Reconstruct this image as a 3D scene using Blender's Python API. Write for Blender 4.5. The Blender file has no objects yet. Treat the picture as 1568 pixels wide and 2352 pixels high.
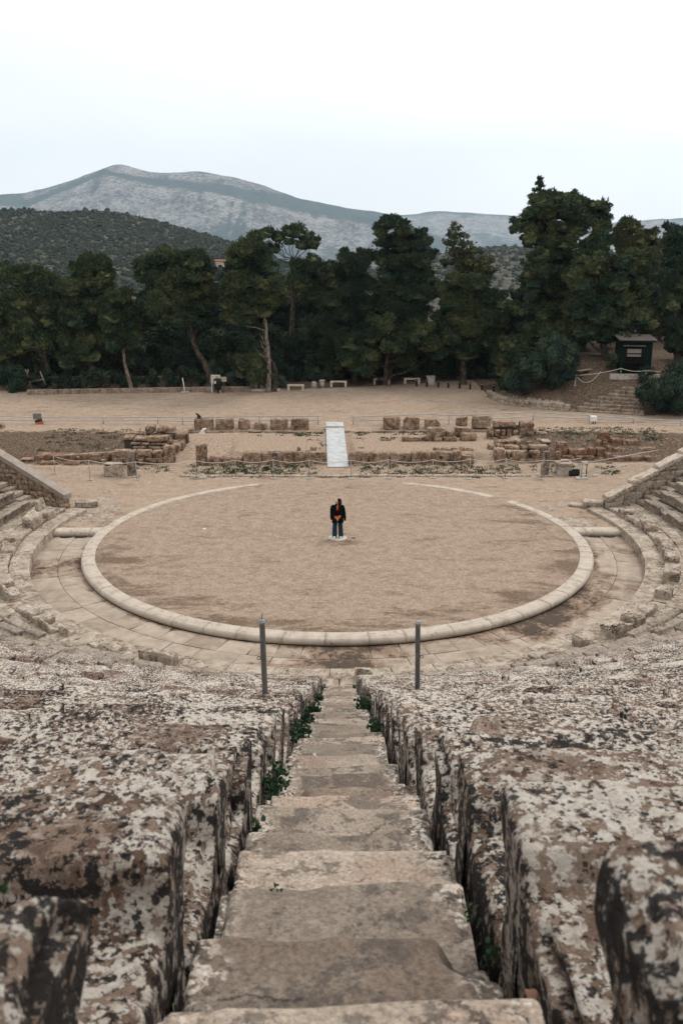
import bpy, math, random
import numpy as np
rng = np.random.default_rng(11)
RD = random.Random(5)
SC = bpy.context.scene
COL = SC.collection
PI = math.pi

# ------------------------------------------------------------------ camera model (used to place things at real depths)
CX, CD, CH = 0.06, 37.08, 11.83
PITCH, YAW, FPX = 0.2801, 0.0027, 932.0
CAM = np.array([CX, -CD, CH])

def at(xd, yd, Y):
    """point of the plane y=Y seen at photo pixel (xd, yd) (photo measured 1568 px wide)"""
    u = (xd / 1568 * 682 - 341) / FPX
    v = -(yd / 2352 * 1024 - 512) / FPX
    y = math.cos(PITCH) + v * math.sin(PITCH); z = -math.sin(PITCH) + v * math.cos(PITCH)
    c, s = math.cos(YAW), math.sin(YAW)
    X = u * c + y * s; Yd = -u * s + y * c
    t = (Y + CD) / Yd
    return np.array([CX + X * t, Y, CH + z * t])

def proj(P):
    d = np.asarray(P, float) - CAM
    c, s = math.cos(YAW), math.sin(YAW)
    x = d[..., 0] * c - d[..., 1] * s; y = d[..., 0] * s + d[..., 1] * c; z = d[..., 2]
    Z = y * math.cos(PITCH) - z * math.sin(PITCH); U = y * math.sin(PITCH) + z * math.cos(PITCH)
    return 341 + FPX * x / Z, 512 - FPX * U / Z, Z

# ------------------------------------------------------------------ numpy noise
def _hash(ix, iy, iz, seed):
    h = (ix.astype(np.int64) * 374761393 + iy.astype(np.int64) * 668265263 + iz.astype(np.int64) * 2147483647 + seed * 974634777) & 0xFFFFFFFF
    h = ((h ^ (h >> 13)) * 1274126177) & 0xFFFFFFFF
    h = ((h ^ (h >> 16)) * 2246822519) & 0xFFFFFFFF
    h = h ^ (h >> 15)
    return (h & 0xFFFFFF) / float(0xFFFFFF) * 2 - 1

def vnoise(p, seed=0):
    p = np.asarray(p, float)
    f = np.floor(p); i = f.astype(np.int64); t = p - f
    t = t * t * t * (t * (t * 6 - 15) + 10)
    out = 0
    for dx in (0, 1):
        wx = t[:, 0] if dx else 1 - t[:, 0]
        for dy in (0, 1):
            wy = t[:, 1] if dy else 1 - t[:, 1]
            for dz in (0, 1):
                wz = t[:, 2] if dz else 1 - t[:, 2]
                out = out + wx * wy * wz * _hash(i[:, 0] + dx, i[:, 1] + dy, i[:, 2] + dz, seed)
    return out

def fbm(p, scale=1.0, octv=4, seed=0, gain=0.5):
    p = np.asarray(p, float) * scale
    a, s, out = 1.0, 0.0, 0
    for k in range(octv):
        out = out + a * vnoise(p + 17.3 * k, seed + k); s += a; a *= gain; p = p * 2.03
    return out / s

def fbm2(x, y, scale=1.0, octv=4, seed=0, gain=0.5):
    sh = np.shape(x)
    return fbm(np.c_[np.ravel(x), np.ravel(y), np.zeros(np.size(x))], scale, octv, seed, gain).reshape(sh)

def sstep(a, b, x):
    t = np.clip((x - a) / (b - a), 0, 1)
    return t * t * (3 - 2 * t)

# ------------------------------------------------------------------ meshes and objects
BASE = {}

class MB:
    """collects vertex / face arrays and links them as one mesh object"""
    def __init__(s): s.v = []; s.f = []; s.n = 0; s.mi = []
    def add(s, v, f, mi=0):
        v = np.asarray(v, float)
        s.v.append(v)
        fl = f if isinstance(f, list) else [f]
        for a in fl:
            a = np.asarray(a, np.int64)
            if len(a):
                s.f.append(a + s.n); s.mi.append(np.full(len(a), mi, np.int32))
        s.n += len(v)
        return s
    def build(s, name, mat, parent=None, smooth=True, attrs=None):
        v = np.concatenate(s.v) if s.v else np.zeros((0, 3))
        if parent is not None: v = v - np.array(BASE[parent.name])
        me = bpy.data.meshes.new(name)
        me.vertices.add(len(v)); me.vertices.foreach_set('co', v.astype(np.float32).ravel())
        lens = np.concatenate([np.full(len(a), a.shape[1], np.int32) for a in s.f])
        loops = np.concatenate([a.ravel() for a in s.f]).astype(np.int32)
        me.loops.add(len(loops)); me.loops.foreach_set('vertex_index', loops)
        me.polygons.add(len(lens))
        st = np.zeros(len(lens), np.int32); st[1:] = np.cumsum(lens)[:-1]
        me.polygons.foreach_set('loop_start', st)
        mats = mat if isinstance(mat, (list, tuple)) else [mat]
        for m in mats: me.materials.append(m)
        if len(mats) > 1: me.polygons.foreach_set('material_index', np.concatenate(s.mi))
        me.update(calc_edges=True)
        me.polygons.foreach_set('use_smooth', np.full(len(lens), bool(smooth)))
        if attrs:
            for k, arr in attrs.items():
                at_ = me.attributes.new(k, 'FLOAT', 'POINT'); at_.data.foreach_set('value', np.asarray(arr, np.float32))
        me.validate()
        o = bpy.data.objects.new(name, me); COL.objects.link(o)
        if parent is not None:
            o.parent = parent; BASE[o.name] = BASE[parent.name]
        else:
            BASE[o.name] = (0.0, 0.0, 0.0)
        return o

def thing(name, label, cat, loc, group=None):
    o = bpy.data.objects.new(name, None); COL.objects.link(o)
    o.empty_display_size = 0.2
    o.location = [float(c) for c in loc]; BASE[o.name] = tuple(float(c) for c in loc)
    o['label'] = label; o['category'] = cat
    if group: o['group'] = group
    return o

def tag(o, label, cat, group=None):
    o['label'] = label; o['category'] = cat
    if group: o['group'] = group
    return o

def struct(o, kind='structure'):
    o['kind'] = kind; return o

def single(mb, name, mat, label, cat, group=None, smooth=True, origin=None):
    """a thing that is one mesh, origin moved to its base"""
    o = mb.build(name, mat, None, smooth)
    co = np.zeros(len(o.data.vertices) * 3, np.float32); o.data.vertices.foreach_get('co', co)
    co = co.reshape(-1, 3)
    if origin is None: origin = [(co[:, 0].min() + co[:, 0].max()) / 2, (co[:, 1].min() + co[:, 1].max()) / 2, co[:, 2].min()]
    origin = np.array(origin, np.float32)
    o.data.vertices.foreach_set('co', (co - origin).ravel()); o.data.update()
    o.location = [float(c) for c in origin]; BASE[o.name] = tuple(float(c) for c in origin)
    return tag(o, label, cat, group)

# ------------------------------------------------------------------ shape makers: return (verts, faces)
_LAT = {}
def lattice(nx, ny, nz):
    key = (nx, ny, nz)
    if key in _LAT: return _LAT[key]
    quads = []
    def idx(i, j, k): return (i * (ny + 1) + j) * (nz + 1) + k
    def grid(n, m):
        a, b = np.meshgrid(np.arange(n), np.arange(m), indexing='ij'); return a.ravel(), b.ravel()
    a, b = grid(nx, ny)
    quads.append(np.c_[idx(a, b, nz), idx(a + 1, b, nz), idx(a + 1, b + 1, nz), idx(a, b + 1, nz)])
    quads.append(np.c_[idx(a, b, 0), idx(a, b + 1, 0), idx(a + 1, b + 1, 0), idx(a + 1, b, 0)])
    a, b = grid(nx, nz)
    quads.append(np.c_[idx(a, 0, b), idx(a + 1, 0, b), idx(a + 1, 0, b + 1), idx(a, 0, b + 1)])
    quads.append(np.c_[idx(a, ny, b), idx(a, ny, b + 1), idx(a + 1, ny, b + 1), idx(a + 1, ny, b)])
    a, b = grid(ny, nz)
    quads.append(np.c_[idx(0, a, b), idx(0, a, b + 1), idx(0, a + 1, b + 1), idx(0, a + 1, b)])
    quads.append(np.c_[idx(nx, a, b), idx(nx, a + 1, b), idx(nx, a + 1, b + 1), idx(nx, a, b + 1)])
    q = np.concatenate(quads)
    u, inv = np.unique(q, return_inverse=True)
    k = u % (nz + 1); j = (u // (nz + 1)) % (ny + 1); i = u // ((nz + 1) * (ny + 1))
    _LAT[key] = (i, j, k, inv.reshape(-1, 4))
    return _LAT[key]

def rockbox(ax, ay, az, rr, amp=0.01, freq=4.0, seed=0, chip=0.0, off=(0, 0, 0), octv=4):
    """rounded box on the lattice lines ax, ay, az, roughened by noise"""
    i, j, k, q = lattice(len(ax) - 1, len(ay) - 1, len(az) - 1)
    p = np.c_[ax[i], ay[j], az[k]]
    lo = np.array([ax[0], ay[0], az[0]]) ; hi = np.array([ax[-1], ay[-1], az[-1]])
    r3 = np.minimum(rr, (hi - lo) * 0.45)
    c = np.clip(p, lo + r3, hi - r3)
    d = p - c
    dn = d / r3
    edge = (np.abs(dn) > 0.05).sum(1) >= 2
    ln = np.linalg.norm(dn, axis=1, keepdims=True); ln[ln == 0] = 1
    n = dn / ln
    mx = np.abs(dn).max(1, keepdims=True)
    p2 = c + n * mx * r3
    w = p2 + np.array(off)
    h = amp * fbm(w, freq, octv, seed) if amp else np.zeros(len(p2))
    if chip:
        h = h - chip * np.clip(vnoise(w * 4.2 + 3.1, seed + 9) - 0.05, 0, 1) * np.where(edge, 1.0, 0.12)
    return p2 + n * h[:, None], q

def lin(a, b, res, mn=2):
    return np.linspace(a, b, max(mn, int(round(abs(b - a) / res))) + 1)

def line_e(a, b, res, e):
    """lattice line with extra cuts near both ends, so that edges stay crisp"""
    e = min(e, (b - a) * 0.3)
    return np.concatenate([[a, a + e * 0.3, a + e * 0.7], lin(a + e, b - e, res, 2), [b - e * 0.7, b - e * 0.3, b]])

def rock(cx, cy, cz, sx, sy, sz, res=0.15, rr=0.05, amp=0.03, freq=2.5, seed=0, chip=0.05, rot=0.0, tilt=0.0, taper=0.0, slant=0.0):
    """free stone: base centre (cx,cy,cz), size"""
    v, q = rockbox(line_e(-sx / 2, sx / 2, res, rr), line_e(-sy / 2, sy / 2, res, rr), line_e(0, sz, res, rr), rr, amp, freq, seed, chip, off=(cx * 3.1, cy * 1.7, cz))
    if taper: v[:, :2] *= (1 - taper * v[:, 2:3] / sz)
    if slant: v[:, 2] += slant * v[:, 0] * (v[:, 2] / sz)
    if tilt:
        c, s = math.cos(tilt), math.sin(tilt)
        x = v[:, 0] * c + v[:, 2] * s; z = -v[:, 0] * s + v[:, 2] * c; v = np.c_[x, v[:, 1], z]
    c, s = math.cos(rot), math.sin(rot)
    v = np.c_[v[:, 0] * c - v[:, 1] * s, v[:, 0] * s + v[:, 1] * c, v[:, 2]]
    return v + np.array([cx, cy, cz]), q

def box(x0, x1, y0, y1, z0, z1, bev=0.0, rot=None):
    if bev:
        f = lambda a, b: np.array([a, a + bev, b - bev, b])
        v, q = rockbox(f(x0, x1), f(y0, y1), f(z0, z1), bev, 0)
    else:
        v, q = rockbox(np.array([x0, x1]), np.array([y0, y1]), np.array([z0, z1]), 1e-9, 0)
        i, j, k, q = lattice(1, 1, 1)
        v = np.c_[np.array([x0, x1])[i], np.array([y0, y1])[j], np.array([z0, z1])[k]]
    return v, q

def rotz(v, a, c=(0, 0)):
    x = v[:, 0] - c[0]; y = v[:, 1] - c[1]
    return np.c_[x * math.cos(a) - y * math.sin(a) + c[0], x * math.sin(a) + y * math.cos(a) + c[1], v[:, 2]]

def tube(pts, rad, n=8, cap=True, ell=1.0):
    """tube through points; rad scalar or list"""
    pts = np.asarray(pts, float); m = len(pts)
    rad = np.full(m, rad) if np.isscalar(rad) else np.asarray(rad, float)
    t = np.gradient(pts, axis=0); t /= np.linalg.norm(t, axis=1, keepdims=True) + 1e-12
    ref = np.array([0, 0, 1.0]) if abs(t[0, 2]) < 0.9 else np.array([1.0, 0, 0])
    V = []
    u = np.cross(t[0], ref); u /= np.linalg.norm(u)
    for k in range(m):
        u = u - t[k] * np.dot(u, t[k]); u /= np.linalg.norm(u) + 1e-12
        w = np.cross(t[k], u)
        a = np.arange(n) * 2 * PI / n
        V.append(pts[k] + rad[k] * (np.cos(a)[:, None] * u + ell * np.sin(a)[:, None] * w))
    V = np.concatenate(V)
    a = np.arange(n); b = (a + 1) % n
    F = np.concatenate([np.c_[k * n + a, k * n + b, (k + 1) * n + b, (k + 1) * n + a] for k in range(m - 1)])
    fs = [F]
    if cap:
        V = np.concatenate([V, pts[:1], pts[-1:]])
        i0, i1 = m * n, m * n + 1
        fs.append(np.concatenate([np.c_[b, a, np.full(n, i0)], np.c_[(m - 1) * n + a, (m - 1) * n + b, np.full(n, i1)]]))
    return V, fs

def loft(rings, n=16, cap=True, arc=None):
    """horizontal-ish elliptical rings (cx,cy,cz,rx,ry[,pinch]); arc=(a0,a1) leaves it open"""
    V = []
    if arc: a = np.linspace(arc[0], arc[1], n)
    else: a = np.arange(n) * 2 * PI / n
    for r in rings:
        V.append(np.c_[r[0] + r[3] * np.cos(a), r[1] + r[4] * np.sin(a), np.full(n, r[2]) + (r[5] * np.cos(a) if len(r) > 5 else 0)])
    m = len(rings); V = np.concatenate(V)
    i = np.arange(n - 1 if arc else n); j = (i + 1) % n
    F = np.concatenate([np.c_[k * n + i, k * n + j, (k + 1) * n + j, (k + 1) * n + i] for k in range(m - 1)])
    fs = [F]
    if cap and not arc:
        c0 = np.array([rings[0][:3]]); c1 = np.array([rings[-1][:3]])
        V = np.concatenate([V, c0, c1])
        fs.append(np.concatenate([np.c_[j, i, np.full(n, m * n)], np.c_[(m - 1) * n + i, (m - 1) * n + j, np.full(n, m * n + 1)]]))
    return V, fs

def gridmesh(X, Y, Z):
    n, m = X.shape
    v = np.c_[X.ravel(), Y.ravel(), Z.ravel()]
    a, b = np.meshgrid(np.arange(n - 1), np.arange(m - 1), indexing='ij'); a = a.ravel(); b = b.ravel()
    return v, np.c_[a * m + b, (a + 1) * m + b, (a + 1) * m + b + 1, a * m + b + 1]

# ------------------------------------------------------------------ materials
class NT:
    def __init__(s, name):
        s.m = bpy.data.materials.new(name); s.m.use_nodes = True
        s.t = s.m.node_tree; s.t.nodes.clear()
        s.out = s.t.nodes.new('ShaderNodeOutputMaterial')
        s.geo = s.t.nodes.new('ShaderNodeNewGeometry')
        s.pos = s.geo.outputs['Position']
    def n(s, typ, **kw):
        nd = s.t.nodes.new(typ)
        for k, v in kw.items(): setattr(nd, k, v)
        return nd
    def lk(s, a, b): s.t.links.new(a, b)
    def setin(s, nd, i, v):
        if hasattr(v, 'is_output') or isinstance(v, bpy.types.NodeSocket): s.lk(v, nd.inputs[i])
        elif v is not None: nd.inputs[i].default_value = v
    def noise(s, scale, detail=4, rough=0.55, vec=None, dist=0.0):
        nd = s.n('ShaderNodeTexNoise')
        s.lk(vec if vec is not None else s.pos, nd.inputs['Vector'])
        nd.inputs['Scale'].default_value = scale; nd.inputs['Detail'].default_value = detail
        nd.inputs['Roughness'].default_value = rough; nd.inputs['Distortion'].default_value = dist
        return nd.outputs['Fac']
    def voro(s, scale, feature='F1', vec=None, out='Distance', rand=1.0):
        nd = s.n('ShaderNodeTexVoronoi', feature=feature)
        s.lk(vec if vec is not None else s.pos, nd.inputs['Vector'])
        nd.inputs['Scale'].default_value = scale
        nd.inputs['Randomness'].default_value = rand
        return nd.outputs[out]
    def ramp(s, fac, stops, interp='LINEAR'):
        nd = s.n('ShaderNodeValToRGB'); nd.color_ramp.interpolation = interp
        el = nd.color_ramp.elements
        while len(el) < len(stops): el.new(0.5)
        for e, (p, c) in zip(el, stops):
            e.position = p; e.color = (c if len(c) == 4 else (*c, 1)) if not np.isscalar(c) else (c, c, c, 1)
        s.lk(fac, nd.inputs[0]); return nd.outputs[0]
    def rng(s, fac, a, b, lo=0.0, hi=1.0, smooth=True):
        nd = s.n('ShaderNodeMapRange', interpolation_type='SMOOTHSTEP' if smooth else 'LINEAR')
        s.lk(fac, nd.inputs[0])
        for i, v in zip((1, 2, 3, 4), (a, b, lo, hi)): nd.inputs[i].default_value = v
        return nd.outputs[0]
    def mix(s, fac, a, b, mode='MIX'):
        nd = s.n('ShaderNodeMix', data_type='RGBA', blend_type=mode)
        s.setin(nd, 0, fac)
        for i, v in ((6, a), (7, b)):
            if isinstance(v, tuple) and len(v) == 3: v = (*v, 1)
            s.setin(nd, i, v)
        return nd.outputs[2]
    def vmix(s, fac, a, b):
        nd = s.n('ShaderNodeMix', data_type='VECTOR'); s.setin(nd, 0, fac); s.setin(nd, 4, a); s.setin(nd, 5, b); return nd.outputs[1]
    def math(s, op, a, b=None, clamp=False):
        nd = s.n('ShaderNodeMath', operation=op, use_clamp=clamp); s.setin(nd, 0, a)
        if b is not None: s.setin(nd, 1, b)
        return nd.outputs[0]
    def mapv(s, vec=None, scale=(1, 1, 1), loc=(0, 0, 0)):
        nd = s.n('ShaderNodeMapping'); s.lk(vec if vec is not None else s.pos, nd.inputs[0])
        nd.inputs['Scale'].default_value = scale; nd.inputs['Location'].default_value = loc
        return nd.outputs[0]
    def attr(s, name):
        nd = s.n('ShaderNodeAttribute', attribute_name=name); return nd.outputs['Fac']
    def sep(s, v):
        nd = s.n('ShaderNodeSeparateXYZ'); s.lk(v, nd.inputs[0]); return nd.outputs
    def bump(s, h, strength, dist, normal=None):
        nd = s.n('ShaderNodeBump'); s.lk(h, nd.inputs['Height']); nd.inputs['Strength'].default_value = strength
        nd.inputs['Distance'].default_value = dist
        if normal is not None: s.lk(normal, nd.inputs['Normal'])
        return nd.outputs[0]
    def bsdf(s, color, rough=0.9, normal=None, metal=0.0, spec=0.25, trans=None):
        nd = s.n('ShaderNodeBsdfPrincipled')
        if isinstance(color, tuple): color = (*color, 1) if len(color) == 3 else color
        s.setin(nd, 'Base Color', color); s.setin(nd, 'Roughness', rough); s.setin(nd, 'Metallic', metal)
        nd.inputs['Specular IOR Level'].default_value = spec
        if normal is not None: s.lk(normal, nd.inputs['Normal'])
        s.lk(nd.outputs[0], s.out.inputs[0]); return nd
HAZE, SKY, SUN, EXPO = 0.00008, 1.27, 1.5, 0.0
M = {}

def stone(name, light, mid, dark, brown, white_amt=0.5, black_amt=0.5, sc=1.0, streak=True, bump=1.0, grad=None, pit=False, brown_amt=0.5):
    t = NT(name)
    nrm = t.sep(t.geo.outputs['Normal'])
    vert = t.rng(t.math('ABSOLUTE', nrm[2]), 0.35, 0.65, 1.0, 0.0)      # 1 on upright faces: rain streaks run down them
    co = t.pos
    big = t.noise(0.55 * sc, 5, 0.6)
    med = t.noise(3.1 * sc, 6, 0.62, co, 0.3)
    c = t.ramp(med, [(0.30, dark), (0.46, mid), (0.62, light)])
    br = t.noise(5.0 * sc, 6, 0.65, t.mapv(co, loc=(7, 3, 1)), 0.4)
    brm = t.math('ADD', br, t.math('MULTIPLY', t.math('SUBTRACT', big, 0.5), 0.55))
    c = t.mix(t.math('MULTIPLY', t.rng(brm, 0.60 - 0.16 * brown_amt, 0.74 - 0.16 * brown_amt), 0.85), c, brown)
    amount = None
    if grad:
        r = t.n('ShaderNodeVectorMath', operation='LENGTH')
        t.lk(t.mapv(scale=(0.62, 1, 0)), r.inputs[0])
        amount = t.rng(r.outputs['Value'], grad[0], grad[1])
    if white_amt:
        w = t.noise(13 * sc, 5, 0.62, t.mapv(co, loc=(1, 9, 4)), 0.8)
        w2 = t.noise(38 * sc, 3, 0.6, t.mapv(co, loc=(2, 2, 8)), 0.4)
        wm = t.math('ADD', w, t.math('MULTIPLY', t.math('SUBTRACT', big, 0.5), -0.35))
        wm = t.math('ADD', wm, t.math('MULTIPLY', t.math('SUBTRACT', w2, 0.5), 0.45))
        k = t.rng(wm, 0.66 - 0.2 * white_amt, 0.71 - 0.2 * white_amt)
        k = t.math('MULTIPLY', k, 0.92)
        if amount is not None: k = t.math('MULTIPLY', k, amount)
        c = t.mix(k, c, t.mix(t.noise(60 * sc, 2), (0.52, 0.45, 0.385), (0.74, 0.67, 0.59)))
    if black_amt:
        b = t.noise(15 * sc, 5, 0.66, t.mapv(co, loc=(5, 1, 6)), 0.5)
        b2 = t.noise(1.3 * sc, 3, 0.6, t.mapv(co, loc=(3, 8, 2)))
        b3 = t.noise(50 * sc, 3, 0.6, t.mapv(co, loc=(3, 2, 2)))
        bm = t.math('ADD', b, t.math('MULTIPLY', t.math('SUBTRACT', b2, 0.5), 0.6))
        bm = t.math('ADD', bm, t.math('MULTIPLY', t.math('SUBTRACT', b3, 0.5), 0.3))
        if streak:
            sv = t.noise(9 * sc, 5, 0.6, t.mapv(scale=(1, 1, 0.14)))
            bm = t.math('ADD', bm, t.math('MULTIPLY', t.math('MULTIPLY', vert, t.math('SUBTRACT', sv, 0.44)), 0.9 * black_amt))
        k = t.rng(bm, 0.70 - 0.2 * black_amt, 0.77 - 0.2 * black_amt)
        k = t.math('MULTIPLY', k, 0.9)
        if amount is not None: k = t.math('MULTIPLY', k, t.math('ADD', t.math('MULTIPLY', amount, 0.75), 0.25))
        c = t.mix(k, c, (0.022, 0.021, 0.020))
    fine = t.noise(90 * sc, 3, 0.6)
    c = t.mix(0.35, c, t.ramp(fine, [(0.3, 0.25), (0.7, 0.75)]), 'OVERLAY')
    h = t.math('ADD', t.math('MULTIPLY', med, 1.0), t.math('MULTIPLY', t.noise(26 * sc, 5, 0.65, co), 0.6))
    if pit:
        h = t.math('ADD', h, t.math('MULTIPLY', t.rng(t.voro(14 * sc, vec=co), 0.0, 0.35), 0.5))
    nb = t.bump(h, 0.75 * bump, 0.05)
    t.bsdf(c, 0.93, nb, spec=0.15)
    M[name] = t.m
    return t.m

# seats: pale limestone under white, brown and black lichen, heavier up the slope
stone('lichened_limestone', (0.50, 0.40, 0.31), (0.36, 0.27, 0.20), (0.20, 0.135, 0.095), (0.145, 0.085, 0.058), 0.62, 0.62, 1.0, grad=(13.5, 17.5), brown_amt=0.5)
stone('step_limestone', (0.44, 0.37, 0.30), (0.36, 0.295, 0.235), (0.25, 0.19, 0.145), (0.26, 0.165, 0.115), 0.0, 0.36, 0.9, streak=False, bump=0.45)
stone('pale_limestone', (0.43, 0.365, 0.295), (0.33, 0.27, 0.21), (0.19, 0.145, 0.11), (0.17, 0.112, 0.08), 0.15, 0.55, 0.9, streak=False, bump=0.7)
stone('kerb_limestone', (0.49, 0.425, 0.355), (0.44, 0.375, 0.31), (0.34, 0.28, 0.225), (0.31, 0.235, 0.18), 0.0, 0.25, 0.8, streak=False, bump=0.12, brown_amt=0.2)
stone('paving_limestone', (0.56, 0.47, 0.38), (0.47, 0.385, 0.305), (0.30, 0.22, 0.165), (0.24, 0.15, 0.10), 0.0, 0.40, 0.8, streak=False, bump=0.5)
stone('poros_stone', (0.40, 0.285, 0.20), (0.255, 0.168, 0.110), (0.105, 0.064, 0.042), (0.085, 0.048, 0.031), 0.22, 0.66, 1.15, streak=False, bump=1.2, brown_amt=0.6)
stone('red_poros_stone', (0.34, 0.215, 0.14), (0.205, 0.118, 0.072), (0.09, 0.048, 0.030), (0.13, 0.065, 0.038), 0.15, 0.68, 1.1, streak=False, bump=1.2, brown_amt=0.7)
stone('marble', (0.46, 0.395, 0.325), (0.34, 0.275, 0.215), (0.18, 0.135, 0.10), (0.165, 0.105, 0.072), 0.2, 0.62, 1.2, streak=False, bump=0.8)
stone('concrete', (0.46, 0.42, 0.37), (0.38, 0.34, 0.29), (0.28, 0.24, 0.20), (0.24, 0.19, 0.15), 0.0, 0.2, 1.2, bump=0.4)
stone('coping_stone', (0.33, 0.28, 0.235), (0.285, 0.24, 0.20), (0.26, 0.21, 0.17), (0.25, 0.19, 0.145), 0.0, 0.12, 0.7, bump=0.3)
stone('stair_rubble', (0.31, 0.25, 0.195), (0.235, 0.18, 0.135), (0.13, 0.095, 0.07), (0.15, 0.095, 0.065), 0.0, 0.5, 1.0, streak=False, bump=0.9)
stone('rubble_stone', (0.40, 0.31, 0.23), (0.30, 0.21, 0.145), (0.15, 0.10, 0.07), (0.20, 0.11, 0.065), 0.1, 0.4, 1.3, bump=1.0)

# stair treads: worn smooth, blotched dark, lichen kept only along the sides
t = NT('step_limestone')
oi = t.n('ShaderNodeObjectInfo').outputs['Random']
px_ = t.math('ABSOLUTE', t.math('SUBTRACT', t.sep(t.pos)[0], 0.07))
c = t.ramp(t.noise(4.5, 7, 0.65, dist=0.3), [(0.3, (0.205, 0.165, 0.130)), (0.5, (0.285, 0.235, 0.190)), (0.68, (0.345, 0.292, 0.240))])
c = t.mix(t.math('MULTIPLY', t.rng(t.math('ADD', t.noise(2.1, 5, 0.6, t.mapv(loc=(3, 1, 2))), t.math('MULTIPLY', t.math('SUBTRACT', oi, 0.5), 0.35)), 0.50, 0.66), 0.7), c, (0.245, 0.178, 0.135))
c = t.mix(0.8, c, t.ramp(t.math('FRACT', t.math('MULTIPLY', oi, 3.7)), [(0.0, (0.24, 0.235, 0.23)), (0.5, (0.47, 0.455, 0.44)), (1.0, (0.74, 0.735, 0.73))]), 'OVERLAY')
bl = t.math('ADD', t.noise(11, 9, 0.78), t.math('MULTIPLY', t.math('SUBTRACT', t.noise(2.6, 3, 0.6, t.mapv(loc=(9, 1, 2))), 0.5), 0.55))
bl = t.math('ADD', bl, t.math('MULTIPLY', t.math('SUBTRACT', t.math('FRACT', t.math('MULTIPLY', oi, 7.3)), 0.5), 0.12))
c = t.mix(t.math('MULTIPLY', t.rng(bl, 0.535, 0.585), 0.70), c, (0.080, 0.066, 0.056))
c = t.mix(t.math('MULTIPLY', t.rng(t.noise(30, 6, 0.75), 0.60, 0.66), 0.6), c, (0.07, 0.055, 0.045))
c = t.mix(t.math('MULTIPLY', t.rng(t.geo.outputs['Pointiness'], 0.505, 0.56), 0.55), c, (0.47, 0.41, 0.35))
side = t.math('MULTIPLY', t.rng(t.math('ADD', px_, t.math('MULTIPLY', t.math('SUBTRACT', t.noise(5, 4, 0.6), 0.5), 0.3)), 0.21, 0.33), t.rng(px_, 0.6, 0.8, 1, 0))
c = t.mix(t.math('MULTIPLY', side, t.rng(t.noise(24, 7, 0.7, t.mapv(loc=(1, 5, 2)), 0.5), 0.50, 0.54)), c, (0.50, 0.435, 0.37))
c = t.mix(t.math('MULTIPLY', side, t.rng(t.noise(28, 7, 0.7, t.mapv(loc=(6, 5, 2)), 0.5), 0.54, 0.58)), c, (0.025, 0.023, 0.022))
wv = t.n('ShaderNodeVectorMath', operation='MULTIPLY_ADD'); t.lk(t.pos, wv.inputs[2]); wv.inputs[1].default_value = (0.22, 0.22, 0.22)
cn = t.n('ShaderNodeTexNoise'); t.lk(t.pos, cn.inputs['Vector']); cn.inputs['Scale'].default_value = 4.0; cn.inputs['Detail'].default_value = 8; cn.inputs['Roughness'].default_value = 0.7
t.lk(cn.outputs['Color'], wv.inputs[0])
cr = t.voro(1.15, 'DISTANCE_TO_EDGE', wv.outputs[0])
crm = t.math('MULTIPLY', t.rng(cr, 0.002, 0.006, 1, 0), t.rng(t.noise(1.7, 2, 0.5, t.mapv(loc=(2, 7, 1))), 0.53, 0.58))
c = t.mix(t.math('MULTIPLY', crm, 0.75), c, (0.04, 0.033, 0.028))
ve = t.voro(0.9, 'DISTANCE_TO_EDGE', t.mapv(wv.outputs[0], loc=(4, 2, 0)))
c = t.mix(t.math('MULTIPLY', t.math('MULTIPLY', t.rng(ve, 0.003, 0.009, 1, 0), t.rng(t.noise(1.3, 2, 0.5, t.mapv(loc=(8, 7, 1))), 0.52, 0.56)), 0.8), c, (0.52, 0.47, 0.42))
c = t.mix(0.75, c, t.ramp(t.noise(75, 6, 0.8), [(0.34, 0.20), (0.66, 0.80)]), 'OVERLAY')
h = t.math('SUBTRACT', t.math('ADD', t.noise(6, 8, 0.7), t.math('MULTIPLY', t.noise(40, 4, 0.7), 0.4)), t.math('MULTIPLY', crm, 1.2))
t.bsdf(c, 0.9, t.bump(h, 0.55, 0.03), spec=0.2)
M['step_limestone'] = t.m

# seats: limestone under a crust of white, tan, brown and black lichen
t = NT('lichened_limestone')
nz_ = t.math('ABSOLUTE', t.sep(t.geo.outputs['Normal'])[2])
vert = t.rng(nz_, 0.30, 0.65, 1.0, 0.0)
co = t.pos
r = t.n('ShaderNodeVectorMath', operation='LENGTH'); t.lk(t.mapv(scale=(0.62, 1, 0)), r.inputs[0])
amt = t.rng(t.math('ADD', r.outputs['Value'], t.math('MULTIPLY', t.math('SUBTRACT', t.noise(0.8, 3), 0.5), 3.0)), 13.2, 18.0)
big = t.noise(1.1, 5, 0.6)
mid = t.noise(8.5, 8, 0.72, co, 0.2)
clean = t.ramp(t.math('ADD', mid, t.math('MULTIPLY', t.math('SUBTRACT', big, 0.5), 0.6)), [(0.33, (0.12, 0.09, 0.068)), (0.43, (0.27, 0.215, 0.168)), (0.53, (0.39, 0.325, 0.262)), (0.68, (0.49, 0.42, 0.345))])
po = t.rng(t.geo.outputs['Pointiness'], 0.51, 0.60)
crust = t.ramp(t.math('ADD', mid, t.math('MULTIPLY', t.math('SUBTRACT', big, 0.5), 0.5)), [(0.34, (0.075, 0.046, 0.034)), (0.47, (0.165, 0.105, 0.075)), (0.60, (0.27, 0.195, 0.145))])
clean = t.mix(t.math('MULTIPLY', po, 0.5), clean, (0.52, 0.455, 0.39))
c = t.mix(amt, clean, crust)
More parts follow.
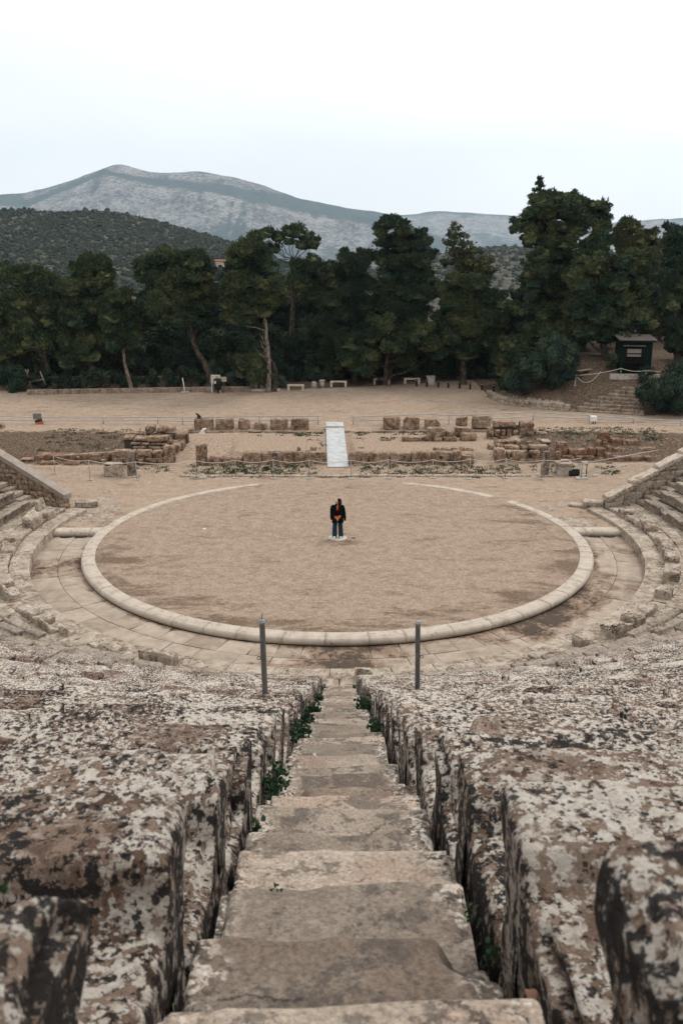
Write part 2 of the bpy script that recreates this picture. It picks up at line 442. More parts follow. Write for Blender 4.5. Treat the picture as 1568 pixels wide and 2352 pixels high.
def spots(scale, loc, thr, soft, wob, cover):
    """rounded crusts: voronoi blots with a crumbly rim, only some of the cells grown"""
    d = t.n('ShaderNodeVectorMath', operation='MULTIPLY_ADD'); nn_ = t.n('ShaderNodeTexNoise'); t.lk(t.mapv(co, loc=loc), nn_.inputs['Vector']); nn_.inputs['Scale'].default_value = scale * 1.3; nn_.inputs['Detail'].default_value = 5; nn_.inputs['Roughness'].default_value = 0.65
    t.lk(nn_.outputs['Color'], d.inputs[0]); d.inputs[1].default_value = (wob / scale,) * 3; t.lk(t.mapv(co, loc=loc), d.inputs[2])
    vo = t.n('ShaderNodeTexVoronoi'); t.lk(d.outputs[0], vo.inputs['Vector']); vo.inputs['Scale'].default_value = scale
    rnd = t.sep(vo.outputs['Color'])[0]
    rad = t.math('MULTIPLY', t.rng(rnd, 1 - cover, 1.0, 0.25, 1.0, False), thr)
    k = t.math('SUBTRACT', rad, vo.outputs['Distance'])
    return t.math('MULTIPLY', t.rng(k, 0.0, soft), t.rng(rnd, 1 - cover - 0.005, 1 - cover))
region = t.noise(1.6, 5, 0.62, t.mapv(loc=(5, 5, 5)))
tan = t.rng(t.noise(14, 7, 0.66, t.mapv(co, loc=(4, 4, 9))), 0.50, 0.53)
c = t.mix(t.math('MULTIPLY', t.math('MULTIPLY', tan, amt), 0.85), c, t.mix(t.noise(3, 3), (0.37, 0.25, 0.185), (0.31, 0.245, 0.195)))
wn = t.math('ADD', t.noise(26, 8, 0.68, t.mapv(co, loc=(1, 9, 4))), t.math('MULTIPLY', t.math('SUBTRACT', region, 0.5), -0.50))
w1 = t.rng(wn, 0.50, 0.52)
w2 = spots(27, (3, 1, 2), 0.62, 0.08, 1.1, 0.50)
w3 = spots(56, (7, 3, 1), 0.60, 0.10, 1.0, 0.42)
wk = t.math('MAXIMUM', t.math('MAXIMUM', w1, w2), w3)
wk = t.math('MULTIPLY', t.math('MULTIPLY', wk, t.rng(region, 0.66, 0.54)), amt)
wk = t.math('MULTIPLY', wk, t.math('SUBTRACT', 1.0, t.math('MULTIPLY', vert, 0.45)))
c = t.mix(t.math('MULTIPLY', wk, 0.95), c, t.ramp(t.noise(38, 5, 0.7), [(0.32, (0.42, 0.355, 0.295)), (0.46, (0.68, 0.60, 0.515)), (0.62, (0.80, 0.735, 0.65))]))
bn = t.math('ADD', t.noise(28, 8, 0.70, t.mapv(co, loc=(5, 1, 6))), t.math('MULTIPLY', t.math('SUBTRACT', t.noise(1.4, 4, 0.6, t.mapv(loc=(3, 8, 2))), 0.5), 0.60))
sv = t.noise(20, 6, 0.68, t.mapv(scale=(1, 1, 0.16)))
bn = t.math('ADD', bn, t.math('MULTIPLY', t.math('MULTIPLY', vert, t.math('SUBTRACT', sv, 0.38)), 0.75))  # real black streaks, made heavier upright to paint crevice shade into the colour
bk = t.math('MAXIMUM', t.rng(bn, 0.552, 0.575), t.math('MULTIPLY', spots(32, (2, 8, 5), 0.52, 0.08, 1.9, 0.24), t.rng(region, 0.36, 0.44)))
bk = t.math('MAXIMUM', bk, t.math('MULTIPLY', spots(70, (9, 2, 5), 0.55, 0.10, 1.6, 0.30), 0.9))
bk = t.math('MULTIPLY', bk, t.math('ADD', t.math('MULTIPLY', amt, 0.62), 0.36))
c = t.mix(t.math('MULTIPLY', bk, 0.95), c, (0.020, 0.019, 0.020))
c = t.mix(0.35, c, t.ramp(t.noise(130, 3, 0.7), [(0.3, 0.25), (0.7, 0.75)]), 'OVERLAY')
h = t.math('ADD', t.math('MULTIPLY', mid, 1.3), t.math('MULTIPLY', t.noise(30, 8, 0.75, co), 1.0))
h = t.math('ADD', h, t.math('MULTIPLY', wk, 0.12))
t.bsdf(c, 0.95, t.bump(h, 0.85, 0.05), spec=0.12)
M['lichened_limestone'] = t.m

# drain paving: stains of damp dark earth where water stands
t = NT('drain_paving')
c = t.ramp(t.noise(2.2, 6, 0.6), [(0.3, (0.20, 0.15, 0.112)), (0.5, (0.32, 0.255, 0.198)), (0.68, (0.42, 0.345, 0.275))])
sl = t.attr('slab')
c = t.mix(0.35, c, t.ramp(sl, [(0, (0.24, 0.185, 0.14)), (1, (0.46, 0.385, 0.31))]), 'MIX')
st = t.noise(1.15, 7, 0.68, dist=0.6)
st = t.math('ADD', st, t.math('MULTIPLY', t.math('SUBTRACT', t.noise(0.27, 2, 0.5, t.mapv(loc=(3, 4, 0))), 0.5), 0.7))
st2 = t.math('ADD', st, t.math('MULTIPLY', t.attr('damp'), 0.30))
c = t.mix(t.math('MULTIPLY', t.rng(st2, 0.58, 0.70), 0.8), c, (0.21, 0.135, 0.09))
c = t.mix(t.math('MULTIPLY', t.rng(t.math('ADD', st2, t.math('MULTIPLY', t.math('SUBTRACT', t.noise(7, 7, 0.8), 0.5), 1.1)), 0.70, 0.82), 0.85), c, (0.046, 0.033, 0.025))
c = t.mix(0.3, c, t.ramp(t.noise(70, 3, 0.6), [(0.3, 0.25), (0.7, 0.75)]), 'OVERLAY')
t.bsdf(c, 0.9, t.bump(t.noise(12, 6, 0.65), 0.5, 0.04), spec=0.2)
M['drain_paving'] = t.m

def gravel(name, a, b, d, masks=True, soil=(0.20, 0.125, 0.08)):
    t = NT(name)
    c = t.ramp(t.noise(2.4, 8, 0.72, dist=0.2), [(0.34, b), (0.60, a)])
    st = t.mapv(scale=(0.55, 1.25, 1))
    bl = t.math('ADD', t.noise(0.75, 7, 0.68, st, 0.5), t.math('MULTIPLY', t.math('SUBTRACT', t.noise(5, 5, 0.7), 0.5), 0.35))
    c = t.mix(t.math('MULTIPLY', t.rng(bl, 0.52, 0.72), 0.75), c, d)
    if masks:
        e = t.math('ADD', bl, t.math('MULTIPLY', t.attr('worn'), 0.26))  # worn carries real wear plus tree shade painted on the right plaza
        c = t.mix(t.math('MULTIPLY', t.rng(e, 0.60, 0.78), 0.85), c, (d[0] * 0.76, d[1] * 0.74, d[2] * 0.72))
    pb = t.math('ADD', t.math('MULTIPLY', t.noise(9, 6, 0.85), 0.6), t.math('MULTIPLY', t.noise(34, 3, 0.8), 0.4))
    c = t.mix(0.75, c, t.ramp(pb, [(0.36, 0.16), (0.64, 0.80)]), 'OVERLAY')
    sp = t.voro(24)
    c = t.mix(t.math('MULTIPLY', t.rng(sp, 0.12, 0.2, 1, 0), 0.25), c, (0.62, 0.55, 0.47))
    if masks:
        so = t.math('ADD', t.attr('soil'), t.math('MULTIPLY', t.math('SUBTRACT', t.noise(2.2, 6, 0.7), 0.5), 1.1))
        sc_ = t.ramp(t.noise(7, 6, 0.75), [(0.36, (soil[0] * .28, soil[1] * .32, soil[2] * .36)), (0.5, soil), (0.60, (soil[0] * 1.5, soil[1] * 1.5, soil[2] * 1.5))])
        sc_ = t.mix(t.rng(t.noise(11, 5, 0.85), 0.56, 0.62), sc_, (0.36, 0.29, 0.23))
        c = t.mix(t.rng(so, 0.35, 0.6), c, sc_)
        sa = t.math('ADD', t.attr('sand'), t.math('MULTIPLY', t.math('SUBTRACT', t.noise(1.6, 6, 0.7), 0.5), 0.9))
        c = t.mix(t.rng(sa, 0.4, 0.65), c, t.ramp(t.noise(7, 7, 0.8), [(0.38, (0.15, 0.10, 0.068)), (0.48, (0.30, 0.217, 0.158)), (0.62, (0.42, 0.325, 0.25))]))
    h = t.math('ADD', t.noise(20, 5, 0.7), t.math('MULTIPLY', t.noise(2, 4, 0.6), 1.0))
    t.bsdf(c, 0.95, t.bump(h, 0.5, 0.03), spec=0.1)
    M[name] = t.m
gravel('orchestra_earth', (0.340, 0.259, 0.198), (0.242, 0.174, 0.126), (0.182, 0.126, 0.088))
gravel('ground_earth', (0.365, 0.280, 0.212), (0.270, 0.196, 0.140), (0.210, 0.137, 0.092), soil=(0.098, 0.066, 0.045))

# far land
t = NT('scrub_land')
c = t.ramp(t.noise(0.03, 8, 0.7), [(0.3, (0.028, 0.034, 0.022)), (0.55, (0.055, 0.053, 0.034)), (0.75, (0.13, 0.10, 0.072))])
c = t.mix(t.rng(t.noise(0.16, 5, 0.7), 0.56, 0.64), c, (0.22, 0.17, 0.125))
t.bsdf(c, 0.95, spec=0.05); M['scrub_land'] = t.m

t = NT('mountain_rock')
mp = t.mapv(scale=(1, 1, 1.6))
big = t.noise(0.0011, 6, 0.6, mp, 0.4)
mn = t.math('ADD', t.math('MULTIPLY', t.noise(0.007, 8, 0.72, mp), 0.38), t.math('MULTIPLY', t.noise(0.05, 5, 0.8, t.mapv(scale=(1, 1, 0.6))), 0.62))
mn = t.math('SUBTRACT', mn, t.math('MULTIPLY', t.rng(t.noise(0.016, 5, 0.65, t.mapv(scale=(1, 0.12, 0.12))), 0.56, 0.68), 0.07))
c = t.ramp(mn, [(0.42, (0.035, 0.037, 0.037)), (0.49, (0.15, 0.142, 0.132)), (0.56, (0.30, 0.283, 0.262))])
sp = t.math('ADD', t.math('ADD', t.math('MULTIPLY', t.noise(0.006, 8, 0.8, mp), 0.65), t.math('MULTIPLY', t.noise(0.06, 5, 0.85, mp), 0.35)), t.math('MULTIPLY', t.math('SUBTRACT', t.attr('scrub'), 0.5), 0.30))
sp = t.math('ADD', sp, t.math('MULTIPLY', t.math('SUBTRACT', big, 0.5), 0.5))
c = t.mix(t.math('MULTIPLY', t.rng(sp, 0.49, 0.535), 0.9), c, (0.024, 0.046, 0.037))
c = t.mix(t.math('MULTIPLY', t.rng(t.voro(0.03, vec=mp), 0.16, 0.30, 1, 0), 0.55), c, (0.06, 0.075, 0.058))
c = t.mix(t.math('MULTIPLY', t.rng(t.noise(0.004, 5, 0.7, t.mapv(scale=(0.6, 1, 3.0))), 0.63, 0.69), 0.45), c, (0.36, 0.22, 0.14))
t.bsdf(c, 0.95, t.bump(t.noise(0.02, 8, 0.7), 0.8, 12.0), spec=0.05); M['mountain_rock'] = t.m

def foliage_mat(name, c0, c1, c2, transl=0.18):
    t = NT(name)
    big = t.noise(0.45, 3, 0.6)
    ri = t.geo.outputs['Random Per Island']
    f = t.math('ADD', t.math('MULTIPLY', big, 0.75), t.math('MULTIPLY', ri, 0.35))
    c = t.ramp(f, [(0.40, c0), (0.56, c1), (0.74, c2)])
    nd = t.bsdf(c, 0.75, spec=0.12)
    tr = t.n('ShaderNodeBsdfTranslucent'); t.lk(c, tr.inputs[0])
    mx = t.n('ShaderNodeMixShader'); mx.inputs[0].default_value = transl
    t.lk(nd.outputs[0], mx.inputs[1]); t.lk(tr.outputs[0], mx.inputs[2]); t.lk(mx.outputs[0], t.out.inputs[0])
    M[name] = t.m
foliage_mat('pine_foliage', (0.016, 0.036, 0.023), (0.040, 0.061, 0.032), (0.126, 0.137, 0.057), 0.03)
foliage_mat('dark_foliage', (0.014, 0.030, 0.022), (0.030, 0.050, 0.031), (0.074, 0.088, 0.042), 0.03)
foliage_mat('olive_foliage', (0.038, 0.052, 0.028), (0.070, 0.080, 0.038), (0.125, 0.118, 0.052), 0.06)
foliage_mat('bush_foliage', (0.012, 0.026, 0.020), (0.020, 0.038, 0.026), (0.038, 0.056, 0.032), 0.05)
foliage_mat('grey_foliage', (0.060, 0.078, 0.062), (0.090, 0.108, 0.080), (0.13, 0.14, 0.10))
foliage_mat('weed_foliage', (0.014, 0.036, 0.018), (0.022, 0.052, 0.024), (0.040, 0.070, 0.032))
foliage_mat('grass_foliage', (0.035, 0.055, 0.026), (0.060, 0.078, 0.036), (0.16, 0.135, 0.075))
foliage_mat('hill_foliage', (0.013, 0.021, 0.013), (0.021, 0.029, 0.016), (0.038, 0.042, 0.022), 0.0)

def simple(name, col, rough=0.6, metal=0.0, var=0.18, sc=6.0, bump=0.0, rust=None, spec=0.3):
    t = NT(name)
    a = tuple(x * (1 - var) for x in col); b = tuple(min(1, x * (1 + var)) for x in col)
    c = t.ramp(t.noise(sc, 5, 0.65), [(0.3, a), (0.7, b)])
    if rust:
        c = t.mix(t.rng(t.noise(sc * 2.3, 5, 0.7, t.mapv(loc=(4, 4, 4))), rust[0], rust[0] + 0.05), c, rust[1])
    nb = t.bump(t.noise(sc * 5, 4, 0.6), bump, 0.01) if bump else None
    t.bsdf(c, rough, nb, metal, spec); M[name] = t.m
def bark(name, a, b, c3):
    t = NT(name)
    co = t.mapv(scale=(1, 1, 0.35))
    v = t.voro(9, vec=co)
    c = t.ramp(t.math('ADD', t.math('MULTIPLY', v, 0.7), t.math('MULTIPLY', t.noise(4, 5, 0.7, co), 0.5)), [(0.2, a), (0.5, b), (0.85, c3)])
    t.bsdf(c, 0.95, t.bump(v, 0.9, 0.06), spec=0.1); M[name] = t.m
bark('pine_bark', (0.018, 0.014, 0.012), (0.048, 0.036, 0.029), (0.115, 0.088, 0.070))
bark('pale_bark', (0.05, 0.038, 0.030), (0.14, 0.105, 0.085), (0.30, 0.24, 0.20))
bark('dead_wood', (0.30, 0.25, 0.21), (0.42, 0.36, 0.31), (0.52, 0.46, 0.41))
simple('grey_post_paint', (0.27, 0.28, 0.28), 0.55, 0.0, 0.25, 14, 0.2, rust=(0.70, (0.16, 0.07, 0.04)))
simple('galvanised_steel', (0.34, 0.34, 0.34), 0.45, 0.6, 0.15, 8)
simple('dark_steel', (0.10, 0.10, 0.098), 0.5, 0.4, 0.2, 8)
simple('white_paint', (0.72, 0.70, 0.66), 0.5, 0.0, 0.06, 5)
simple('ramp_sheet', (0.44, 0.455, 0.455), 0.5, 0.0, 0.22, 2.6, 0.15, rust=(0.66, (0.27, 0.25, 0.22)))
simple('white_rope', (0.62, 0.56, 0.48), 0.9, 0.0, 0.1, 20)
simple('black_plastic', (0.012, 0.013, 0.013), 0.45, 0.0, 0.2, 8)
simple('bollard_black', (0.010, 0.012, 0.012), 0.6, 0.0, 0.2, 8)
simple('kiosk_green', (0.006, 0.014, 0.011), 0.8, 0.0, 0.25, 3, 0.2, spec=0.03)
simple('kiosk_brown', (0.009, 0.006, 0.005), 0.8, 0.0, 0.25, 3, 0.2, spec=0.03)
simple('roof_sheet', (0.13, 0.105, 0.09), 0.7, 0.0, 0.45, 3.5)
simple('old_wood', (0.30, 0.235, 0.18), 0.85, 0.0, 0.3, 9, 0.4)
simple('dark_wood', (0.045, 0.033, 0.025), 0.85, 0.0, 0.3, 9, 0.4)
simple('sign_orange', (0.55, 0.13, 0.035), 0.6, 0.0, 0.1, 6)
simple('sign_grey', (0.16, 0.155, 0.145), 0.6, 0.0, 0.2, 6)
simple('sign_tan', (0.40, 0.33, 0.25), 0.7, 0.0, 0.15, 6)
simple('board_panel', (0.60, 0.54, 0.46), 0.7, 0.0, 0.08, 3)
simple('print_grey', (0.34, 0.31, 0.27), 0.7, 0.0, 0.2, 5)
simple('skin', (0.50, 0.30, 0.21), 0.55, 0.0, 0.06, 20, spec=0.35)
simple('black_coat', (0.005, 0.0065, 0.007), 0.9, 0.0, 0.3, 14, 0.4, spec=0.05)
simple('orange_knit', (0.72, 0.115, 0.018), 0.9, 0.0, 0.15, 30, 0.4)
simple('blue_denim', (0.010, 0.033, 0.060), 0.85, 0.0, 0.25, 25, 0.3)
simple('white_shoe', (0.74, 0.72, 0.69), 0.5, 0.0, 0.05, 20)
simple('dark_hair', (0.009, 0.006, 0.005), 0.6, 0.0, 0.3, 30, 0.3, spec=0.1)
simple('disc_stone', (0.46, 0.415, 0.36), 0.8, 0.0, 0.12, 9, 0.3)
simple('lip', (0.36, 0.14, 0.10), 0.5)
simple('cat_fur_black', (0.02, 0.018, 0.016), 0.9, 0.0, 0.3, 12)
simple('cat_fur_white', (0.6, 0.55, 0.5), 0.9, 0.0, 0.1, 12)
simple('house_wall', (0.55, 0.47, 0.39), 0.9, 0.0, 0.12, 0.6)
simple('roof_tile', (0.40, 0.16, 0.09), 0.9, 0.0, 0.25, 0.8)
simple('flower_orange', (0.60, 0.12, 0.03), 0.8, 0.0, 0.2, 6)
simple('dry_leaf', (0.16, 0.075, 0.045), 0.8, 0.0, 0.3, 20)
simple('slope_earth', (0.055, 0.042, 0.032), 0.95, 0.0, 0.5, 6, 0.5)
t = NT('window_glass'); t.bsdf((0.26, 0.24, 0.21), 0.15, spec=0.5); M['window_glass'] = t.m
# ================================================================== the theatre
R0, RSTEP, Z0, ZSTEP = 14.24, 0.7757, 0.706, 0.368
NROW = 31
XO = 0.07          # the middle stairway runs a little right of the axis
STAIRS = [-106.2 + 17.7 * k for k in range(13)]
def hw(r): return 0.435 + (0.352 - 0.435) * min(1, max(0, (r - 14.5) / 21))
def pol(r, th): return np.c_[r * np.sin(th), -r * np.cos(th)]
def off(th):
    return 0.5 * np.clip(np.cos(th), 0, 1) ** 2
ORD = ['first', 'second', 'third', 'fourth', 'fifth', 'sixth', 'seventh', 'eighth', 'ninth', 'tenth', 'eleventh', 'twelfth', 'thirteenth', 'fourteenth']

def vis(P, mx=260, my=200):
    u, v, Z = proj(P)
    return Z > 0.25 and -mx < u < 682 + mx and v < 1024 + my

def wedge_name(w):
    return ('left', 6 - w) if w < 6 else ('right', w - 5)

def seat_block(MBo, i, th0, th1, rg, res, seed):
    r = R0 + RSTEP * i; zt = Z0 + ZSTEP * i
    L = (th1 - th0) * (r + 0.15)
    if res < 0.03: ax = lin(0.006, L - 0.006, res)
    else: ax = line_e(0.014, L - 0.014, res, 0.05)
    ay = np.concatenate([[0, 0.008, 0.02] if res > 0.03 else [], lin(0 if res <= 0.03 else 0.035, 0.285, res, 2), [0.30, 0.33], lin(0.35, 0.795, res, 2)])
    az = np.concatenate([lin(-0.54, -0.05, max(res, 0.02), 2), [-0.03, -0.018, -0.008, 0]] if res > 0.03 else [lin(-0.78, 0, 0.02, 2)])
    near = res < 0.05
    chip = rg.uniform(0.04, 0.17) * (0.45 if r < 18 else 1.0)
    P0 = pol(np.array([r]), np.array([th0]))[0]
    v, q = rockbox(ax, ay, az, 0.032 + 0.02 * rg.random(), 0.020 if near else 0.016, 3.6, seed, chip, off=(P0[0] * 3 + i, P0[1] * 3, zt * 5), octv=6 if near else 3)
    wv = np.clip((v[:, 2] + 0.30) / 0.2, 0, 1)
    drop = rg.uniform(0.07, 0.135)
    wob = 0.025 * fbm(np.c_[v[:, 0] * 2 + i * 7.7, np.zeros(len(v)), np.zeros(len(v))], 1.0, 3, seed)
    v[:, 2] -= drop * sstep(0.285, 0.345, v[:, 1] + wob) * wv
    v[:, 1] += 0.085 * sstep(-0.10, -0.18, v[:, 2]) * (v[:, 1] < 0.2)
    v[:, 2] += rg.uniform(-0.028, 0.020) + (v[:, 0] - L / 2) * rg.uniform(-0.012, 0.012) + (v[:, 1] - 0.3) * rg.uniform(-0.03, 0.02)
    for _ in range(rg.choice((0, 0, 1, 1, 2)) if r > 18 else rg.choice((0, 0, 0, 1))):      # an edge broken away
        cx = rg.uniform(0, L); cr = rg.uniform(0.12, 0.35)
        d = np.hypot((v[:, 0] - cx) / cr, v[:, 1] / 0.16 + 0.25 * vnoise(v * 9, seed))
        v[:, 2] -= rg.uniform(0.04, 0.14) * sstep(1.15, 0.7, d) * np.clip((v[:, 2] + 0.35) / 0.3, 0, 1)
    rr = r + v[:, 1] + rg.uniform(-0.035, 0.035)
    th = th0 + (v[:, 0]) / L * (th1 - th0)
    MBo.add(np.c_[rr * np.sin(th), -rr * np.cos(th), zt + v[:, 2]], q)

for w in range(12):
    side, k = wedge_name(w)
    rg = random.Random(100 + w)
    s0, s1 = math.radians(STAIRS[w]), math.radians(STAIRS[w + 1])
    mid = (s0 + s1) / 2
    p = pol(np.array([R0]), np.array([mid]))[0]
    desc = {1: 'lichen covered limestone seating wedge, first one %s of the central stairway', 6: 'pale limestone seating wedge, last one at far %s beside the end wall'}.get(k, 'limestone seating wedge, ' + ORD[k - 1] + ' one %s of the central stairway') % side
    root = None
    for i in range(NROW):
        r = R0 + RSTEP * i
        e0 = s0 + math.asin((hw(r) + (XO if w == 6 else 0)) / r); e1 = s1 - math.asin((hw(r) - (XO if w == 5 else 0)) / r)
        L = (e1 - e0) * r
        n = max(2, round(L / 1.3))
        cuts = [e0] + [e0 + (e1 - e0) * (j + rg.uniform(-0.22, 0.22)) / n for j in range(1, n)] + [e1]
        mb = MB(); cnt = 0
        for j in range(n):
            rg2 = random.Random(w * 10007 + i * 101 + j)
            tm = (cuts[j] + cuts[j + 1]) / 2
            P = np.array([(r + 0.3) * math.sin(tm), -(r + 0.3) * math.cos(tm), Z0 + ZSTEP * i])
            ends = [np.array([(r + 0.3) * math.sin(t_), -(r + 0.3) * math.cos(t_), Z0 + ZSTEP * i]) for t_ in (cuts[j], cuts[j + 1])]
            dist = min(np.linalg.norm(e - CAM) for e in ends + [P])
            seen = vis(P) or vis(ends[0]) or vis(ends[1])
            inframe = any(vis(e, 25, 60) for e in ends + [P])
            if not seen and dist > 3.0: continue
            res = float(np.clip(0.0055 * dist, 0.0125, 0.09)) if inframe else 0.16
            if i <= 1 and rg2.random() < 0.05 and w not in (5, 6): continue
            seat_block(mb, i, cuts[j], cuts[j + 1], rg2, res, w * 31 + i * 7 + j)
            cnt += 1
        if cnt:
            if root is None:
                root = thing('seating_wedge', desc, 'seating', (p[0], p[1], 0.3), 'seating wedges of the theatre')
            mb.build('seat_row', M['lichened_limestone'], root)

# ---- stairways between the wedges
def stair_line(r): return Z0 + ZSTEP * (r - R0) / RSTEP - 0.33
for sk, sdeg in enumerate(STAIRS):
    th = math.radians(sdeg); ct, s_ = math.cos(th), math.sin(th)
    central = sk == 6
    root = None
    rg = random.Random(40 + sk)
    for m in range(58):
        rn = R0 - 0.16 + RSTEP / 2 * m
        z = stair_line(rn)
        P = np.array([rn * s_, -rn * ct, z])
        dist = np.linalg.norm(P + np.array([0, -0.2, 0]) - CAM)
        if not vis(P, 150, 260): continue
        if not central and rn > 24 and not vis(P, 0, 0): continue
        res = float(np.clip(0.0065 * dist, 0.012, 0.12)) if central else 0.12
        wd = hw(rn) - (0.045 if central else 0.02)
        xo = XO if central else 0.0
        xl = -wd - rg.uniform(0, 0.03); xr = wd + rg.uniform(0, 0.03)
        v, q = rockbox(*( (lin(xl, xr, res, 4), lin(0, 0.46, res, 2), np.concatenate([lin(-0.30, -0.03, max(res, 0.02), 2), [-0.02, -0.01, 0]])) if res < .03 else (line_e(xl, xr, res, .03), line_e(0, .46, res, .03), line_e(-.3, 0, res, .03))), 0.018, 0.008, 3.0, 300 + m, 0.05, off=(m * 3.3, sk * 5.1, 0), octv=5)
        # worn nosing: hollow in the middle, ragged front edge, broken corners
        fr = np.clip(1 - v[:, 1] / 0.25, 0, 1)
        v[:, 2] -= (0.007 * np.exp(-((v[:, 0] - rg.uniform(-0.08, 0.08)) / 0.16) ** 2) + 0.003 * np.sin(v[:, 0] * 9 + m)) * fr
        x4 = np.c_[v[:, 0] * 4.5 + m * 9.1, np.zeros(len(v)), np.zeros(len(v))]
        v[:, 1] += 0.020 * fbm(x4, 1.0, 3, 7) * fr
        v[:, 2] += rg.uniform(-0.018, 0.018) + v[:, 0] * rg.uniform(-0.025, 0.025) + v[:, 1] * rg.uniform(-.03, .05)
        if rg.random() < 0.55:
            sd = rg.choice((-1, 1)); cr = rg.uniform(0.08, 0.2)
            d = np.hypot((v[:, 0] - sd * wd) / cr, v[:, 1] / (cr * 1.1))
            v[:, 2] -= 0.10 * sstep(1.1, 0.55, d + 0.2 * vnoise(v * 11, m))
        rr = rn + v[:, 1]
        W = np.c_[rr * s_ + (v[:, 0] + xo) * ct, -rr * ct + (v[:, 0] + xo) * s_, z + v[:, 2]]
        if root is None:
            k = abs(sk - 6); side = 'left' if sk < 6 else 'right'
            lab = 'worn limestone stairway down the middle to the orchestra' if central else 'narrow limestone stairway, %s one %s of the central stairway' % (ORD[k - 1], side)
            root = thing('stairway', lab, 'stairway', (P[0], P[1], 0.25), 'stairways between the seating wedges')
        MB().add(W, q).build('step', M['step_limestone'], root)

# ---- earth under the seats
rr = np.linspace(13.3, 38.5, 40); tt = np.radians(np.linspace(-108, 108, 120))
Rg, Tg = np.meshgrid(rr, tt, indexing='ij')
v, f = gridmesh(Rg * np.sin(Tg), -Rg * np.cos(Tg), np.where(Rg < 14.3, 0.12, Z0 + ZSTEP * (Rg - R0) / RSTEP - 0.50 - 0.5 * sstep(17, 20, Rg)))
struct(MB().add(v, f[:, ::-1]).build('hillside_earth', M['slope_earth']))

# ---- walkway behind the front bench
mb = MB(); rg = random.Random(3)
for lane, (ra, rb) in enumerate(((12.93, 13.6), (13.61, 14.42))):
    t = -107.0
    while t < 107:
        dt = rg.uniform(3.0, 5.5); t1 = min(t + dt, 107)
        a0, a1 = math.radians(t + 0.05), math.radians(t1 - 0.05)
        L = (a1 - a0) * ra
        o = 0.5 * max(0, math.cos((a0 + a1) / 2)) ** 2 * (1.0 if lane == 0 else 0.0)
        v, q = rockbox(line_e(0, L, 0.16, 0.03), line_e(0, rb - ra, 0.16, 0.03), np.array([-0.2, -0.1, -0.02, -0.01, 0]), 0.015, 0.012, 2.5, 5, 0.03, off=(t, lane * 3, 0), octv=3)
        R_ = ra + v[:, 1] + o * (1 - v[:, 1] / (rb - ra)); T_ = a0 + v[:, 0] / L * (a1 - a0)
        mb.add(np.c_[R_ * np.sin(T_), -R_ * np.cos(T_), 0.27 + 0.02 * lane + v[:, 2] + rg.uniform(-0.012, 0.012)], q)
        t = t1
struct(mb.build('walkway', M['pale_limestone']))

# ---- low step on the outer side of the drain
root = thing('drain_step', 'low curved pale limestone step edging the outer side of the drain', 'kerb', (0, -12.7, -0.2))
t = -109.5; rg = random.Random(8)
while t < 109:
    dt = rg.uniform(5.0, 8.0); t1 = min(t + dt, 110)
    a0, a1 = math.radians(t + 0.03), math.radians(t1 - 0.03); L = (a1 - a0) * 12.5
    v, q = rockbox(line_e(0, L, 0.12, 0.03), line_e(0, 0.74, 0.12, 0.03), line_e(-0.55, 0, 0.14, 0.03), 0.018, 0.008, 3, 21, 0.025, off=(t, 1, 0), octv=3)
    T_ = a0 + v[:, 0] / L * (a1 - a0); R_ = 12.17 + v[:, 1] + off(T_)
    MB().add(np.c_[R_ * np.sin(T_), -R_ * np.cos(T_), 0.15 + v[:, 2] + rg.uniform(-0.006, 0.006)], q).build('kerb_stone', M['pale_limestone'], root)
    t = t1

# ---- broken bench of honour along the step
for w in range(12):
    side, k = wedge_name(w)
    s0, s1 = math.radians(STAIRS[w]), math.radians(STAIRS[w + 1])
    rg = random.Random(900 + w)
    a = s0 + 0.036; blocks = []
    while a < s1 - 0.05:
        da = rg.uniform(0.035, 0.105); a1 = min(a + da, s1 - 0.036)
        blocks.append((a, a1)); a = a1 + rg.uniform(0.0, 0.012)
    lab = 'row of broken limestone bench blocks, %s wedge %s of the central stairway' % (ORD[k - 1], side)
    p = pol(np.array([13.1]), np.array([(s0 + s1) / 2]))[0]
    root = thing('broken_bench', lab, 'stone bench', (p[0], p[1], 0.15), 'broken front benches')
    for bi, (a0, a1) in enumerate(blocks):
        if w == 0 and bi in (2, 3): continue             # the single throne stands here
        if rg.random() < (0.30 if w in (4, 5, 6, 7) else 0.12): continue
        L = (a1 - a0) * 13.1; H = rg.choice([0.26, 0.34, 0.42, 0.46, 0.52]); D = rg.uniform(0.42, 0.60)
        if w in (5, 6): H = rg.choice([0.10, 0.16, 0.24, 0.40, 0.5]); 
        v, q = rockbox(line_e(0, L, 0.06, 0.05), line_e(0, D, 0.06, 0.05), line_e(0, H, 0.06, 0.05), 0.04, 0.055, 3.0, 60 + bi + w, 0.34, off=(w * 9.0, bi * 4.0, 0), octv=4)
        v[:, 2] *= 1 - rg.uniform(0, 0.35) * sstep(0.2, 1.0, (v[:, 0] / L if rg.random() < 0.5 else 1 - v[:, 0] / L)) * (v[:, 2] / H)
        if rg.random() < 0.35:     # remains of a backrest
            v[:, 2] += rg.uniform(0.1, 0.25) * sstep(0.6, 0.85, v[:, 1] / D) * np.clip(v[:, 2] / H, 0, 1) ** 3
        T_ = a0 + v[:, 0] / L * (a1 - a0); R_ = 12.86 + v[:, 1] + off(T_) + rg.uniform(-0.03, 0.06)
        MB().add(np.c_[R_ * np.sin(T_), -R_ * np.cos(T_), 0.14 + v[:, 2]], q).build('bench_block', M['marble'], root)

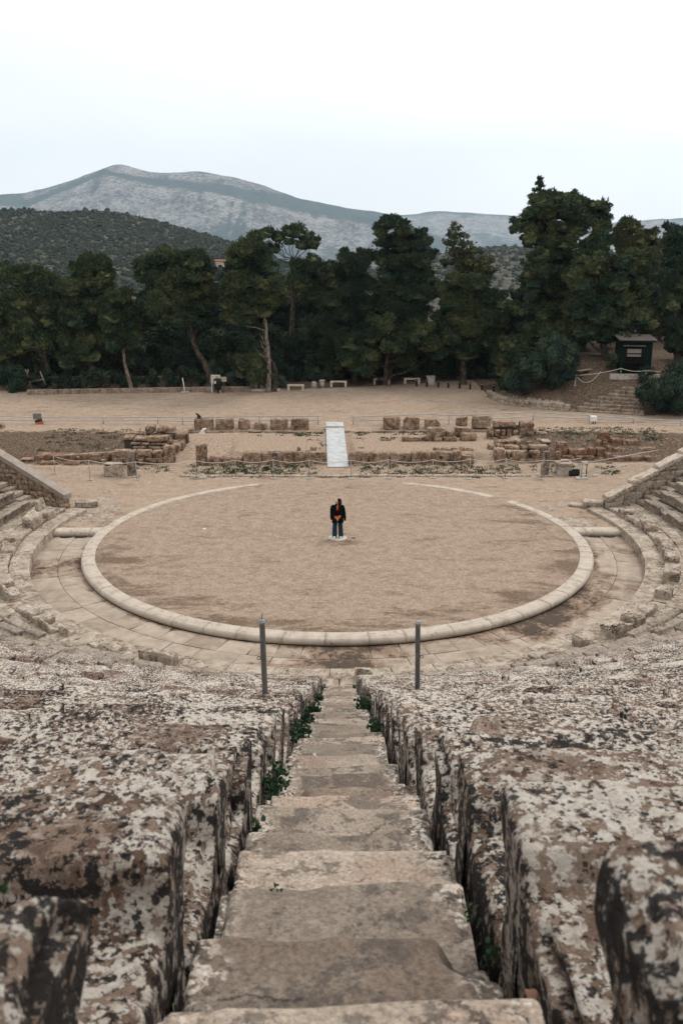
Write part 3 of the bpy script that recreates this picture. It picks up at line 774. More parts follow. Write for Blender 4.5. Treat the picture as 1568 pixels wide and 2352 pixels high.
# the one throne with its back, at the left end
th = math.radians(-101.3)
def throne(th):
    mb = MB()
    def put(v, q):
        R_ = 12.86 + v[:, 1]
        X = R_ * math.sin(th) + v[:, 0] * math.cos(th); Y = -R_ * math.cos(th) + v[:, 0] * math.sin(th)
        return np.c_[X, Y, 0.14 + v[:, 2]], q
    v, q = rockbox(lin(-0.36, 0.36, 0.04), lin(0, 0.52, 0.04), lin(0, 0.40, 0.04), 0.03, 0.015, 3, 4, 0.08)
    v[:, 2] -= 0.04 * np.exp(-((v[:, 1] - 0.25) / 0.14) ** 2) * (v[:, 2] > 0.3)
    seat = put(v, q)
    v, q = rockbox(lin(-0.37, 0.37, 0.04), lin(0.42, 0.56, 0.035), lin(0.36, 0.86, 0.04), 0.03, 0.012, 3, 5, 0.08)
    v[:, 1] += 0.22 * (v[:, 2] - 0.36)
    v[:, 0] *= 1 - 0.25 * (v[:, 2] - 0.36)
    back = put(v, q)
    return seat, back
root = thing('stone_throne', 'limestone seat of honour with high curved backrest among broken blocks at left', 'throne', (12.9 * math.sin(th), -12.9 * math.cos(th), 0.14))
s_, b_ = throne(th)
MB().add(*s_).build('seat', M['marble'], root); MB().add(*b_).build('backrest', M['marble'], root)

# ---- drain floor
mb = MB(); sa, da_ = [], []; rg = random.Random(77)
def damp(x, y):
    th = np.degrees(np.arctan2(x, -y))
    g = 1.0 * np.exp(-((th - 42) / 17) ** 2) * np.exp(-((np.hypot(x, y) - 11.0) / 0.8) ** 2)
    g += 1.1 * np.exp(-((th + 0) / 7.5) ** 2)
    g += 0.40 * np.exp(-((th + 76) / 7) ** 2) + 0.3 * np.exp(-((th - 82) / 6) ** 2) * (np.hypot(x, y) > 11.2)
    g += 0.5 * np.exp(-((np.hypot(x, y) - 10.42) / 0.14) ** 2)
    return g
for lane, (ra, rb) in enumerate(((10.30, 11.22), (11.232, 12.20))):
    tm = 90 + math.degrees(math.asin(1.25 / ra)) - 0.2
    t = -tm
    while t < tm - 0.5:
        dt = rg.uniform(4.0, 6.6); t1 = min(t + dt, tm)
        if tm - t1 < 2: t1 = tm
        a0, a1 = math.radians(t), math.radians(t1)
        nn = 10; aa = np.linspace(a0 + 0.0006, a1 - 0.0006, nn); rr = np.linspace(0, 1, 9)
        A_, B_ = np.meshgrid(aa, rr, indexing='ij')
        o = off(A_) if lane == 1 else 0 * A_
        ang = (B_ - 0.5) * rg.uniform(-0.004, 0.004)
        Rr = ra + (rb + o - ra - 0.006) * B_
        z = -0.22 + rg.uniform(-0.006, 0.006) + 0.006 * fbm2(Rr * 9, A_ * 90, 1.0, 2, 3)
        ed = np.minimum(np.minimum(A_ - aa[0], aa[-1] - A_) * 11, np.minimum(B_, 1 - B_))
        z = z - np.where(ed < 1e-4, 0.03, 0)
        X, Y = Rr * np.sin(A_ + ang), -Rr * np.cos(A_ + ang)
        v, f = gridmesh(X, Y, z); mb.add(v, f)
        sa.append(np.full(len(v), rg.random())); da_.append(damp(v[:, 0], v[:, 1]))
        t = t1
struct(mb.build('drain_floor', M['drain_paving'], attrs={'slab': np.concatenate(sa), 'damp': np.concatenate(da_)}))
Rg, Tg = np.meshgrid(np.linspace(9.7, 13.6, 12), np.radians(np.linspace(-112, 112, 140)), indexing='ij')
v, f = gridmesh(Rg * np.sin(Tg), -Rg * np.cos(Tg), np.full(Rg.shape, -0.262))
struct(MB().add(v, f[:, ::-1]).build('drain_bed', M['slope_earth']))

# ---- kerb ring round the orchestra
prof = [(9.80, -0.30), (9.80, 0.018), (9.812, 0.030), (9.95, 0.031), (10.08, 0.031), (10.17, 0.030), (10.185, 0.020), (10.20, 0.016)]
prof += [(10.21 + 0.135 * math.cos(a), -0.115 + 0.135 * math.sin(a)) for a in np.radians([80, 62, 44, 26, 8, -10, -28, -46, -62])] + [(10.22, -0.26), (10.20, -0.30)]
prof = np.array(prof)
def extr(path_fn, L, prof, seed, zc=0.0):
    n = max(3, int(L / 0.12)); s = np.linspace(0.004, L - 0.004, n + 1)
    s = np.concatenate([[s[0]], s, [s[-1]]])
    pc = prof.mean(0)
    S, K = np.meshgrid(s, np.arange(len(prof)), indexing='ij')
    pr = np.repeat(prof[None], len(s), 0).copy()
    pr[0] = pc + (pr[0] - pc) * 0.985; pr[-1] = pc + (pr[-1] - pc) * 0.985
    pr[[0, -1]] *= 1
    X, Y, Z = path_fn(S, pr[..., 0], pr[..., 1])
    nz = 0.0025 * fbm(np.c_[X.ravel(), Y.ravel(), Z.ravel()], 3, 3, seed).reshape(X.shape)
    v, f = gridmesh(X, Y, Z + nz + zc)
    m = len(prof); nn = len(s)
    c0 = v[:m].mean(0); c1 = v[(nn - 1) * m:].mean(0)
    b = len(v); v = np.concatenate([v, [c0, c1]])
    k = np.arange(m - 1)
    caps = np.concatenate([np.c_[k, k + 1, np.full(m - 1, b)], np.c_[(nn - 1) * m + k + 1, (nn - 1) * m + k, np.full(m - 1, b + 1)]])
    return v, [f, caps]
root = thing('orchestra_kerb', 'pale stone kerb ring with rounded outer edge around the orchestra', 'kerb', (0, -10, -0.25))
t = -180.0; rg = random.Random(12)
while t < 180:
    dt = rg.uniform(6.4, 9.0); t1 = min(t + dt, 180)
    for cut in (125.5, 131.5):
        if t < cut - 0.01 and t1 > cut - 2: t1 = min(t1, cut) if t1 < cut + 7 and t1 >= cut else t1
    a0, a1 = math.radians(t), math.radians(t1); tc = (t + t1) / 2
    skip = 125.4 < tc < 131.6
    sink = -0.05 * max(0, (abs(tc) - 128) / 30) if abs(tc) > 128 else 0
    if not skip and abs(tc) < 158:
        v, fs = extr(lambda S, r, z: (r * np.sin(a0 + S / 10), -r * np.cos(a0 + S / 10), z), (a1 - a0) * 10, prof, 5, rg.uniform(-0.003, 0.003) + sink * 0.55)
        MB().add(v, fs).build('kerb_stone', M['kerb_limestone'], root)
    t = t1
# cross kerbs closing the drain at each end
for sgn, nm in ((-1, 'left'), (1, 'right')):
    root = thing('drain_kerb', 'straight rounded stone kerb closing the %s end of the drain' % nm, 'kerb', (sgn * 11.2, 1.2, -0.25), 'straight drain kerbs')
    for x0, x1 in ((10.12, 10.62), (10.62, 12.19)):
        v, fs = extr(lambda S, r, z: (sgn * (x0 + S), 1.02 - (r - 10.2) * 1.0 + 0.12, z), x1 - x0, prof, 6)
        if sgn < 0: fs = [f[:, ::-1] for f in fs]
        MB().add(v, fs).build('kerb_stone', M['kerb_limestone'], root)
    for xh in (10.95, 11.6):
        a = np.linspace(PI, 2 * PI, 16)
        v = np.concatenate([[[sgn * xh, 0.98, -0.205]], np.c_[sgn * xh + 0.26 * np.cos(a), 0.98 + 0.17 * np.sin(a), np.full(16, -0.208)], np.c_[sgn * xh + 0.27 * np.cos(a), 0.98 + 0.18 * np.sin(a), np.full(16, -0.23)]])
        k = np.arange(1, 16)
        f = [np.c_[np.zeros(15, int), k, k + 1], np.c_[k, k + 16, k + 17, k + 1]]
        MB().add(v, f).build('drain_mouth_shade', M['bollard_black'], root)  # flat black disc painting the shade of a drain opening

# ---- orchestra floor
rr = np.concatenate([np.linspace(0.02, 9.0, 70), np.linspace(9.1, 9.86, 12)]); tt = np.linspace(0, 2 * PI, 241)
Rg, Tg = np.meshgrid(rr, tt, indexing='ij'); X, Y = Rg * np.sin(Tg), -Rg * np.cos(Tg)
Z = 0.012 + 0.012 * fbm2(X, Y, 0.6, 4, 2) - 0.02 * sstep(9.2, 9.8, Rg) * (Y < 3)
v, f = gridmesh(X, Y, Z)
worn = 0.75 * sstep(6.8, 9.6, Rg) * sstep(6, -3, Y) + 0.7 * np.exp(-(np.hypot(X, Y) / 1.1) ** 2) + 0.55 * np.exp(-((X - 8) ** 2 + (Y - 3.6) ** 2) / 4)
z0 = np.zeros(X.size)
struct(MB().add(v, f[:, ::-1]).build('orchestra_floor', M['orchestra_earth'], attrs={'worn': worn.ravel(), 'soil': z0, 'sand': z0}))

# ---- the ground beyond: parodos, stage ruin, plaza, wooded mound
MOUND = np.array([(11.0, 31.5), (11.25, 29.6), (11.7, 28.2), (12.8, 26.7), (15.5, 24.75), (19.8, 23.0), (27, 21.0), (40, 19)])
def ground_h(x, y):
    h = np.zeros_like(x)
    h += 0.05 * sstep(10.9, 11.1, y)
    bank = 0.26 * sstep(11.15, 12.3, y)
    # stage terrace
    back = bank + 0.54 * sstep(12.5, 13.3, y)
    gap = bank + 0.54 * sstep(12.4, 17.5, y)                       # sandy way up on the left
    left = 0.5 * bank + 0.89 * sstep(12.0, 18.0, y); right = bank + 0.74 * sstep(12.6, 16.5, y)
    wgap = sstep(-9.2, -8.6, x) * sstep(-5.7, -6.2, x)
    cen = back * (1 - wgap) + gap * wgap
    wl = sstep(-9.0, -10.5, x); wr = sstep(9.5, 10.5, x)
    h += cen * (1 - wl) * (1 - wr) + left * wl + right * wr
    tr = np.clip(1 - (np.abs(x - 0.0 + (y - 12) * 0.03) - 0.72) / 0.25, 0, 1)
    h = h * (1 - tr) + np.minimum(h, np.interp(y, [11.15, 12.2, 19.6], [0.05, 0.27, 0.95]) - 0.05) * tr
    h = np.where(y > 18.4, np.maximum(h, 0.80 + 0.22 * sstep(18.4, 19.6, y)), h)
    # wooded mound at the right
    yl = np.interp(x, MOUND[:, 0], MOUND[:, 1])
    d = (y - yl) * 0.90
    m = np.where(x > 11.0, np.clip(d, 0, 99), 0)
    stp = sstep(15.1, 15.5, x) * sstep(23.5, 22.5, x)       # the flight of steps cuts into the slope
    mh = np.where(m > 0, np.minimum((0.52 - 0.50 * stp) * sstep(0, 0.25, m) + (0.28 + 0.17 * stp) * m - 0.10 * stp, 2.35 + 0.05 * m), 0)
    xl = np.maximum(11.0, 0.1705 * (y + CD) + 0.25)
    mh = np.maximum(mh, 0) * sstep(0.0, 0.4 + 0.22 * np.clip(y - 28, 0, 12), x - xl)
    h += mh
    h += 0.03 * fbm2(x, y, 0.5, 4, 31) * sstep(3, 10, y) + 0.07 * fbm2(x, y, 0.9, 4, 32) * ((wl + wr) > 0.3) * sstep(12, 14, y) * sstep(20, 18.5, y)
    h -= 2.6 * sstep(42, 47, y)
    r = np.hypot(x, y)
    h = np.where(r < 9.75, -0.08, h)
    h += 0.012 * fbm2(x, y, 1.1, 3, 44) * (y < 11)
    return np.where(y < 1.22, -0.7, h)
xs = np.concatenate([np.arange(-40, -27, 0.6), np.arange(-27, 28, 0.125), np.arange(28, 44, 0.6)])
ys = np.concatenate([np.arange(0.7, 24, 0.11), np.arange(24, 48, 0.25)])
X, Y = np.meshgrid(xs, ys, indexing='ij'); Z = ground_h(X, Y)
v, f = gridmesh(X, Y, Z)
soil = np.zeros_like(X); sand = np.zeros_like(X)
soil += 0.70 * sstep(-9.6, -11, X) * sstep(12.2, 13, Y) * sstep(18.6, 17.4, Y + 0.8 * fbm2(X, Y, 0.4, 3, 5))
soil += 0.68 * sstep(9.8, 11, X) * sstep(12.2, 13, Y) * sstep(18.8, 17.6, Y + 0.10 * (X - 12))
soil += 0.30 * ((np.abs(X) < 10) & (Y > 11.2) & (Y < 12.4))
soil += 0.55 * ((np.abs(X) < 10)) * np.exp(-((Y - 18.6) / 0.45) ** 2)
yl = np.interp(X, MOUND[:, 0], MOUND[:, 1])
soil += 0.8 * sstep(0.1, 0.5, (Y - yl)) * (X > 11.1)
soil += 0.8 * sstep(33.4, 35.5, Y + 0.5 * fbm2(X, Y, 0.5, 3, 9) - np.where(X > -4, np.minimum((X + 4) * 0.34, 5.0), 0))
sand += 0.62 * sstep(12.8, 13.4, Y) * sstep(18.3, 17.8, Y) * (np.abs(X) < 10)
sand += 0.5 * ((X < -9) & (Y > 17.5) & (Y < 19.6))
worn = 0.35 * sstep(20, 30, X + Y * 0.3) + 0.4 * np.exp(-((X - 12) ** 2 + (Y - 27) ** 2) / 14) + 0.35 * ((np.abs(X) > 9.5) & (Y < 6) & (Y > 1.2))  # right plaza terms paint tree shade into the ground colour
struct(MB().add(v, f).build('ground', M['ground_earth'], attrs={'worn': worn.ravel(), 'soil': np.clip(soil, 0, 1).ravel(), 'sand': sand.ravel()}))

# white pebble mosaic remains in the two side passages, lying flat in the earth
def fragments(name, label, spots, seed):
    rg = random.Random(seed); mb = MB()
    for (xd, yd, wx, wy, n) in spots:
        p = at(xd, yd, 4.0)
        # find the plane point at z=0.01
        t_ = (0.01 - CH) / (p[2] - CH); c = CAM + (p - CAM) * t_
        for _ in range(n):
            x, y = c[0] + rg.uniform(-wx, wx), c[1] + rg.uniform(-wy, wy)
            s = rg.uniform(0.05, 0.22)
            a = np.arange(9) * 2 * PI / 9; rr = s * np.array([rg.uniform(0.5, 1) for _ in range(9)])
            px, py = x + rr * np.cos(a) * 1.5, y + rr * np.sin(a)
            zz = float(ground_h(np.array([x]), np.array([y]))[0])
            top = np.c_[px, py, np.full(9, zz + 0.014)]; bot = np.c_[px * 1 + 0.02 * np.cos(a), py + 0.02 * np.sin(a), np.full(9, zz - 0.03)]
            i = np.arange(9); j = (i + 1) % 9
            mb.add(np.concatenate([top, bot, [[x, y, zz + 0.016]]]), [np.c_[i, j, np.full(9, 18)], np.c_[i, i + 9, j + 9, j]])
    o = mb.build(name, M['marble'], None); struct(o, 'stuff'); o['label'] = label; o['category'] = 'paving'
fragments('paving_fragments', 'patches of white pebble paving in the earth of left passage', [(225, 1168, 0.9, 0.45, 50), (220, 1186, 0.7, 0.35, 40), (235, 1145, 0.5, 0.2, 12), (215, 1200, 0.6, 0.2, 14), (255, 1128, 0.3, 0.12, 6)], 1)
fragments('paving_fragments', 'patches of white pebble paving in the earth of right passage', [(1320, 1200, 0.5, 0.3, 34), (1345, 1205, 0.5, 0.2, 26), (1290, 1190, 0.35, 0.3, 26), (1258, 1165, 0.08, 0.6, 8), (1280, 1130, 1.2, 0.3, 12), (1283, 1160, 0.2, 0.1, 6)], 2)

# ---- sloping end walls of the seating
def end_wall(sgn, tip, phi, slope, length, mono):
    label = 'smooth grey stone end wall with straight sloping coping at left' if mono else 'rough lichened stone end wall with stepped coping slabs at right'
    root = thing('end_wall', label, 'wall', (tip[0], tip[1], 0.0), 'sloping end walls')
    c, s = math.cos(phi), math.sin(phi)
    def place(v):   # local: x along wall outward, y across, z up
        return np.c_[tip[0] + sgn * (v[:, 0] * c) - v[:, 1] * s * sgn * sgn * (1 if sgn > 0 else -1), tip[1] + v[:, 0] * s + v[:, 1] * c, v[:, 2]]
    n = int(length / 1.3); rg = random.Random(9 if mono else 10)
    for k in range(n):
        x0, x1 = k * 1.3, (k + 1) * 1.3 - (0.005 if mono else 0.015)
        v, q = rockbox(line_e(x0, x1, 0.07, .03), line_e(-0.28, 0.28, 0.07, .03), line_e(-0.24, 0.0, 0.06, .03), 0.012 if mono else 0.03, 0.004 if mono else 0.02, 3, 2, 0.01 if mono else 0.09, off=(k, 2, sgn * 3), octv=3)
        zc = tip[2] + slope * v[:, 0] if mono else tip[2] + slope * x0 + (slope * 0.80) * (v[:, 0] - x0) + rg.uniform(-0.02, 0.02)
        v[:, 2] += zc
        W = place(v)
        MB().add(W, q[:, ::-1] if sgn < 0 else q).build('coping', M['coping_stone' if mono else 'lichened_wall'], root)
    # body of the wall below
    mb = MB(); z = 0.0; row = 0
    while z < tip[2] + slope * length:
        xs_ = max(0.05, (z + 0.30 - tip[2]) / slope); x = xs_
        while x < length:
            w_ = rg.uniform(0.25, 0.6) if mono else rg.uniform(0.7, 1.2)
            hh = 0.235 if mono else 0.42
            ztop = tip[2] + slope * x - 0.235
            v, q = rock(x + w_ / 2, 0, 0, w_ - 0.02, 0.40 if mono else 0.46, hh + 0.02, 0.09, 0.03, 0.02, 3, row * 40 + int(x * 10), 0.08)
            v[:, 2] += z
            v[:, 2] = np.minimum(v[:, 2], tip[2] + slope * np.maximum(v[:, 0], 0.05) - 0.215)
            mb.add(place(v), q[:, ::-1] if sgn < 0 else q); x += w_
        z += 0.235 if mono else 0.42; row += 1
    mb.build('wall', M['rubble_stone' if mono else 'pale_limestone'], root)
    v, q = box(0.15, length, -0.17, 0.17, -0.4, 0.0)
    v[:, 2] = np.where(v[:, 2] > -0.2, tip[2] + slope * v[:, 0] - 0.26, v[:, 2])
    MB().add(place(v), q[:, ::-1] if sgn < 0 else q).build('wall_core', M['slope_earth'], root)
stone('lichened_wall', (0.50, 0.42, 0.34), (0.40, 0.33, 0.26), (0.24, 0.18, 0.14), (0.18, 0.12, 0.085), 0.45, 0.5, 1.0, bump=0.8)
end_wall(-1, (-12.5, 4.72, 0.70), math.radians(20), 0.475, 9.2, True)
end_wall(1, (12.28, 4.26, 0.70), math.radians(18), 0.475, 9.2, False)
# loose slabs at the feet of the end walls
mb = MB().add(*rock(-11.75, 5.0, 0.0, 1.0, 0.62, 0.30, 0.06, 0.04, 0.03, 3, 5, 0.12, rot=0.4))
single(mb, 'stone_block', M['marble'], 'broken pale stone block lying at the foot of left end wall', 'stone block')
mb = MB().add(*rock(11.9, 4.75, 0.0, 0.95, 0.62, 0.34, 0.06, 0.04, 0.02, 3, 6, 0.08, rot=-0.35))
single(mb, 'stone_block', M['marble'], 'hollowed pale stone block at the foot of right end wall', 'stone block')
mb = MB().add(*rock(11.25, 4.9, 0.0, 0.9, 0.4, 0.13, 0.06, 0.04, 0.02, 3, 7, 0.08, rot=-0.55))
single(mb, 'stone_slab', M['marble'], 'low flat stone slab on the earth before right end wall', 'stone slab')

# ---- round stone in the middle
a = lambda z, r: (0, 0, z, r, r)
v, f = loft([a(0.0, 0.385), a(0.045, 0.39), a(0.06, 0.375), a(0.064, 0.2)], 40)
v[:, :2] *= (1 + 0.03 * fbm(v, 4, 3, 2))[:, None]
single(MB().add(v, f), 'centre_stone', M['disc_stone'], 'round white stone disc in the middle of the orchestra', 'stone disc')
# ================================================================== stage building ruins
FS = 2731 / 1568
def crop_pt(o, x, y, Y):      # o = (x0, y0, scale full/px) of a detail view of the photo
    return at((o[0] + x * o[2]) / FS, (o[1] + y * o[2]) / FS, Y)
def stone_from(o, rect, Y, depth, seed, rr=0.05, amp=0.03, chip=0.08, res=None, z_min=None, shr=0.86, **kw):
    x0, y0, x1, y1 = rect
    a = crop_pt(o, x0, y1, Y); b = crop_pt(o, x1, y0, Y)
    w = b[0] - a[0]; h = (b[2] - a[2])
    h2 = max(0.08, h - depth * 0.20 * (1 if shr else 0))        # part of the seen height is the top face
    zb = a[2]
    if z_min is not None: h2 += max(0, zb - z_min); zb = min(zb, z_min)
    res = res or 0.075
    return rock((a[0] + b[0]) / 2, Y + depth / 2, zb, w * 0.955, depth, h2, res, rr, amp, 3.0, seed, chip, **kw)

def gz(x, y): return float(ground_h(np.array([float(x)]), np.array([float(y)]))[0])

C7 = (700, 1500, 1000 / 1568)
C4 = (400, 1650, 500 / 1568)
C0 = (0, 1650, 500 / 1568)
C14 = (1400, 1620, 500 / 1568)
C18 = (1850, 1620, 500 / 1568)
C22 = (2231, 1620, 500 / 1568)

# row of upright blocks before the far railing
YB = 19.0
left = [((118, 268, 237, 357), C7), ((253, 268, 366, 356), C7), ((392, 268, 470, 356), C7), ((490, 292, 576, 357), C7), ((595, 267, 707, 356), C7), ((725, 267, 840, 357), C7)]
lab = ['large square poros block with a cat on top, leftmost of upright row', 'large square poros block, second from left in upright row left of ramp', 'narrower poros block with rounded shoulders, third from left in upright row',
       'small low poros block between two taller upright ones left of ramp', 'large square dark stained poros block, second upright block left of the ramp', 'large square poros block, nearest upright block left of the white ramp']
for k, ((r, o), l) in enumerate(zip(left, lab)):
    v, q = stone_from(o, r, YB, 0.5, 11 + k, 0.05 if k not in (2, 3) else 0.16, 0.02, 0.10, 0.055, taper=0.05 if k in (2, 3) else 0.0)
    single(MB().add(v, q), 'upright_block', M['poros_stone'], l, 'stone block', 'upright poros blocks behind the stage')
right = [((410, 140, 633, 320), C14), ((665, 140, 878, 318), C14), ((930, 165, 1140, 305), C14), ((1330, 125, 1480, 270), C14), ((118, 122, 362, 292), C18)]
lab = ['speckled square poros block, nearest upright block right of the ramp', 'upright poros block with a broken upper left corner right of ramp', 'low broken poros block with sloping right shoulder, third right of ramp',
       'notched upright poros block with a pointed top right of the ramp', 'large square poros block at right end of the upright row']
for k, ((r, o), l) in enumerate(zip(right, lab)):
    v, q = stone_from(o, r, YB, 0.5, 31 + k, 0.05, 0.025, 0.12, 0.055)
    zmin, zmax = v[:, 2].min(), v[:, 2].max(); xm = v[:, 0].min(); xw = v[:, 0].max() - xm
    u = (v[:, 0] - xm) / xw; h = (v[:, 2] - zmin) / (zmax - zmin)
    if k == 1: v[:, 2] = np.where(h > 0.4, np.minimum(v[:, 2], zmin + (zmax - zmin) * (0.62 + 1.9 * u)), v[:, 2])
    if k == 2: v[:, 2] = np.where(h > 0.3, np.minimum(v[:, 2], zmin + (zmax - zmin) * np.minimum(1.0, 0.55 + 1.7 * (1 - u))), v[:, 2])
    if k == 3: v[:, 2] = np.where(h > 0.3, np.minimum(v[:, 2], zmin + (zmax - zmin) * np.where(u < 0.45, 0.85, 0.70 + 0.36 * u)), v[:, 2])
    single(MB().add(v, q), 'upright_block', M['poros_stone'], l, 'stone block', 'upright poros blocks behind the stage')

# row of ashlar blocks along the front of the stage
YF = 12.45
front_l = [(205, 505, 290, 545), (292, 500, 423, 552), (428, 474, 543, 550), (546, 476, 673, 550), (675, 475, 806, 552), (810, 473, 952, 550)]
n = len(front_l)
for k, r in enumerate(front_l):
    v, q = stone_from(C7, r, YF, 0.55, 51 + k, 0.05 if k > 1 else 0.12, 0.028, 0.13, 0.06, z_min=0.0)
    l = 'weathered ashlar block, %s one left of the white ramp in the front row' % ORD[n - 1 - k] if k > 1 else ('low broken stone, %s lone upright stone' % ('right beside the' if k == 0 else 'second right of the'))
    single(MB().add(v, q), 'ashlar_block', M['poros_stone'], l, 'stone block', 'ashlar blocks along the stage front')
front_r = [(C7, (1086, 476, 1213, 550)), (C7, (1215, 475, 1345, 552)), (C7, (1347, 478, 1478, 555)), (C14, (765, 570, 1000, 725)), (C14, (1005, 575, 1282, 727)), (C14, (1290, 560, 1400, 722)), (C14, (1395, 615, 1560, 718))]
for k, (o, r) in enumerate(front_r):
    v, q = stone_from(o, r, YF, 0.55 if k != 4 else 0.4, 71 + k, 0.09 if k in (0, 1) else 0.045, 0.025 if k != 4 else 0.010, 0.14 if k != 4 else 0.04, 0.06, z_min=0.0)
    l = 'weathered ashlar block, %s one right of the white ramp in front row' % ORD[k]
    if k == 4: l = 'smooth ashlar block with a square hole right of the white ramp'
    if k == 4:
        root = thing('ashlar_block', l, 'stone block', ((v[:, 0].min() + v[:, 0].max()) / 2, YF + 0.2, v[:, 2].min()), 'ashlar blocks along the stage front')
        MB().add(v, q).build('stone', M['poros_stone'], root)
        p = crop_pt(C14, 1138, 657, YF - 0.005)
        MB().add(*box(p[0] - 0.07, p[0] + 0.07, YF - 0.012, YF + 0.05, p[2] - 0.07, p[2] + 0.07)).build('dowel_hole_shade', M['bollard_black'], root)  # solid black box, the shade inside the hole put into its colour
    else:
        single(MB().add(v, q), 'ashlar_block', M['poros_stone'], l, 'stone block', 'ashlar blocks along the stage front')
v, q = stone_from(C7, (130, 430, 197, 553), YF, 0.45, 91, 0.08, 0.05, 0.15, 0.05, z_min=0.0)
single(MB().add(v, q), 'upright_stone', M['poros_stone'], 'lone tall upright stone standing in the left gap of stage front', 'standing stone')
v, q = stone_from(C4, (790, 402, 930, 635), 12.6, 0.5, 92, 0.12, 0.06, 0.2, 0.05, z_min=0.0)
single(MB().add(v, q), 'upright_stone', M['poros_stone'], 'tall rough upright stone closing the right end of left ruined wall', 'standing stone')
v, q = stone_from(C18, (392, 530, 545, 728), 12.6, 0.5, 93, 0.10, 0.05, 0.18, 0.05, z_min=0.0)
single(MB().add(v, q), 'upright_stone', M['poros_stone'], 'upright rough stone closing the left end of right ruined wall', 'standing stone')
# small stones behind the front row at the right
for k, r in enumerate([(1045, 522, 1128, 572), (1140, 528, 1255, 572), (1262, 520, 1360, 580), (1365, 512, 1445, 600), (1452, 535, 1560, 612)]):
    v, q = stone_from(C14, r, 13.3, 0.4, 101 + k, 0.07, 0.04, 0.12, 0.06, z_min=0.6)
    single(MB().add(v, q), 'rubble_block', M['poros_stone'], 'small squared stone behind the front row, %s from left at right of ramp' % ORD[k], 'stone block', 'small stones behind the front row')
for k, (x, y) in enumerate(((775, 463), (868, 463))):
    p = crop_pt(C7, x, y + 8, 13.3)
    single(MB().add(*rock(p[0], 13.4, gz(p[0], 13.4) - 0.03, 0.2 + 0.15 * k, 0.25, 0.24, 0.05, 0.07, 0.03, 4, 5 + k)), 'loose_stone', M['poros_stone'], ['small pointed stone on the sand left of the ramp', 'small flat brown stone on the sand nearest ramp'][k], 'stone', 'loose stones on the stage sand')

def ruin(name, label, o, courses, mat, seed, base_y):
    """courses: list of (Y, depth, [rects]) from the bottom up; one mesh"""
    mb = MB(); i = 0
    for (Y, dp, rects) in courses:      # dark earth packing behind the stones of each course, seen only in the joints
        rs = sorted(rects); run = [list(rs[0])]
        for r in rs[1:]:
            if r[0] - run[-1][2] < 25: run[-1] = [run[-1][0], max(run[-1][1], r[1]), max(run[-1][2], r[2]), max(run[-1][3], r[3])]
            else: run.append(list(r))
        for r in run:
            a = crop_pt(o, r[0], r[3], Y); b = crop_pt(o, r[2], r[1], Y)
            if b[0] - a[0] > 0.5: mb.add(*box(a[0] + .06, b[0] - .06, Y + .16, Y + dp - .05, min(a[2], gz((a[0] + b[0]) / 2, Y)) - .05, max(a[2] + .08, b[2] - dp * .2 - .10)), mi=1)
    for (Y, dp, rects) in courses:
        for r in rects:
            rgk = random.Random(seed * 100 + i)
            v, q = stone_from(o, r, Y + rgk.uniform(-0.05, 0.06), dp, seed * 50 + i, rgk.choice((0.04, 0.06, 0.10)), 0.035, 0.16, 0.07, z_min=None, taper=rgk.uniform(0, 0.06), rot=rgk.uniform(-0.03, 0.03))
            p = v[:, 2].min(); g = gz(v[:, 0].mean(), Y)
            if p > g - 0.02 and p - g < 0.5: v[:, 2] = np.where(v[:, 2] < p + 0.06, np.minimum(v[:, 2], g - 0.05), v[:, 2])
            mb.add(v, q); i += 1
    return single(mb, name, [M[mat], M['slope_earth']], label, 'ruined wall', 'ruined walls of the stage')

ruin('ruined_wall', 'stepped heap of brown squared stones, ruined wall left of sandy way', C4, [
    (12.6, 0.5, [(160, 560, 282, 628), (287, 555, 335, 628), (450, 562, 550, 620), (555, 552, 800, 622)]),
    (12.7, 0.6, [(140, 455, 385, 558), (390, 455, 440, 560), (443, 455, 640, 560), (642, 462, 787, 556)]),
    (13.7, 0.6, [(400, 405, 582, 458), (588, 405, 802, 462)]),
    (13.8, 0.6, [(370, 355, 622, 412), (628, 360, 770, 412), (772, 370, 832, 412)]),
    (14.0, 0.8, [(405, 285, 585, 366), (583, 275, 835, 374), (285, 275, 400, 345)]),
    (15.6, 0.7, [(560, 142, 682, 278), (380, 228, 482, 292), (482, 246, 530, 282), (716, 158, 835, 255), (838, 170, 936, 248), (800, 248, 915, 290), (918, 226, 1095, 297), (670, 226, 706, 266), (705, 258, 790, 282)]),
], 'poros_stone', 1, 625)
mb = MB()
for k, (r, Y) in enumerate((((835, 305, 1035, 395), 15.2), ((880, 362, 985, 500), 13.4), ((980, 335, 1035, 480), 14.4))):
    mb.add(*stone_from(C4, r, Y, 1.2, 200 + k, 0.05, 0.02, 0.08, 0.07))
single(mb, 'ruined_wall', M['poros_stone'], 'smooth dark return wall running back beside the sandy way', 'ruined wall', 'ruined walls of the stage')
v, q = stone_from(C4, (1095, 176, 1178, 240), 18.2, 0.5, 210, 0.15, 0.04, 0.1, 0.05)
single(MB().add(v, q), 'rubble_block', M['poros_stone'], 'small rounded stone left of the block with the cat', 'stone block')
ruin('rubble_bank', 'low bank of rounded reddish poros boulders at far left of ruins', C0, [
    (12.3, 0.7, [(470, 700, 700, 752), (690, 690, 800, 752)]),
    (12.6, 0.7, [(470, 602, 740, 705), (780, 610, 985, 740), (1120, 630, 1200, 745)]),
    (13.4, 0.8, [(435, 496, 660, 632), (664, 500, 935, 632), (985, 497, 1245, 622), (1258, 590, 1400, 628)]),
    (13.2, 0.6, [(240, 560, 420, 605), (285, 595, 390, 628), (1340, 490, 1400, 620)]),
], 'red_poros_stone', 2, 700)
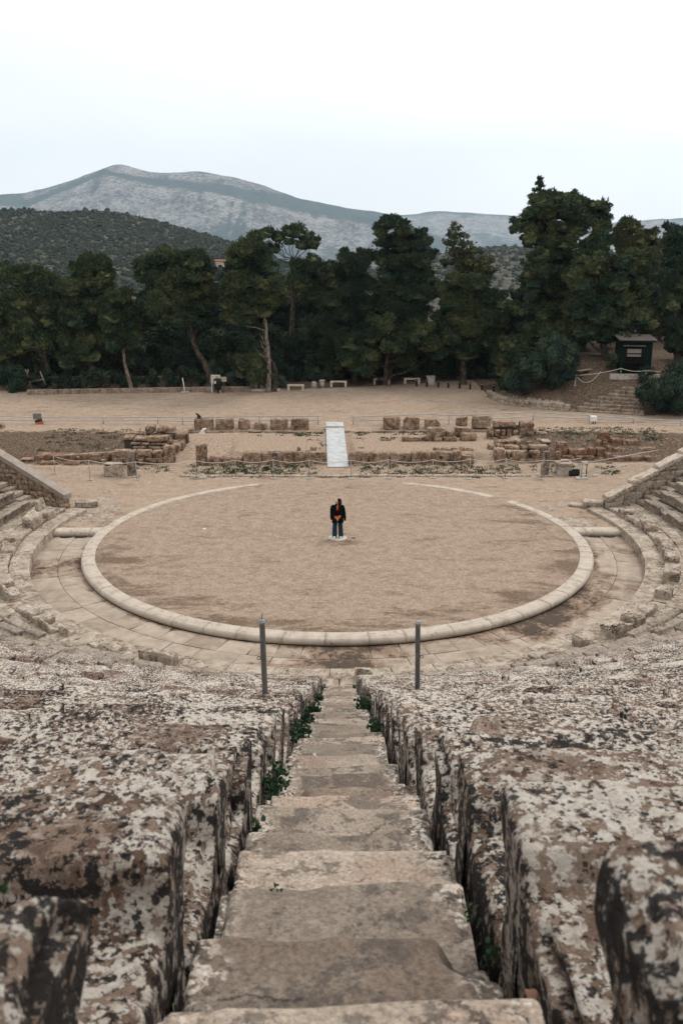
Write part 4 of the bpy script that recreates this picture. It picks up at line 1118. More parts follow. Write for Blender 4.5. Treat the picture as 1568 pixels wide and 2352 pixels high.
ruin('ruined_wall', 'tumbled courses of brown squared stones at right of the ramp', C18, [
    (12.65, 0.5, [(570, 643, 705, 698), (705, 655, 975, 722), (548, 695, 700, 724)]),
    (12.75, 0.5, [(552, 565, 607, 642), (607, 562, 832, 652), (833, 560, 985, 648)]),
    (13.7, 0.6, [(520, 492, 730, 565), (735, 497, 830, 562), (835, 488, 1092, 566), (322, 478, 420, 560), (430, 480, 520, 520)]),
    (14.6, 0.7, [(405, 425, 662, 487), (665, 438, 888, 488)]),
    (16.4, 0.6, [(315, 385, 462, 440), (468, 384, 772, 438), (778, 388, 912, 434)]),
    (16.6, 0.6, [(315, 268, 397, 382), (400, 286, 482, 384), (482, 285, 546, 388), (555, 285, 630, 380), (632, 300, 712, 384), (714, 270, 798, 384), (796, 300, 910, 388), (915, 305, 985, 375), (968, 325, 1082, 418)]),
    (16.7, 0.7, [(385, 183, 672, 282), (722, 198, 912, 287), (660, 255, 720, 292)]),
], 'poros_stone', 3, 720)
ruin('ruined_wall', 'long low course of broad brown stones behind the right front row', C14, [
    (15.8, 0.5, [(1048, 395, 1160, 432), (1162, 384, 1345, 434), (640, 385, 1040, 430)]),
    (16.0, 0.6, [(960, 270, 1203, 390), (1207, 306, 1314, 384), (1378, 335, 1600, 436)]),
    (17.0, 0.6, [(1310, 268, 1536, 372)]),
], 'poros_stone', 4, 430)
ruin('ruined_wall', 'thick dark reddish stone wall stepping down behind the slab topped block', C22, [
    (12.4, 0.5, [(-35, 575, 55, 725), (605, 700, 697, 862), (700, 752, 782, 858), (785, 757, 1090, 858), (640, 835, 700, 862)]),
    (13.2, 0.6, [(60, 618, 217, 724), (218, 620, 480, 734), (480, 640, 602, 742), (602, 590, 692, 702)]),
    (13.0, 0.6, [(700, 627, 907, 754), (905, 625, 1107, 750), (1108, 635, 1192, 748)]),
    (13.6, 0.6, [(-10, 450, 132, 612), (135, 538, 382, 622), (380, 518, 492, 628), (486, 527, 602, 684)]),
    (14.3, 0.7, [(690, 520, 862, 627), (868, 535, 945, 627), (1000, 515, 1266, 637), (620, 500, 690, 590), (1270, 535, 1490, 645)]),
    (15.0, 0.7, [(470, 420, 562, 535), (562, 440, 640, 590), (668, 405, 818, 520), (815, 415, 870, 520), (850, 420, 1035, 556)]),
    (15.2, 0.6, [(515, 322, 667, 452)]),
    (16.6, 0.6, [(1040, 422, 1272, 505), (1275, 412, 1700, 484), (370, 365, 512, 490)]),
    (17.6, 0.6, [(1000, 320, 1252, 408), (1252, 320, 1312, 404), (1312, 305, 1396, 405), (1400, 318, 1466, 404), (1470, 335, 1640, 405)]),
], 'red_poros_stone', 5, 860)
v, q = stone_from(C18, (1000, 430, 1118, 476), 15.0, 0.9, 300, 0.02, 0.006, 0.03, 0.08)
single(MB().add(v, q), 'stone_slab', M['marble'], 'flat pale slab lying atop the rubble right of centre', 'stone slab')
v, q = stone_from(C0, (-20, 130, 25, 245), 18.6, 0.5, 301, 0.05, 0.03, 0.1, 0.06)
single(MB().add(v, q), 'upright_stone', M['poros_stone'], 'upright poros stone cut by the left picture edge near railing', 'standing stone')
# loose pale stones on the earth bank and terrace edge
rg = random.Random(21)
for k in range(26):
    lft = k < 15
    x = rg.uniform(-17, -10) if lft else rg.uniform(10.5, 19); y = rg.uniform(12.8, 18.6)
    s = rg.uniform(0.08, 0.24)
    o = single(MB().add(*rock(x, y, gz(x, y) - 0.04, s * 1.4, s, s * 0.8, 0.05, s * 0.35, 0.03, 5, k)), 'loose_stone', M['rubble_stone'],
           'small loose pale stone on the brown earth bank at %s' % ('left' if lft else 'right'), 'stone', 'loose stones on the %s earth bank' % ('left' if lft else 'right'))

# low white threshold line of the stage
rg = random.Random(4); root = thing('stage_sill', 'thin line of flush pale marble slabs before the stage grass', 'stone sill', (0, 10.9, 0.0))
x = -8.35
while x < 10.0:
    w_ = rg.uniform(0.9, 1.7)
    v, q = rockbox(lin(x, x + w_ - 0.015, 0.1), lin(10.72, 11.06, 0.1), lin(-0.2, 0.075, 0.1), 0.02, 0.012, 3, 3, 0.05, octv=3)
    v[:, 2] += rg.uniform(-0.012, 0.012)
    MB().add(v, q).build('sill_slab', M['marble'], root); x += w_
for nm, x0, x1, y in (('left', -11.2, -9.7, 11.9), ('right', 13.6, 16.0, 11.6)):
    v, q = rockbox(lin(x0, x1, 0.1), lin(y, y + 0.3, 0.1), lin(-0.2, 0.10, 0.1), 0.03, 0.02, 3, 3, 0.05, octv=3)
    single(MB().add(v, q), 'stone_slab', M['marble'], 'short pale marble slab sunk in the earth at %s of the stage' % nm, 'stone slab')

# fluted half columns
def fluted(name, label, xd, yb, yt, wpx, Y, lean):
    a = at(xd, yb, Y); b = at(xd, yt, Y); w = at(xd + wpx / 2, yb, Y)[0] - at(xd - wpx / 2, yb, Y)[0]
    z0 = gz(a[0], Y); H = b[2] - z0 - 0.06
    n = 72; th = np.arange(n) * 2 * PI / n
    flu = 1 - 0.10 * np.abs(np.sin(th * 6)) ** 0.7
    sq = 1 / np.maximum(np.abs(np.cos(th)), np.abs(np.sin(th)) * 1.0) ** 0.55
    zs = np.linspace(0, 1, 16); V = []
    for t_ in zs:
        rr = w / 2 * (1 - 0.05 * t_) * flu * sq * 0.93
        x = rr * np.cos(th) + lean * t_; y = rr * np.sin(th) * 0.8
        z = np.full(n, t_ * H) + (0.06 * fbm(np.c_[np.cos(th) * 3, np.sin(th) * 3, np.zeros(n)], 1.5, 3, 4) if t_ == 1 else 0)
        V.append(np.c_[x + a[0], y + Y, z + z0])
    V = np.concatenate(V); V[:, :2] += 0.012 * fbm(V, 6, 3, 3)[:, None]
    i = np.arange(n); j = (i + 1) % n
    f = np.concatenate([np.c_[k * n + i, k * n + j, (k + 1) * n + j, (k + 1) * n + i] for k in range(15)])
    V = np.concatenate([V, [V[-n:].mean(0)]])
    root = thing(name, label, 'column stump', (a[0], Y, z0), 'fluted column stumps')
    MB().add(V, [f, np.c_[15 * n + i, 15 * n + j, np.full(n, len(V) - 1)]]).build('shaft', M['column_stone'], root, smooth=False)
    MB().add(*rock(a[0], Y, z0 - 0.1, w * 1.75, w * 1.5, 0.15, 0.08, 0.02, 0.01, 3, 2)).build('plinth', M['marble'], root)
stone('column_stone', (0.36, 0.30, 0.235), (0.22, 0.175, 0.135), (0.10, 0.078, 0.060), (0.11, 0.08, 0.06), 0.1, 0.55, 1.4, bump=0.6)
fluted('column_stump', 'dark fluted column stump beside the hollow stone box at left', 303, 1091, 1034, 21, 10.95, -0.03)
fluted('column_stump', 'grey fluted column stump beside the slab topped block at right', 1250, 1092, 1034, 20, 11.0, 0.05)
# hollow stone box on the left, block with a thick slab on the right
Y = 10.75; a = at(239, 1095, Y); b = at(276, 1062, Y); z0 = gz(a[0], Y)
W_ = b[0] - a[0]; H = 0.66
root = thing('stone_box', 'pale hollow stone box with broken rim near left column stump', 'stone basin', ((a[0] + b[0]) / 2, Y, z0))
cx = (a[0] + b[0]) / 2; mb = MB()
ys = Y + 0.0
for (x0, x1, y0, y1) in ((-W_ / 2, W_ / 2, 0, 0.10), (-W_ / 2, W_ / 2, 0.62, 0.72), (-W_ / 2, -W_ / 2 + 0.1, 0.1, 0.62), (W_ / 2 - 0.1, W_ / 2, 0.1, 0.62)):
    v, q = rockbox(lin(x0, x1, 0.05), lin(y0, y1, 0.05), lin(0, H, 0.05), 0.02, 0.012, 4, 3, 0.06)
    v[:, 2] *= 1 - 0.10 * sstep(-0.1, 0.6, vnoise(v * 3, 4)) * (v[:, 2] / H); mb.add(v + np.array([cx, ys, z0 - 0.02]), q)
mb.build('box', M['concrete_pale'] if 'concrete_pale' in M else M['marble'], root)
v, q = box(-W_ / 2 + 0.1, W_ / 2 - 0.1, 0.1, 0.62, 0, 0.42); MB().add(v + np.array([cx, ys, z0]), q).build('hollow_fill', M['slope_earth'], root)
v, q = rock(cx, Y + 0.2, z0 + H - 0.03, W_ * 1.04, 0.5, 0.06, 0.05, 0.02, 0.012, 6, 9, 0.1); v[:, 1] += 0.12
v = v[:]; MB().add(v, q).build('rim', M['marble'], root)
Y = 10.9; a = at(1276, 1096, Y); b = at(1317, 1065, Y); z0 = gz(a[0], Y); cx = (a[0] + b[0]) / 2; W_ = b[0] - a[0]
root = thing('altar_block', 'squat stone block carrying a thick pale slab at right', 'stone altar', (cx, Y, z0))
MB().add(*rock(cx, Y + 0.35, z0 - 0.03, W_ * 0.84, 0.66, 0.56, 0.06, 0.03, 0.015, 3, 4, 0.05)).build('block', M['concrete'], root)
MB().add(*rock(cx, Y + 0.35, z0 + 0.53, W_ * 1.0, 0.80, 0.17, 0.05, 0.05, 0.02, 4, 5, 0.12)).build('slab', M['marble'], root)
MB().add(*rock(cx + 0.1, Y + 0.5, z0 + 0.69, W_ * 0.5, 0.35, 0.09, 0.05, 0.03, 0.02, 4, 6, 0.1)).build('top_stone', M['marble'], root)
for nm, x0, x1, y0 in (('right of the slab topped block', cx + 0.75, cx + 1.75, 10.75), ('in front of left column stump', -7.75, -6.9, 10.3)):
    v, q = rockbox(lin(x0, x1, 0.1), lin(y0, y0 + 0.5, 0.1), lin(-0.2, 0.06, 0.1), 0.02, 0.01, 3, 3, 0.04, octv=3)
    single(MB().add(v, q), 'stone_slab', M['marble'], 'flat pale paving slab ' + nm, 'stone slab')

# white sheet ramp
p0 = at(776, 1064, 12.05); p1 = at(768, 973.5, 20.6)
w0 = (at(800, 1063, 12.05)[0] - at(752, 1063, 12.05)[0]) / 2; w1 = (at(788, 974, 20.6)[0] - at(748, 974, 20.6)[0]) / 2
root = thing('access_ramp', 'white sheet covered walking ramp between the front blocks', 'ramp', (p0[0], p0[1], gz(p0[0], p0[1])))
zA, zB = gz(p0[0], p0[1]) + 0.05, gz(p1[0], 20.6) + 0.10
def ramp_strip(t0, t1, ins, th):
    V = []
    for t_ in (t0, t1):
        x = p0[0] + (p1[0] - p0[0]) * t_; y = 12.05 + (20.6 - 12.05) * t_; w_ = w0 + (w1 - w0) * t_ - ins; z = zA + (zB - zA) * t_ + 0.0
        V += [(x - w_, y, z), (x + w_, y, z), (x + w_, y, z - th), (x - w_, y, z - th)]
    return np.array(V), np.array([(0, 1, 5, 4), (1, 2, 6, 5), (2, 3, 7, 6), (3, 0, 4, 7), (3, 2, 1, 0), (4, 5, 6, 7)])
mb = MB()
for k in range(7): mb.add(*ramp_strip(k / 7 + 0.0006, (k + 1) / 7 - 0.0006, 0, 0.03))
mb.build('deck', M['ramp_sheet'], root, smooth=False)
mb = MB()
for k in range(7): mb.add(*[x if i else x + np.array([0, 0, -0.032]) for i, x in enumerate(ramp_strip(k / 7, (k + 1) / 7, 0.06, 0.10))])
mb.build('frame', M['old_wood'], root, smooth=False)
rgk = random.Random(2); mb = MB()
for k in range(16):
    t_ = rgk.random(); sd = rgk.choice((-1, 1)); x = p0[0] + (p1[0] - p0[0]) * t_ + sd * (w0 - 0.08 if k % 2 else rgk.uniform(0, .5)); y = 12.05 + 8.55 * t_; z = zA + (zB - zA) * t_
    mb.add(*tube([(x, y, z - 0.01), (x, y, z + 0.006)], 0.022, 8))
mb.build('bolt', M['dark_steel'], root)
# ================================================================== small things
def post_on(x, y): return gz(x, y)
# ---- rope barrier at the far edge of the orchestra
def stanchion(px, py_top, py_bot, Y, label, lean=0.0, group='rope barrier posts before the stage'):
    b = at(px, py_bot, Y); t_ = at(px, py_top, Y); z0 = gz(b[0], Y); H = t_[2] - z0
    root = thing('barrier_post', label, 'barrier post', (b[0], Y, z0), group)
    MB().add(*tube([(b[0], Y, z0), (b[0] - lean, Y, z0 + H)], 0.018, 8)).build('post', M['galvanised_steel'], root)
    MB().add(*box(b[0] - 0.13, b[0] + 0.13, Y - 0.13, Y + 0.13, z0 - 0.02, z0 + 0.05, 0.012)).build('base', M['concrete'], root)
    return np.array([b[0] - lean, Y, z0 + H - 0.02])
posts = [(125, 1046, 1078, 11.3, 0), (207, 1056, 1100, 10.1, 0.02), (314, 1060, 1101, 10.2, 0), (397, 1057, 1098, 10.35, 0), (451, 1057, 1098, 10.35, 0), (541, 1056, 1098, 10.4, 0), (628, 1055, 1097, 10.4, 0), (710, 1056, 1097, 10.4, 0),
         (806, 1056, 1099, 10.3, 0), (891, 1055, 1098, 10.35, 0), (993, 1055, 1096, 10.45, 0), (1078, 1053, 1097, 10.35, 0), (1160, 1053, 1096, 10.4, 0), (1243, 1056, 1102, 10.1, -0.02)]
posts.pop(3)
tops = []
for k, (x, t_, b, Y, ln) in enumerate(posts):
    tops.append(stanchion(x, t_, b, Y, 'thin steel barrier post with square foot, %s from left along the stage' % ORD[k], ln))
pts = []
for a, b in zip(tops[:-1], tops[1:]):
    for s in np.linspace(0, 1, 9)[:-1]:
        p = a + (b - a) * s; p = p - np.array([0, 0, 0.14 * 4 * s * (1 - s)]); pts.append(p)
pts.append(tops[-1])
lead = np.array([-11.9, 12.3, 1.05])
pts = [lead + (tops[0] - lead) * s for s in np.linspace(0, 1, 6)[:-1]] + pts
endp = np.array([at(1335, 1052, 10.9)[0], 10.9, at(1335, 1052, 10.9)[2]])
pts = pts + [tops[-1] + (endp - tops[-1]) * s - np.array([0, 0, 0.3 * s * (1 - s)]) for s in np.linspace(0, 1, 8)[1:]]
o = single(MB().add(*tube(pts, 0.013, 6)), 'barrier_rope', M['white_rope'], 'pale rope sagging from post to post along the stage', 'rope')

# ---- tubular railings
def railing(name, label, nodes, extra_posts, rails, group, rad=0.026, mat='galvanised_steel'):
    """nodes: list of (xd, yd_top, yd_base, Y) ; rails: heights as fractions"""
    P = []
    for (xd, yt, yb, Y) in nodes:
        b = at(xd, yb, Y); t_ = at(xd, yt, Y); P.append((np.array([b[0], Y, gz(b[0], Y)]), t_[2]))
    root = thing(name, label, 'railing', P[0][0], group)
    for (b, zt) in P:
        MB().add(*tube([b - np.array([0, 0, .05]), [b[0], b[1], zt + 0.04]], rad * 1.05, 8)).build('post', M[mat], root)
    for fr in rails:
        pts = [np.array([b[0], b[1] - 0.03, b[2] + (zt - b[2]) * fr]) for b, zt in P]
        d0 = pts[0] - pts[1]; d1 = pts[-1] - pts[-2]
        pts = [pts[0] + d0 / np.linalg.norm(d0) * 0.15] + pts + [pts[-1] + d1 / np.linalg.norm(d1) * 0.15]
        MB().add(*tube(pts, rad, 8)).build('rail', M[mat], root)
    return root
YR = 20.2
fl = [(-60, 951, 985, YR), (90, 958, 991, YR), (239, 958, 993, YR), (364, 957, 990, YR), (420, 958, 990, YR), (503, 956, 990, YR), (596, 955, 990, YR), (730, 954, 988, YR)]
railing('tube_railing', 'grey two rail tube railing along the plaza left of ramp', fl, [], (0.92, 0.46), 'tube railings round the plaza edge')
fr = [(811, 956, 985, YR), (993, 949, 985, YR), (1030, 952, 984, YR), (1128, 948, 982, 20.6), (1223, 945, 976, 21.4), (1351, 953, 983, 20.9), (1452, 960, 990, 20.4), (1561, 966, 1000, 19.6), (1680, 976, 1012, 18.9)]
railing('tube_railing', 'grey two rail tube railing bending round plaza right of ramp', fr, [], (0.92, 0.46), 'tube railings round the plaza edge')
# short hand rail at the right end wall
g = [(1340, 1058, 1098, 10.3), (1395, 1052, 1090, 10.0), (1478, 1041, 1078, 9.2)]
P = []
root = thing('hand_rail', 'double tube hand rail rising towards the right end wall', 'railing', (at(1340, 1098, 10.3)[0], 10.3, 0))
a0 = at(1337, 1065, 10.3); a1 = at(1512, 1050 - 16, 9.0); b0 = at(1337, 1093, 10.3); b1 = at(1440, 1068, 9.6)
MB().add(*tube([a0 + (a0 - a1) * 0.06, a0, a1], 0.026, 8)).build('rail', M['galvanised_steel'], root)
MB().add(*tube([b0 + (b0 - b1) * 0.06, b0, b1], 0.026, 8)).build('rail', M['galvanised_steel'], root)
MB().add(*tube([(a0[0], 10.33, -0.05), (a0[0], 10.33, a0[2] + 0.06)], 0.032, 8)).build('post', M['galvanised_steel'], root)
MB().add(*tube([(a0[0] + 0.3, 10.5, -0.05), (a0[0] + 0.3, 10.5, a0[2] + 0.12)], 0.028, 8)).build('post', M['dark_steel'], root)
MB().add(*box(a0[0] - 0.28, a0[0] + 0.3, 10.1, 10.55, -0.03, 0.07, 0.015)).build('base', M['concrete'], root)
# knotted rope end on it
rgk = random.Random(3); pts = []
for k in range(60):
    a = k * 0.9; pts.append((a0[0] + 0.10 + 0.11 * math.cos(a) + rgk.uniform(-.05, .05), 10.25 + 0.07 * math.sin(a), a0[2] + 0.06 + rgk.uniform(-0.1, 0.08)))
pts += [(a0[0] - 0.06, 10.2, a0[2] - 0.1), (a0[0] - 0.08, 10.2, a0[2] - 0.35), (a0[0] - 0.05, 10.2, a0[2] - 0.5)]
single(MB().add(*tube(pts, 0.02, 6)), 'rope_coil', M['white_rope'], 'bundled white rope tied over the right hand rail', 'rope')
x = at(1318, 1092, 10.9)[0]
mb = MB()
for (x0, x1, y0, y1) in ((x - .28, x + .28, 10.85, 10.88), (x - .28, x + .28, 11.22, 11.25), (x - .28, x - .25, 10.88, 11.22), (x + .25, x + .28, 10.88, 11.22)): mb.add(*box(x0, x1, y0, y1, 0.03, 0.3))
mb.add(*box(x - .27, x + .27, 10.87, 11.23, 0.03, 0.06))
single(mb, 'black_crate', M['black_plastic'], 'black open plastic crate beside the right hand rail post', 'crate', smooth=False)

# ---- signs on the left railing
b = at(90, 991, YR); zt = at(90, 953, YR)[2]
root = thing('notice_sign', 'small grey plate on a post and orange black tag on railing at left', 'sign', (b[0], YR - 0.08, gz(b[0], YR)))
MB().add(*box(b[0] - 0.27, b[0] + 0.25, YR - 0.10, YR - 0.075, at(90, 958.5, YR)[2] - 0.12, at(90, 949, YR)[2], 0.004)).build('plate', M['sign_grey'], root, smooth=False)
MB().add(*tube([(b[0], YR - 0.07, b[2]), (b[0], YR - 0.07, at(90, 950, YR)[2])], 0.022, 8)).build('post', M['dark_steel'], root)
c = at(91, 969.5, YR)
v, q = box(-0.23, 0.23, -0.012, 0.012, -0.19, 0.19); ca, sa_ = math.cos(0.22), math.sin(0.22)
def til(v): return np.c_[v[:, 0] * ca - v[:, 2] * sa_ + c[0], v[:, 1] + YR - 0.12, v[:, 0] * sa_ + v[:, 2] * ca + c[2]]
MB().add(til(v), q).build('tag_plate', M['black_plastic'], root, smooth=False)
v, q = box(-0.20, 0.20, -0.016, -0.013, -0.16, 0.03); MB().add(til(v), q).build('orange_panel', M['sign_orange'], root, smooth=False)
for k in range(2):
    v, q = box(-0.16, 0.16, -0.019, -0.017, -0.05 - 0.06 * k, -0.035 - 0.06 * k); MB().add(til(v), q).build('print_line', M['black_plastic'], root, smooth=False)

# ---- white electric cabinet by the right railing
Y = 20.3; a = at(1355, 980, Y); b = at(1370.5, 956, Y)
zg = gz(a[0], Y)
root = thing('electric_cabinet', 'white metal cabinet on short black legs by right railing', 'cabinet', ((a[0] + b[0]) / 2, Y, zg))
MB().add(*box(a[0], b[0], Y - 0.1, Y + 0.25, zg + 0.16, b[2], 0.012)).build('body', M['white_paint'], root, smooth=False)
MB().add(*box(a[0] + 0.03, b[0] - 0.03, Y - 0.108, Y - 0.1, zg + 0.2, b[2] - 0.05)).build('door', M['white_paint'], root, smooth=False)
for x in (a[0] + 0.17, a[0] + 0.32): MB().add(*tube([(x, Y + 0.05, zg - 0.02), (x, Y + 0.05, zg + 0.17)], 0.035, 8)).build('leg', M['black_plastic'], root)
# marble scrap and cat near the leftmost upright block
p = crop_pt(C4, 1290, 285, 18.3); z = gz(p[0], 18.3)
v, f = tube([(p[0] - 0.05, 18.3, z), (p[0] - 0.02, 18.3, z + 0.12), (p[0] + 0.07, 18.3, z + 0.24), (p[0] + 0.2, 18.28, z + 0.3)], [0.10, 0.11, 0.08, 0.05], 8)
v2, f2 = rock(p[0] - 0.04, 18.3, z - 0.03, 0.34, 0.25, 0.07, 0.05, 0.02, 0.01, 4, 3)
single(MB().add(v, f).add(v2, f2), 'marble_fragment', M['white_paint'], 'small white marble fragment lying before leftmost upright block', 'marble fragment')
blk = crop_pt(C4, 1228, 70, YB); zt = [o for o in bpy.data.objects if o.get('label', '').startswith('large square poros block with a cat')][0]
co = np.zeros(len(zt.data.vertices) * 3, np.float32); zt.data.vertices.foreach_get('co', co); zt_top = co.reshape(-1, 3)[:, 2].max() + zt.location[2] - 0.02
cx = blk[0]; cy = YB + 0.22
root = thing('cat', 'small black and white cat sitting on leftmost upright block', 'cat', (cx, cy, zt_top))
v, f = tube([(cx + .12, cy, zt_top + .06), (cx + .10, cy, zt_top + .10), (cx + .03, cy, zt_top + .17), (cx - .03, cy, zt_top + .25), (cx - .07, cy, zt_top + .30), (cx - .11, cy - .02, zt_top + .315), (cx - .16, cy - .03, zt_top + .30)], [.04, .085, .085, .065, .045, .052, .022], 10)
mb = MB().add(v, f)
for dy in (-.04, .04):
    mb.add(*tube([(cx - .03, cy + dy, zt_top + .2), (cx - .06, cy + dy, zt_top + .1), (cx - .065, cy + dy, zt_top)], [.03, .024, .02], 7))
    mb.add(*tube([(cx + .08, cy + dy * 1.5, zt_top + .07), (cx + .03, cy + dy * 1.6, zt_top + .03), (cx - .02, cy + dy * 1.5, zt_top + .015)], [.05, .035, .02], 7))
    mb.add(*tube([(cx - .105, cy - .02 + dy * .7, zt_top + .35), (cx - .10, cy - .02 + dy * .9, zt_top + .395)], [.022, .004], 6))
mb.add(*tube([(cx + .16, cy, zt_top + .04), (cx + .22, cy - .05, zt_top + .02), (cx + .2, cy - .14, zt_top + .02)], [.02, .018, .012], 6))
mb.build('body', M['cat_fur_black'], root)
MB().add(*tube([(cx - .10, cy, zt_top + .24), (cx - .085, cy, zt_top + .17), (cx - .07, cy, zt_top + .12)], [.03, .042, .03], 8)).build('white_bib', M['cat_fur_white'], root)

# ---- bollards across the plaza
bl = [(956, 874, 887.5), (980, 876, 889), (1006, 877, 890), (1029, 879, 891), (1055, 881, 893), (1079, 882, 895), (1106, 884, 898), (1133, 886, 901)]
def ray_ground(xd, yd, z):
    p = at(xd, yd, 10.0); t_ = (z - CH) / (p[2] - CH); return CAM + (p - CAM) * t_
proto = None
for k, (xd, yt, yb) in enumerate(bl):
    p = ray_ground(xd, yb, 1.0); zg = gz(p[0], p[1])
    lab = 'short black bollard with pale band, %s from left in the plaza row' % ORD[k]
    if proto is None:
        proto = thing('bollard', lab, 'bollard', (p[0], p[1], zg), 'bollards across the plaza')
        b0 = (p[0], p[1], zg)
        MB().add(*loft([(b0[0], b0[1], zg - .05, .075, .075), (b0[0], b0[1], zg + .52, .072, .072), (b0[0], b0[1], zg + .565, .066, .066), (b0[0], b0[1], zg + .58, .04, .04)], 14)).build('post', M['bollard_black'], proto)
        MB().add(*loft([(b0[0], b0[1], zg + .435, .0765, .0765), (b0[0], b0[1], zg + .475, .0765, .0765)], 14)).build('band', M['concrete'], proto)
    else:
        r = proto.copy(); COL.objects.link(r); r.location = [float(c) for c in (p[0], p[1], zg)]; r['label'] = lab
        for ch in list(proto.children):
            c2 = ch.copy(); COL.objects.link(c2); c2.parent = r

# ---- concrete benches
def bench(x0, x1, yb, label, rot=0.0):
    p = ray_ground((x0 + x1) / 2, yb, 1.0); Y = p[1]; z = gz(p[0], Y)
    a = at(x0, yb, Y); b = at(x1, yb, Y); w = (b[0] - a[0]) / 2; cx = p[0]
    root = thing('concrete_bench', label, 'bench', (cx, Y, z), 'concrete benches along the trees')
    MB().add(*[rotz(x, rot, (cx, Y)) if i == 0 else x for i, x in enumerate(rock(cx, Y, z + 0.36, w * 2, 0.42, 0.10, 0.1, 0.012, 0.006, 3, 1, 0.02))]).build('seat', M['bench_concrete'], root)
    for sd in (-1, 1):
        MB().add(*[rotz(x, rot, (cx, Y)) if i == 0 else x for i, x in enumerate(rock(cx + sd * (w - 0.09), Y, z - 0.03, 0.17, 0.38, 0.395, 0.1, 0.012, 0.006, 3, 1, 0.02))]).build('leg', M['bench_concrete'], root)
stone('bench_concrete', (0.60, 0.53, 0.44), (0.52, 0.45, 0.37), (0.36, 0.30, 0.24), (0.34, 0.27, 0.20), 0.0, 0.15, 1.2, bump=0.3)
bench(660, 698, 898, 'pale concrete bench, leftmost by the two round bins')
bench(758, 796, 889, 'pale concrete bench just right of the two round bins')
bench(857, 895, 883, 'pale concrete bench, third from left under the trees')
bench(927, 964, 882, 'pale concrete bench behind leftmost bollard')
for k, (x0, x1, yt, yb) in enumerate(((714, 728, 879, 892), (733, 746, 876, 890))):
    p = ray_ground((x0 + x1) / 2, yb, 1.0); z = gz(p[0], p[1]); w = (at(x1, yb, p[1])[0] - at(x0, yb, p[1])[0]) / 2
    root = thing('litter_bin', ('round concrete litter bin with rounded top, left of two', 'round concrete litter bin with flat wide rim, right of two')[k], 'litter bin', (p[0], p[1], z), 'concrete litter bins')
    if k == 0: MB().add(*loft([(p[0], p[1], z - .03, w, w), (p[0], p[1], z + .4, w * .86, w * .86), (p[0], p[1], z + .5, w * .7, w * .7), (p[0], p[1], z + .53, w * .3, w * .3)], 20)).build('body', M['concrete'], root)
    else:
        MB().add(*loft([(p[0], p[1], z - .03, w * .82, w * .82), (p[0], p[1], z + .5, w * .86, w * .86)], 20)).build('body', M['concrete'], root)
        MB().add(*loft([(p[0], p[1], z + .5, w * 1.05, w * 1.05), (p[0], p[1], z + .57, w * 1.05, w * 1.05), (p[0], p[1], z + .56, w * .7, w * .7)], 20)).build('rim', M['bench_concrete'], root)
p = ray_ground(876 - 12 + 200, 884, 1.0)
p = ray_ground(1028 / 1.0 - 318 + 0, 884, 1.0)
q_ = ray_ground(1711 / FS + 6, 884, 1.0); z = gz(*q_[:2])
root = thing('litter_bin', 'square concrete litter bin standing in shade behind bollards', 'litter bin', (q_[0], q_[1], z), 'concrete litter bins')
MB().add(*rock(q_[0], q_[1], z - .03, .62, .5, .66, .1, .02, .01, 3, 3)).build('body', M['concrete'], root)
MB().add(*rock(q_[0], q_[1], z + .63, .7, .56, .06, .1, .02, .005, 3, 3)).build('rim', M['concrete'], root)

# ---- low wall, info board, bin, posts on the left of the plaza
rg = random.Random(14)
A = ray_ground(62, 909, 1.0); B = ray_ground(565, 900.5, 1.0)
d = (B - A)[:2]; Lw = np.hypot(*d); ang = math.atan2(d[1], d[0])
mb = MB(); x = 0
while x < Lw:
    w_ = rg.uniform(0.5, 1.0); v, q = rock(x + w_ / 2, 0.2, 0, w_ - 0.012, 0.4, 0.44, 0.12, 0.02, 0.015, 3, int(x * 10), 0.04)
    v = rotz(v, ang); v[:, :2] += A[:2]; v[:, 2] += 0.97; mb.add(v, q); x += w_
single(mb, 'low_wall', M['stair_rubble'], 'long low stone wall under the trees at the left of plaza', 'wall')
a = ray_ground(565, 900, 1.0); b = ray_ground(610, 900, 1.0)
single(MB().add(*rock((a[0] + b[0]) / 2 + .3, a[1] + .3, 0.97, 3.0, 0.5, 0.22, 0.12, 0.02, 0.01, 3, 5)), 'low_kerb', M['bench_concrete'], 'low pale kerb between low wall and twin trunked pine', 'kerb')
Y = 33.2; a = at(489, 891, Y); b = at(504, 862, Y); z0 = gz(a[0], Y)
a = at(485, 884, Y); zb = at(490, 881.5, Y)[2]; zt = at(490, 861, Y)[2]; x1 = at(504, 870, Y)[0]
root = thing('info_board', 'white information board on two posts behind the curved pine trunk', 'information board', ((a[0] + x1) / 2, Y, z0))
MB().add(*box(a[0] + .05, x1, Y - .03, Y + .03, zb, zt, .008)).build('panel', M['board_panel'], root, smooth=False)
MB().add(*box(x1 - .32, x1 - .07, Y - .036, Y - .031, zb + .15, zt - .1)).build('text_column', M['print_grey'], root, smooth=False)
for (dx, dz, w_, h_) in ((-.55, .12, .10, .14), (-.5, -.45, .12, .16), (-.75, -.2, .06, .08)):
    MB().add(*box(x1 + dx - .0, x1 + dx + w_, Y - .036, Y - .031, (zb + zt) / 2 + dz, (zb + zt) / 2 + dz + h_)).build('printed_mark', M['print_grey'], root, smooth=False)
for x in (a[0], x1 - .02): MB().add(*box(x, x + .07, Y + .03, Y + .10, z0 - .05, zt - .02)).build('post', M['white_paint'], root, smooth=False)
x = at(503, 890, 32.9)[0]; z0 = gz(x, 32.9)
root = thing('waste_bin', 'black slim waste bin standing right below the information board', 'litter bin', (x, 32.9, z0))
MB().add(*loft([(x - .1, 32.9, z0 + .25, .26, .2), (x - .1, 32.9, z0 + 1.05, .3, .22), (x - .1, 32.9, z0 + 1.1, .25, .2)], 16)).build('body', M['black_plastic'], root)
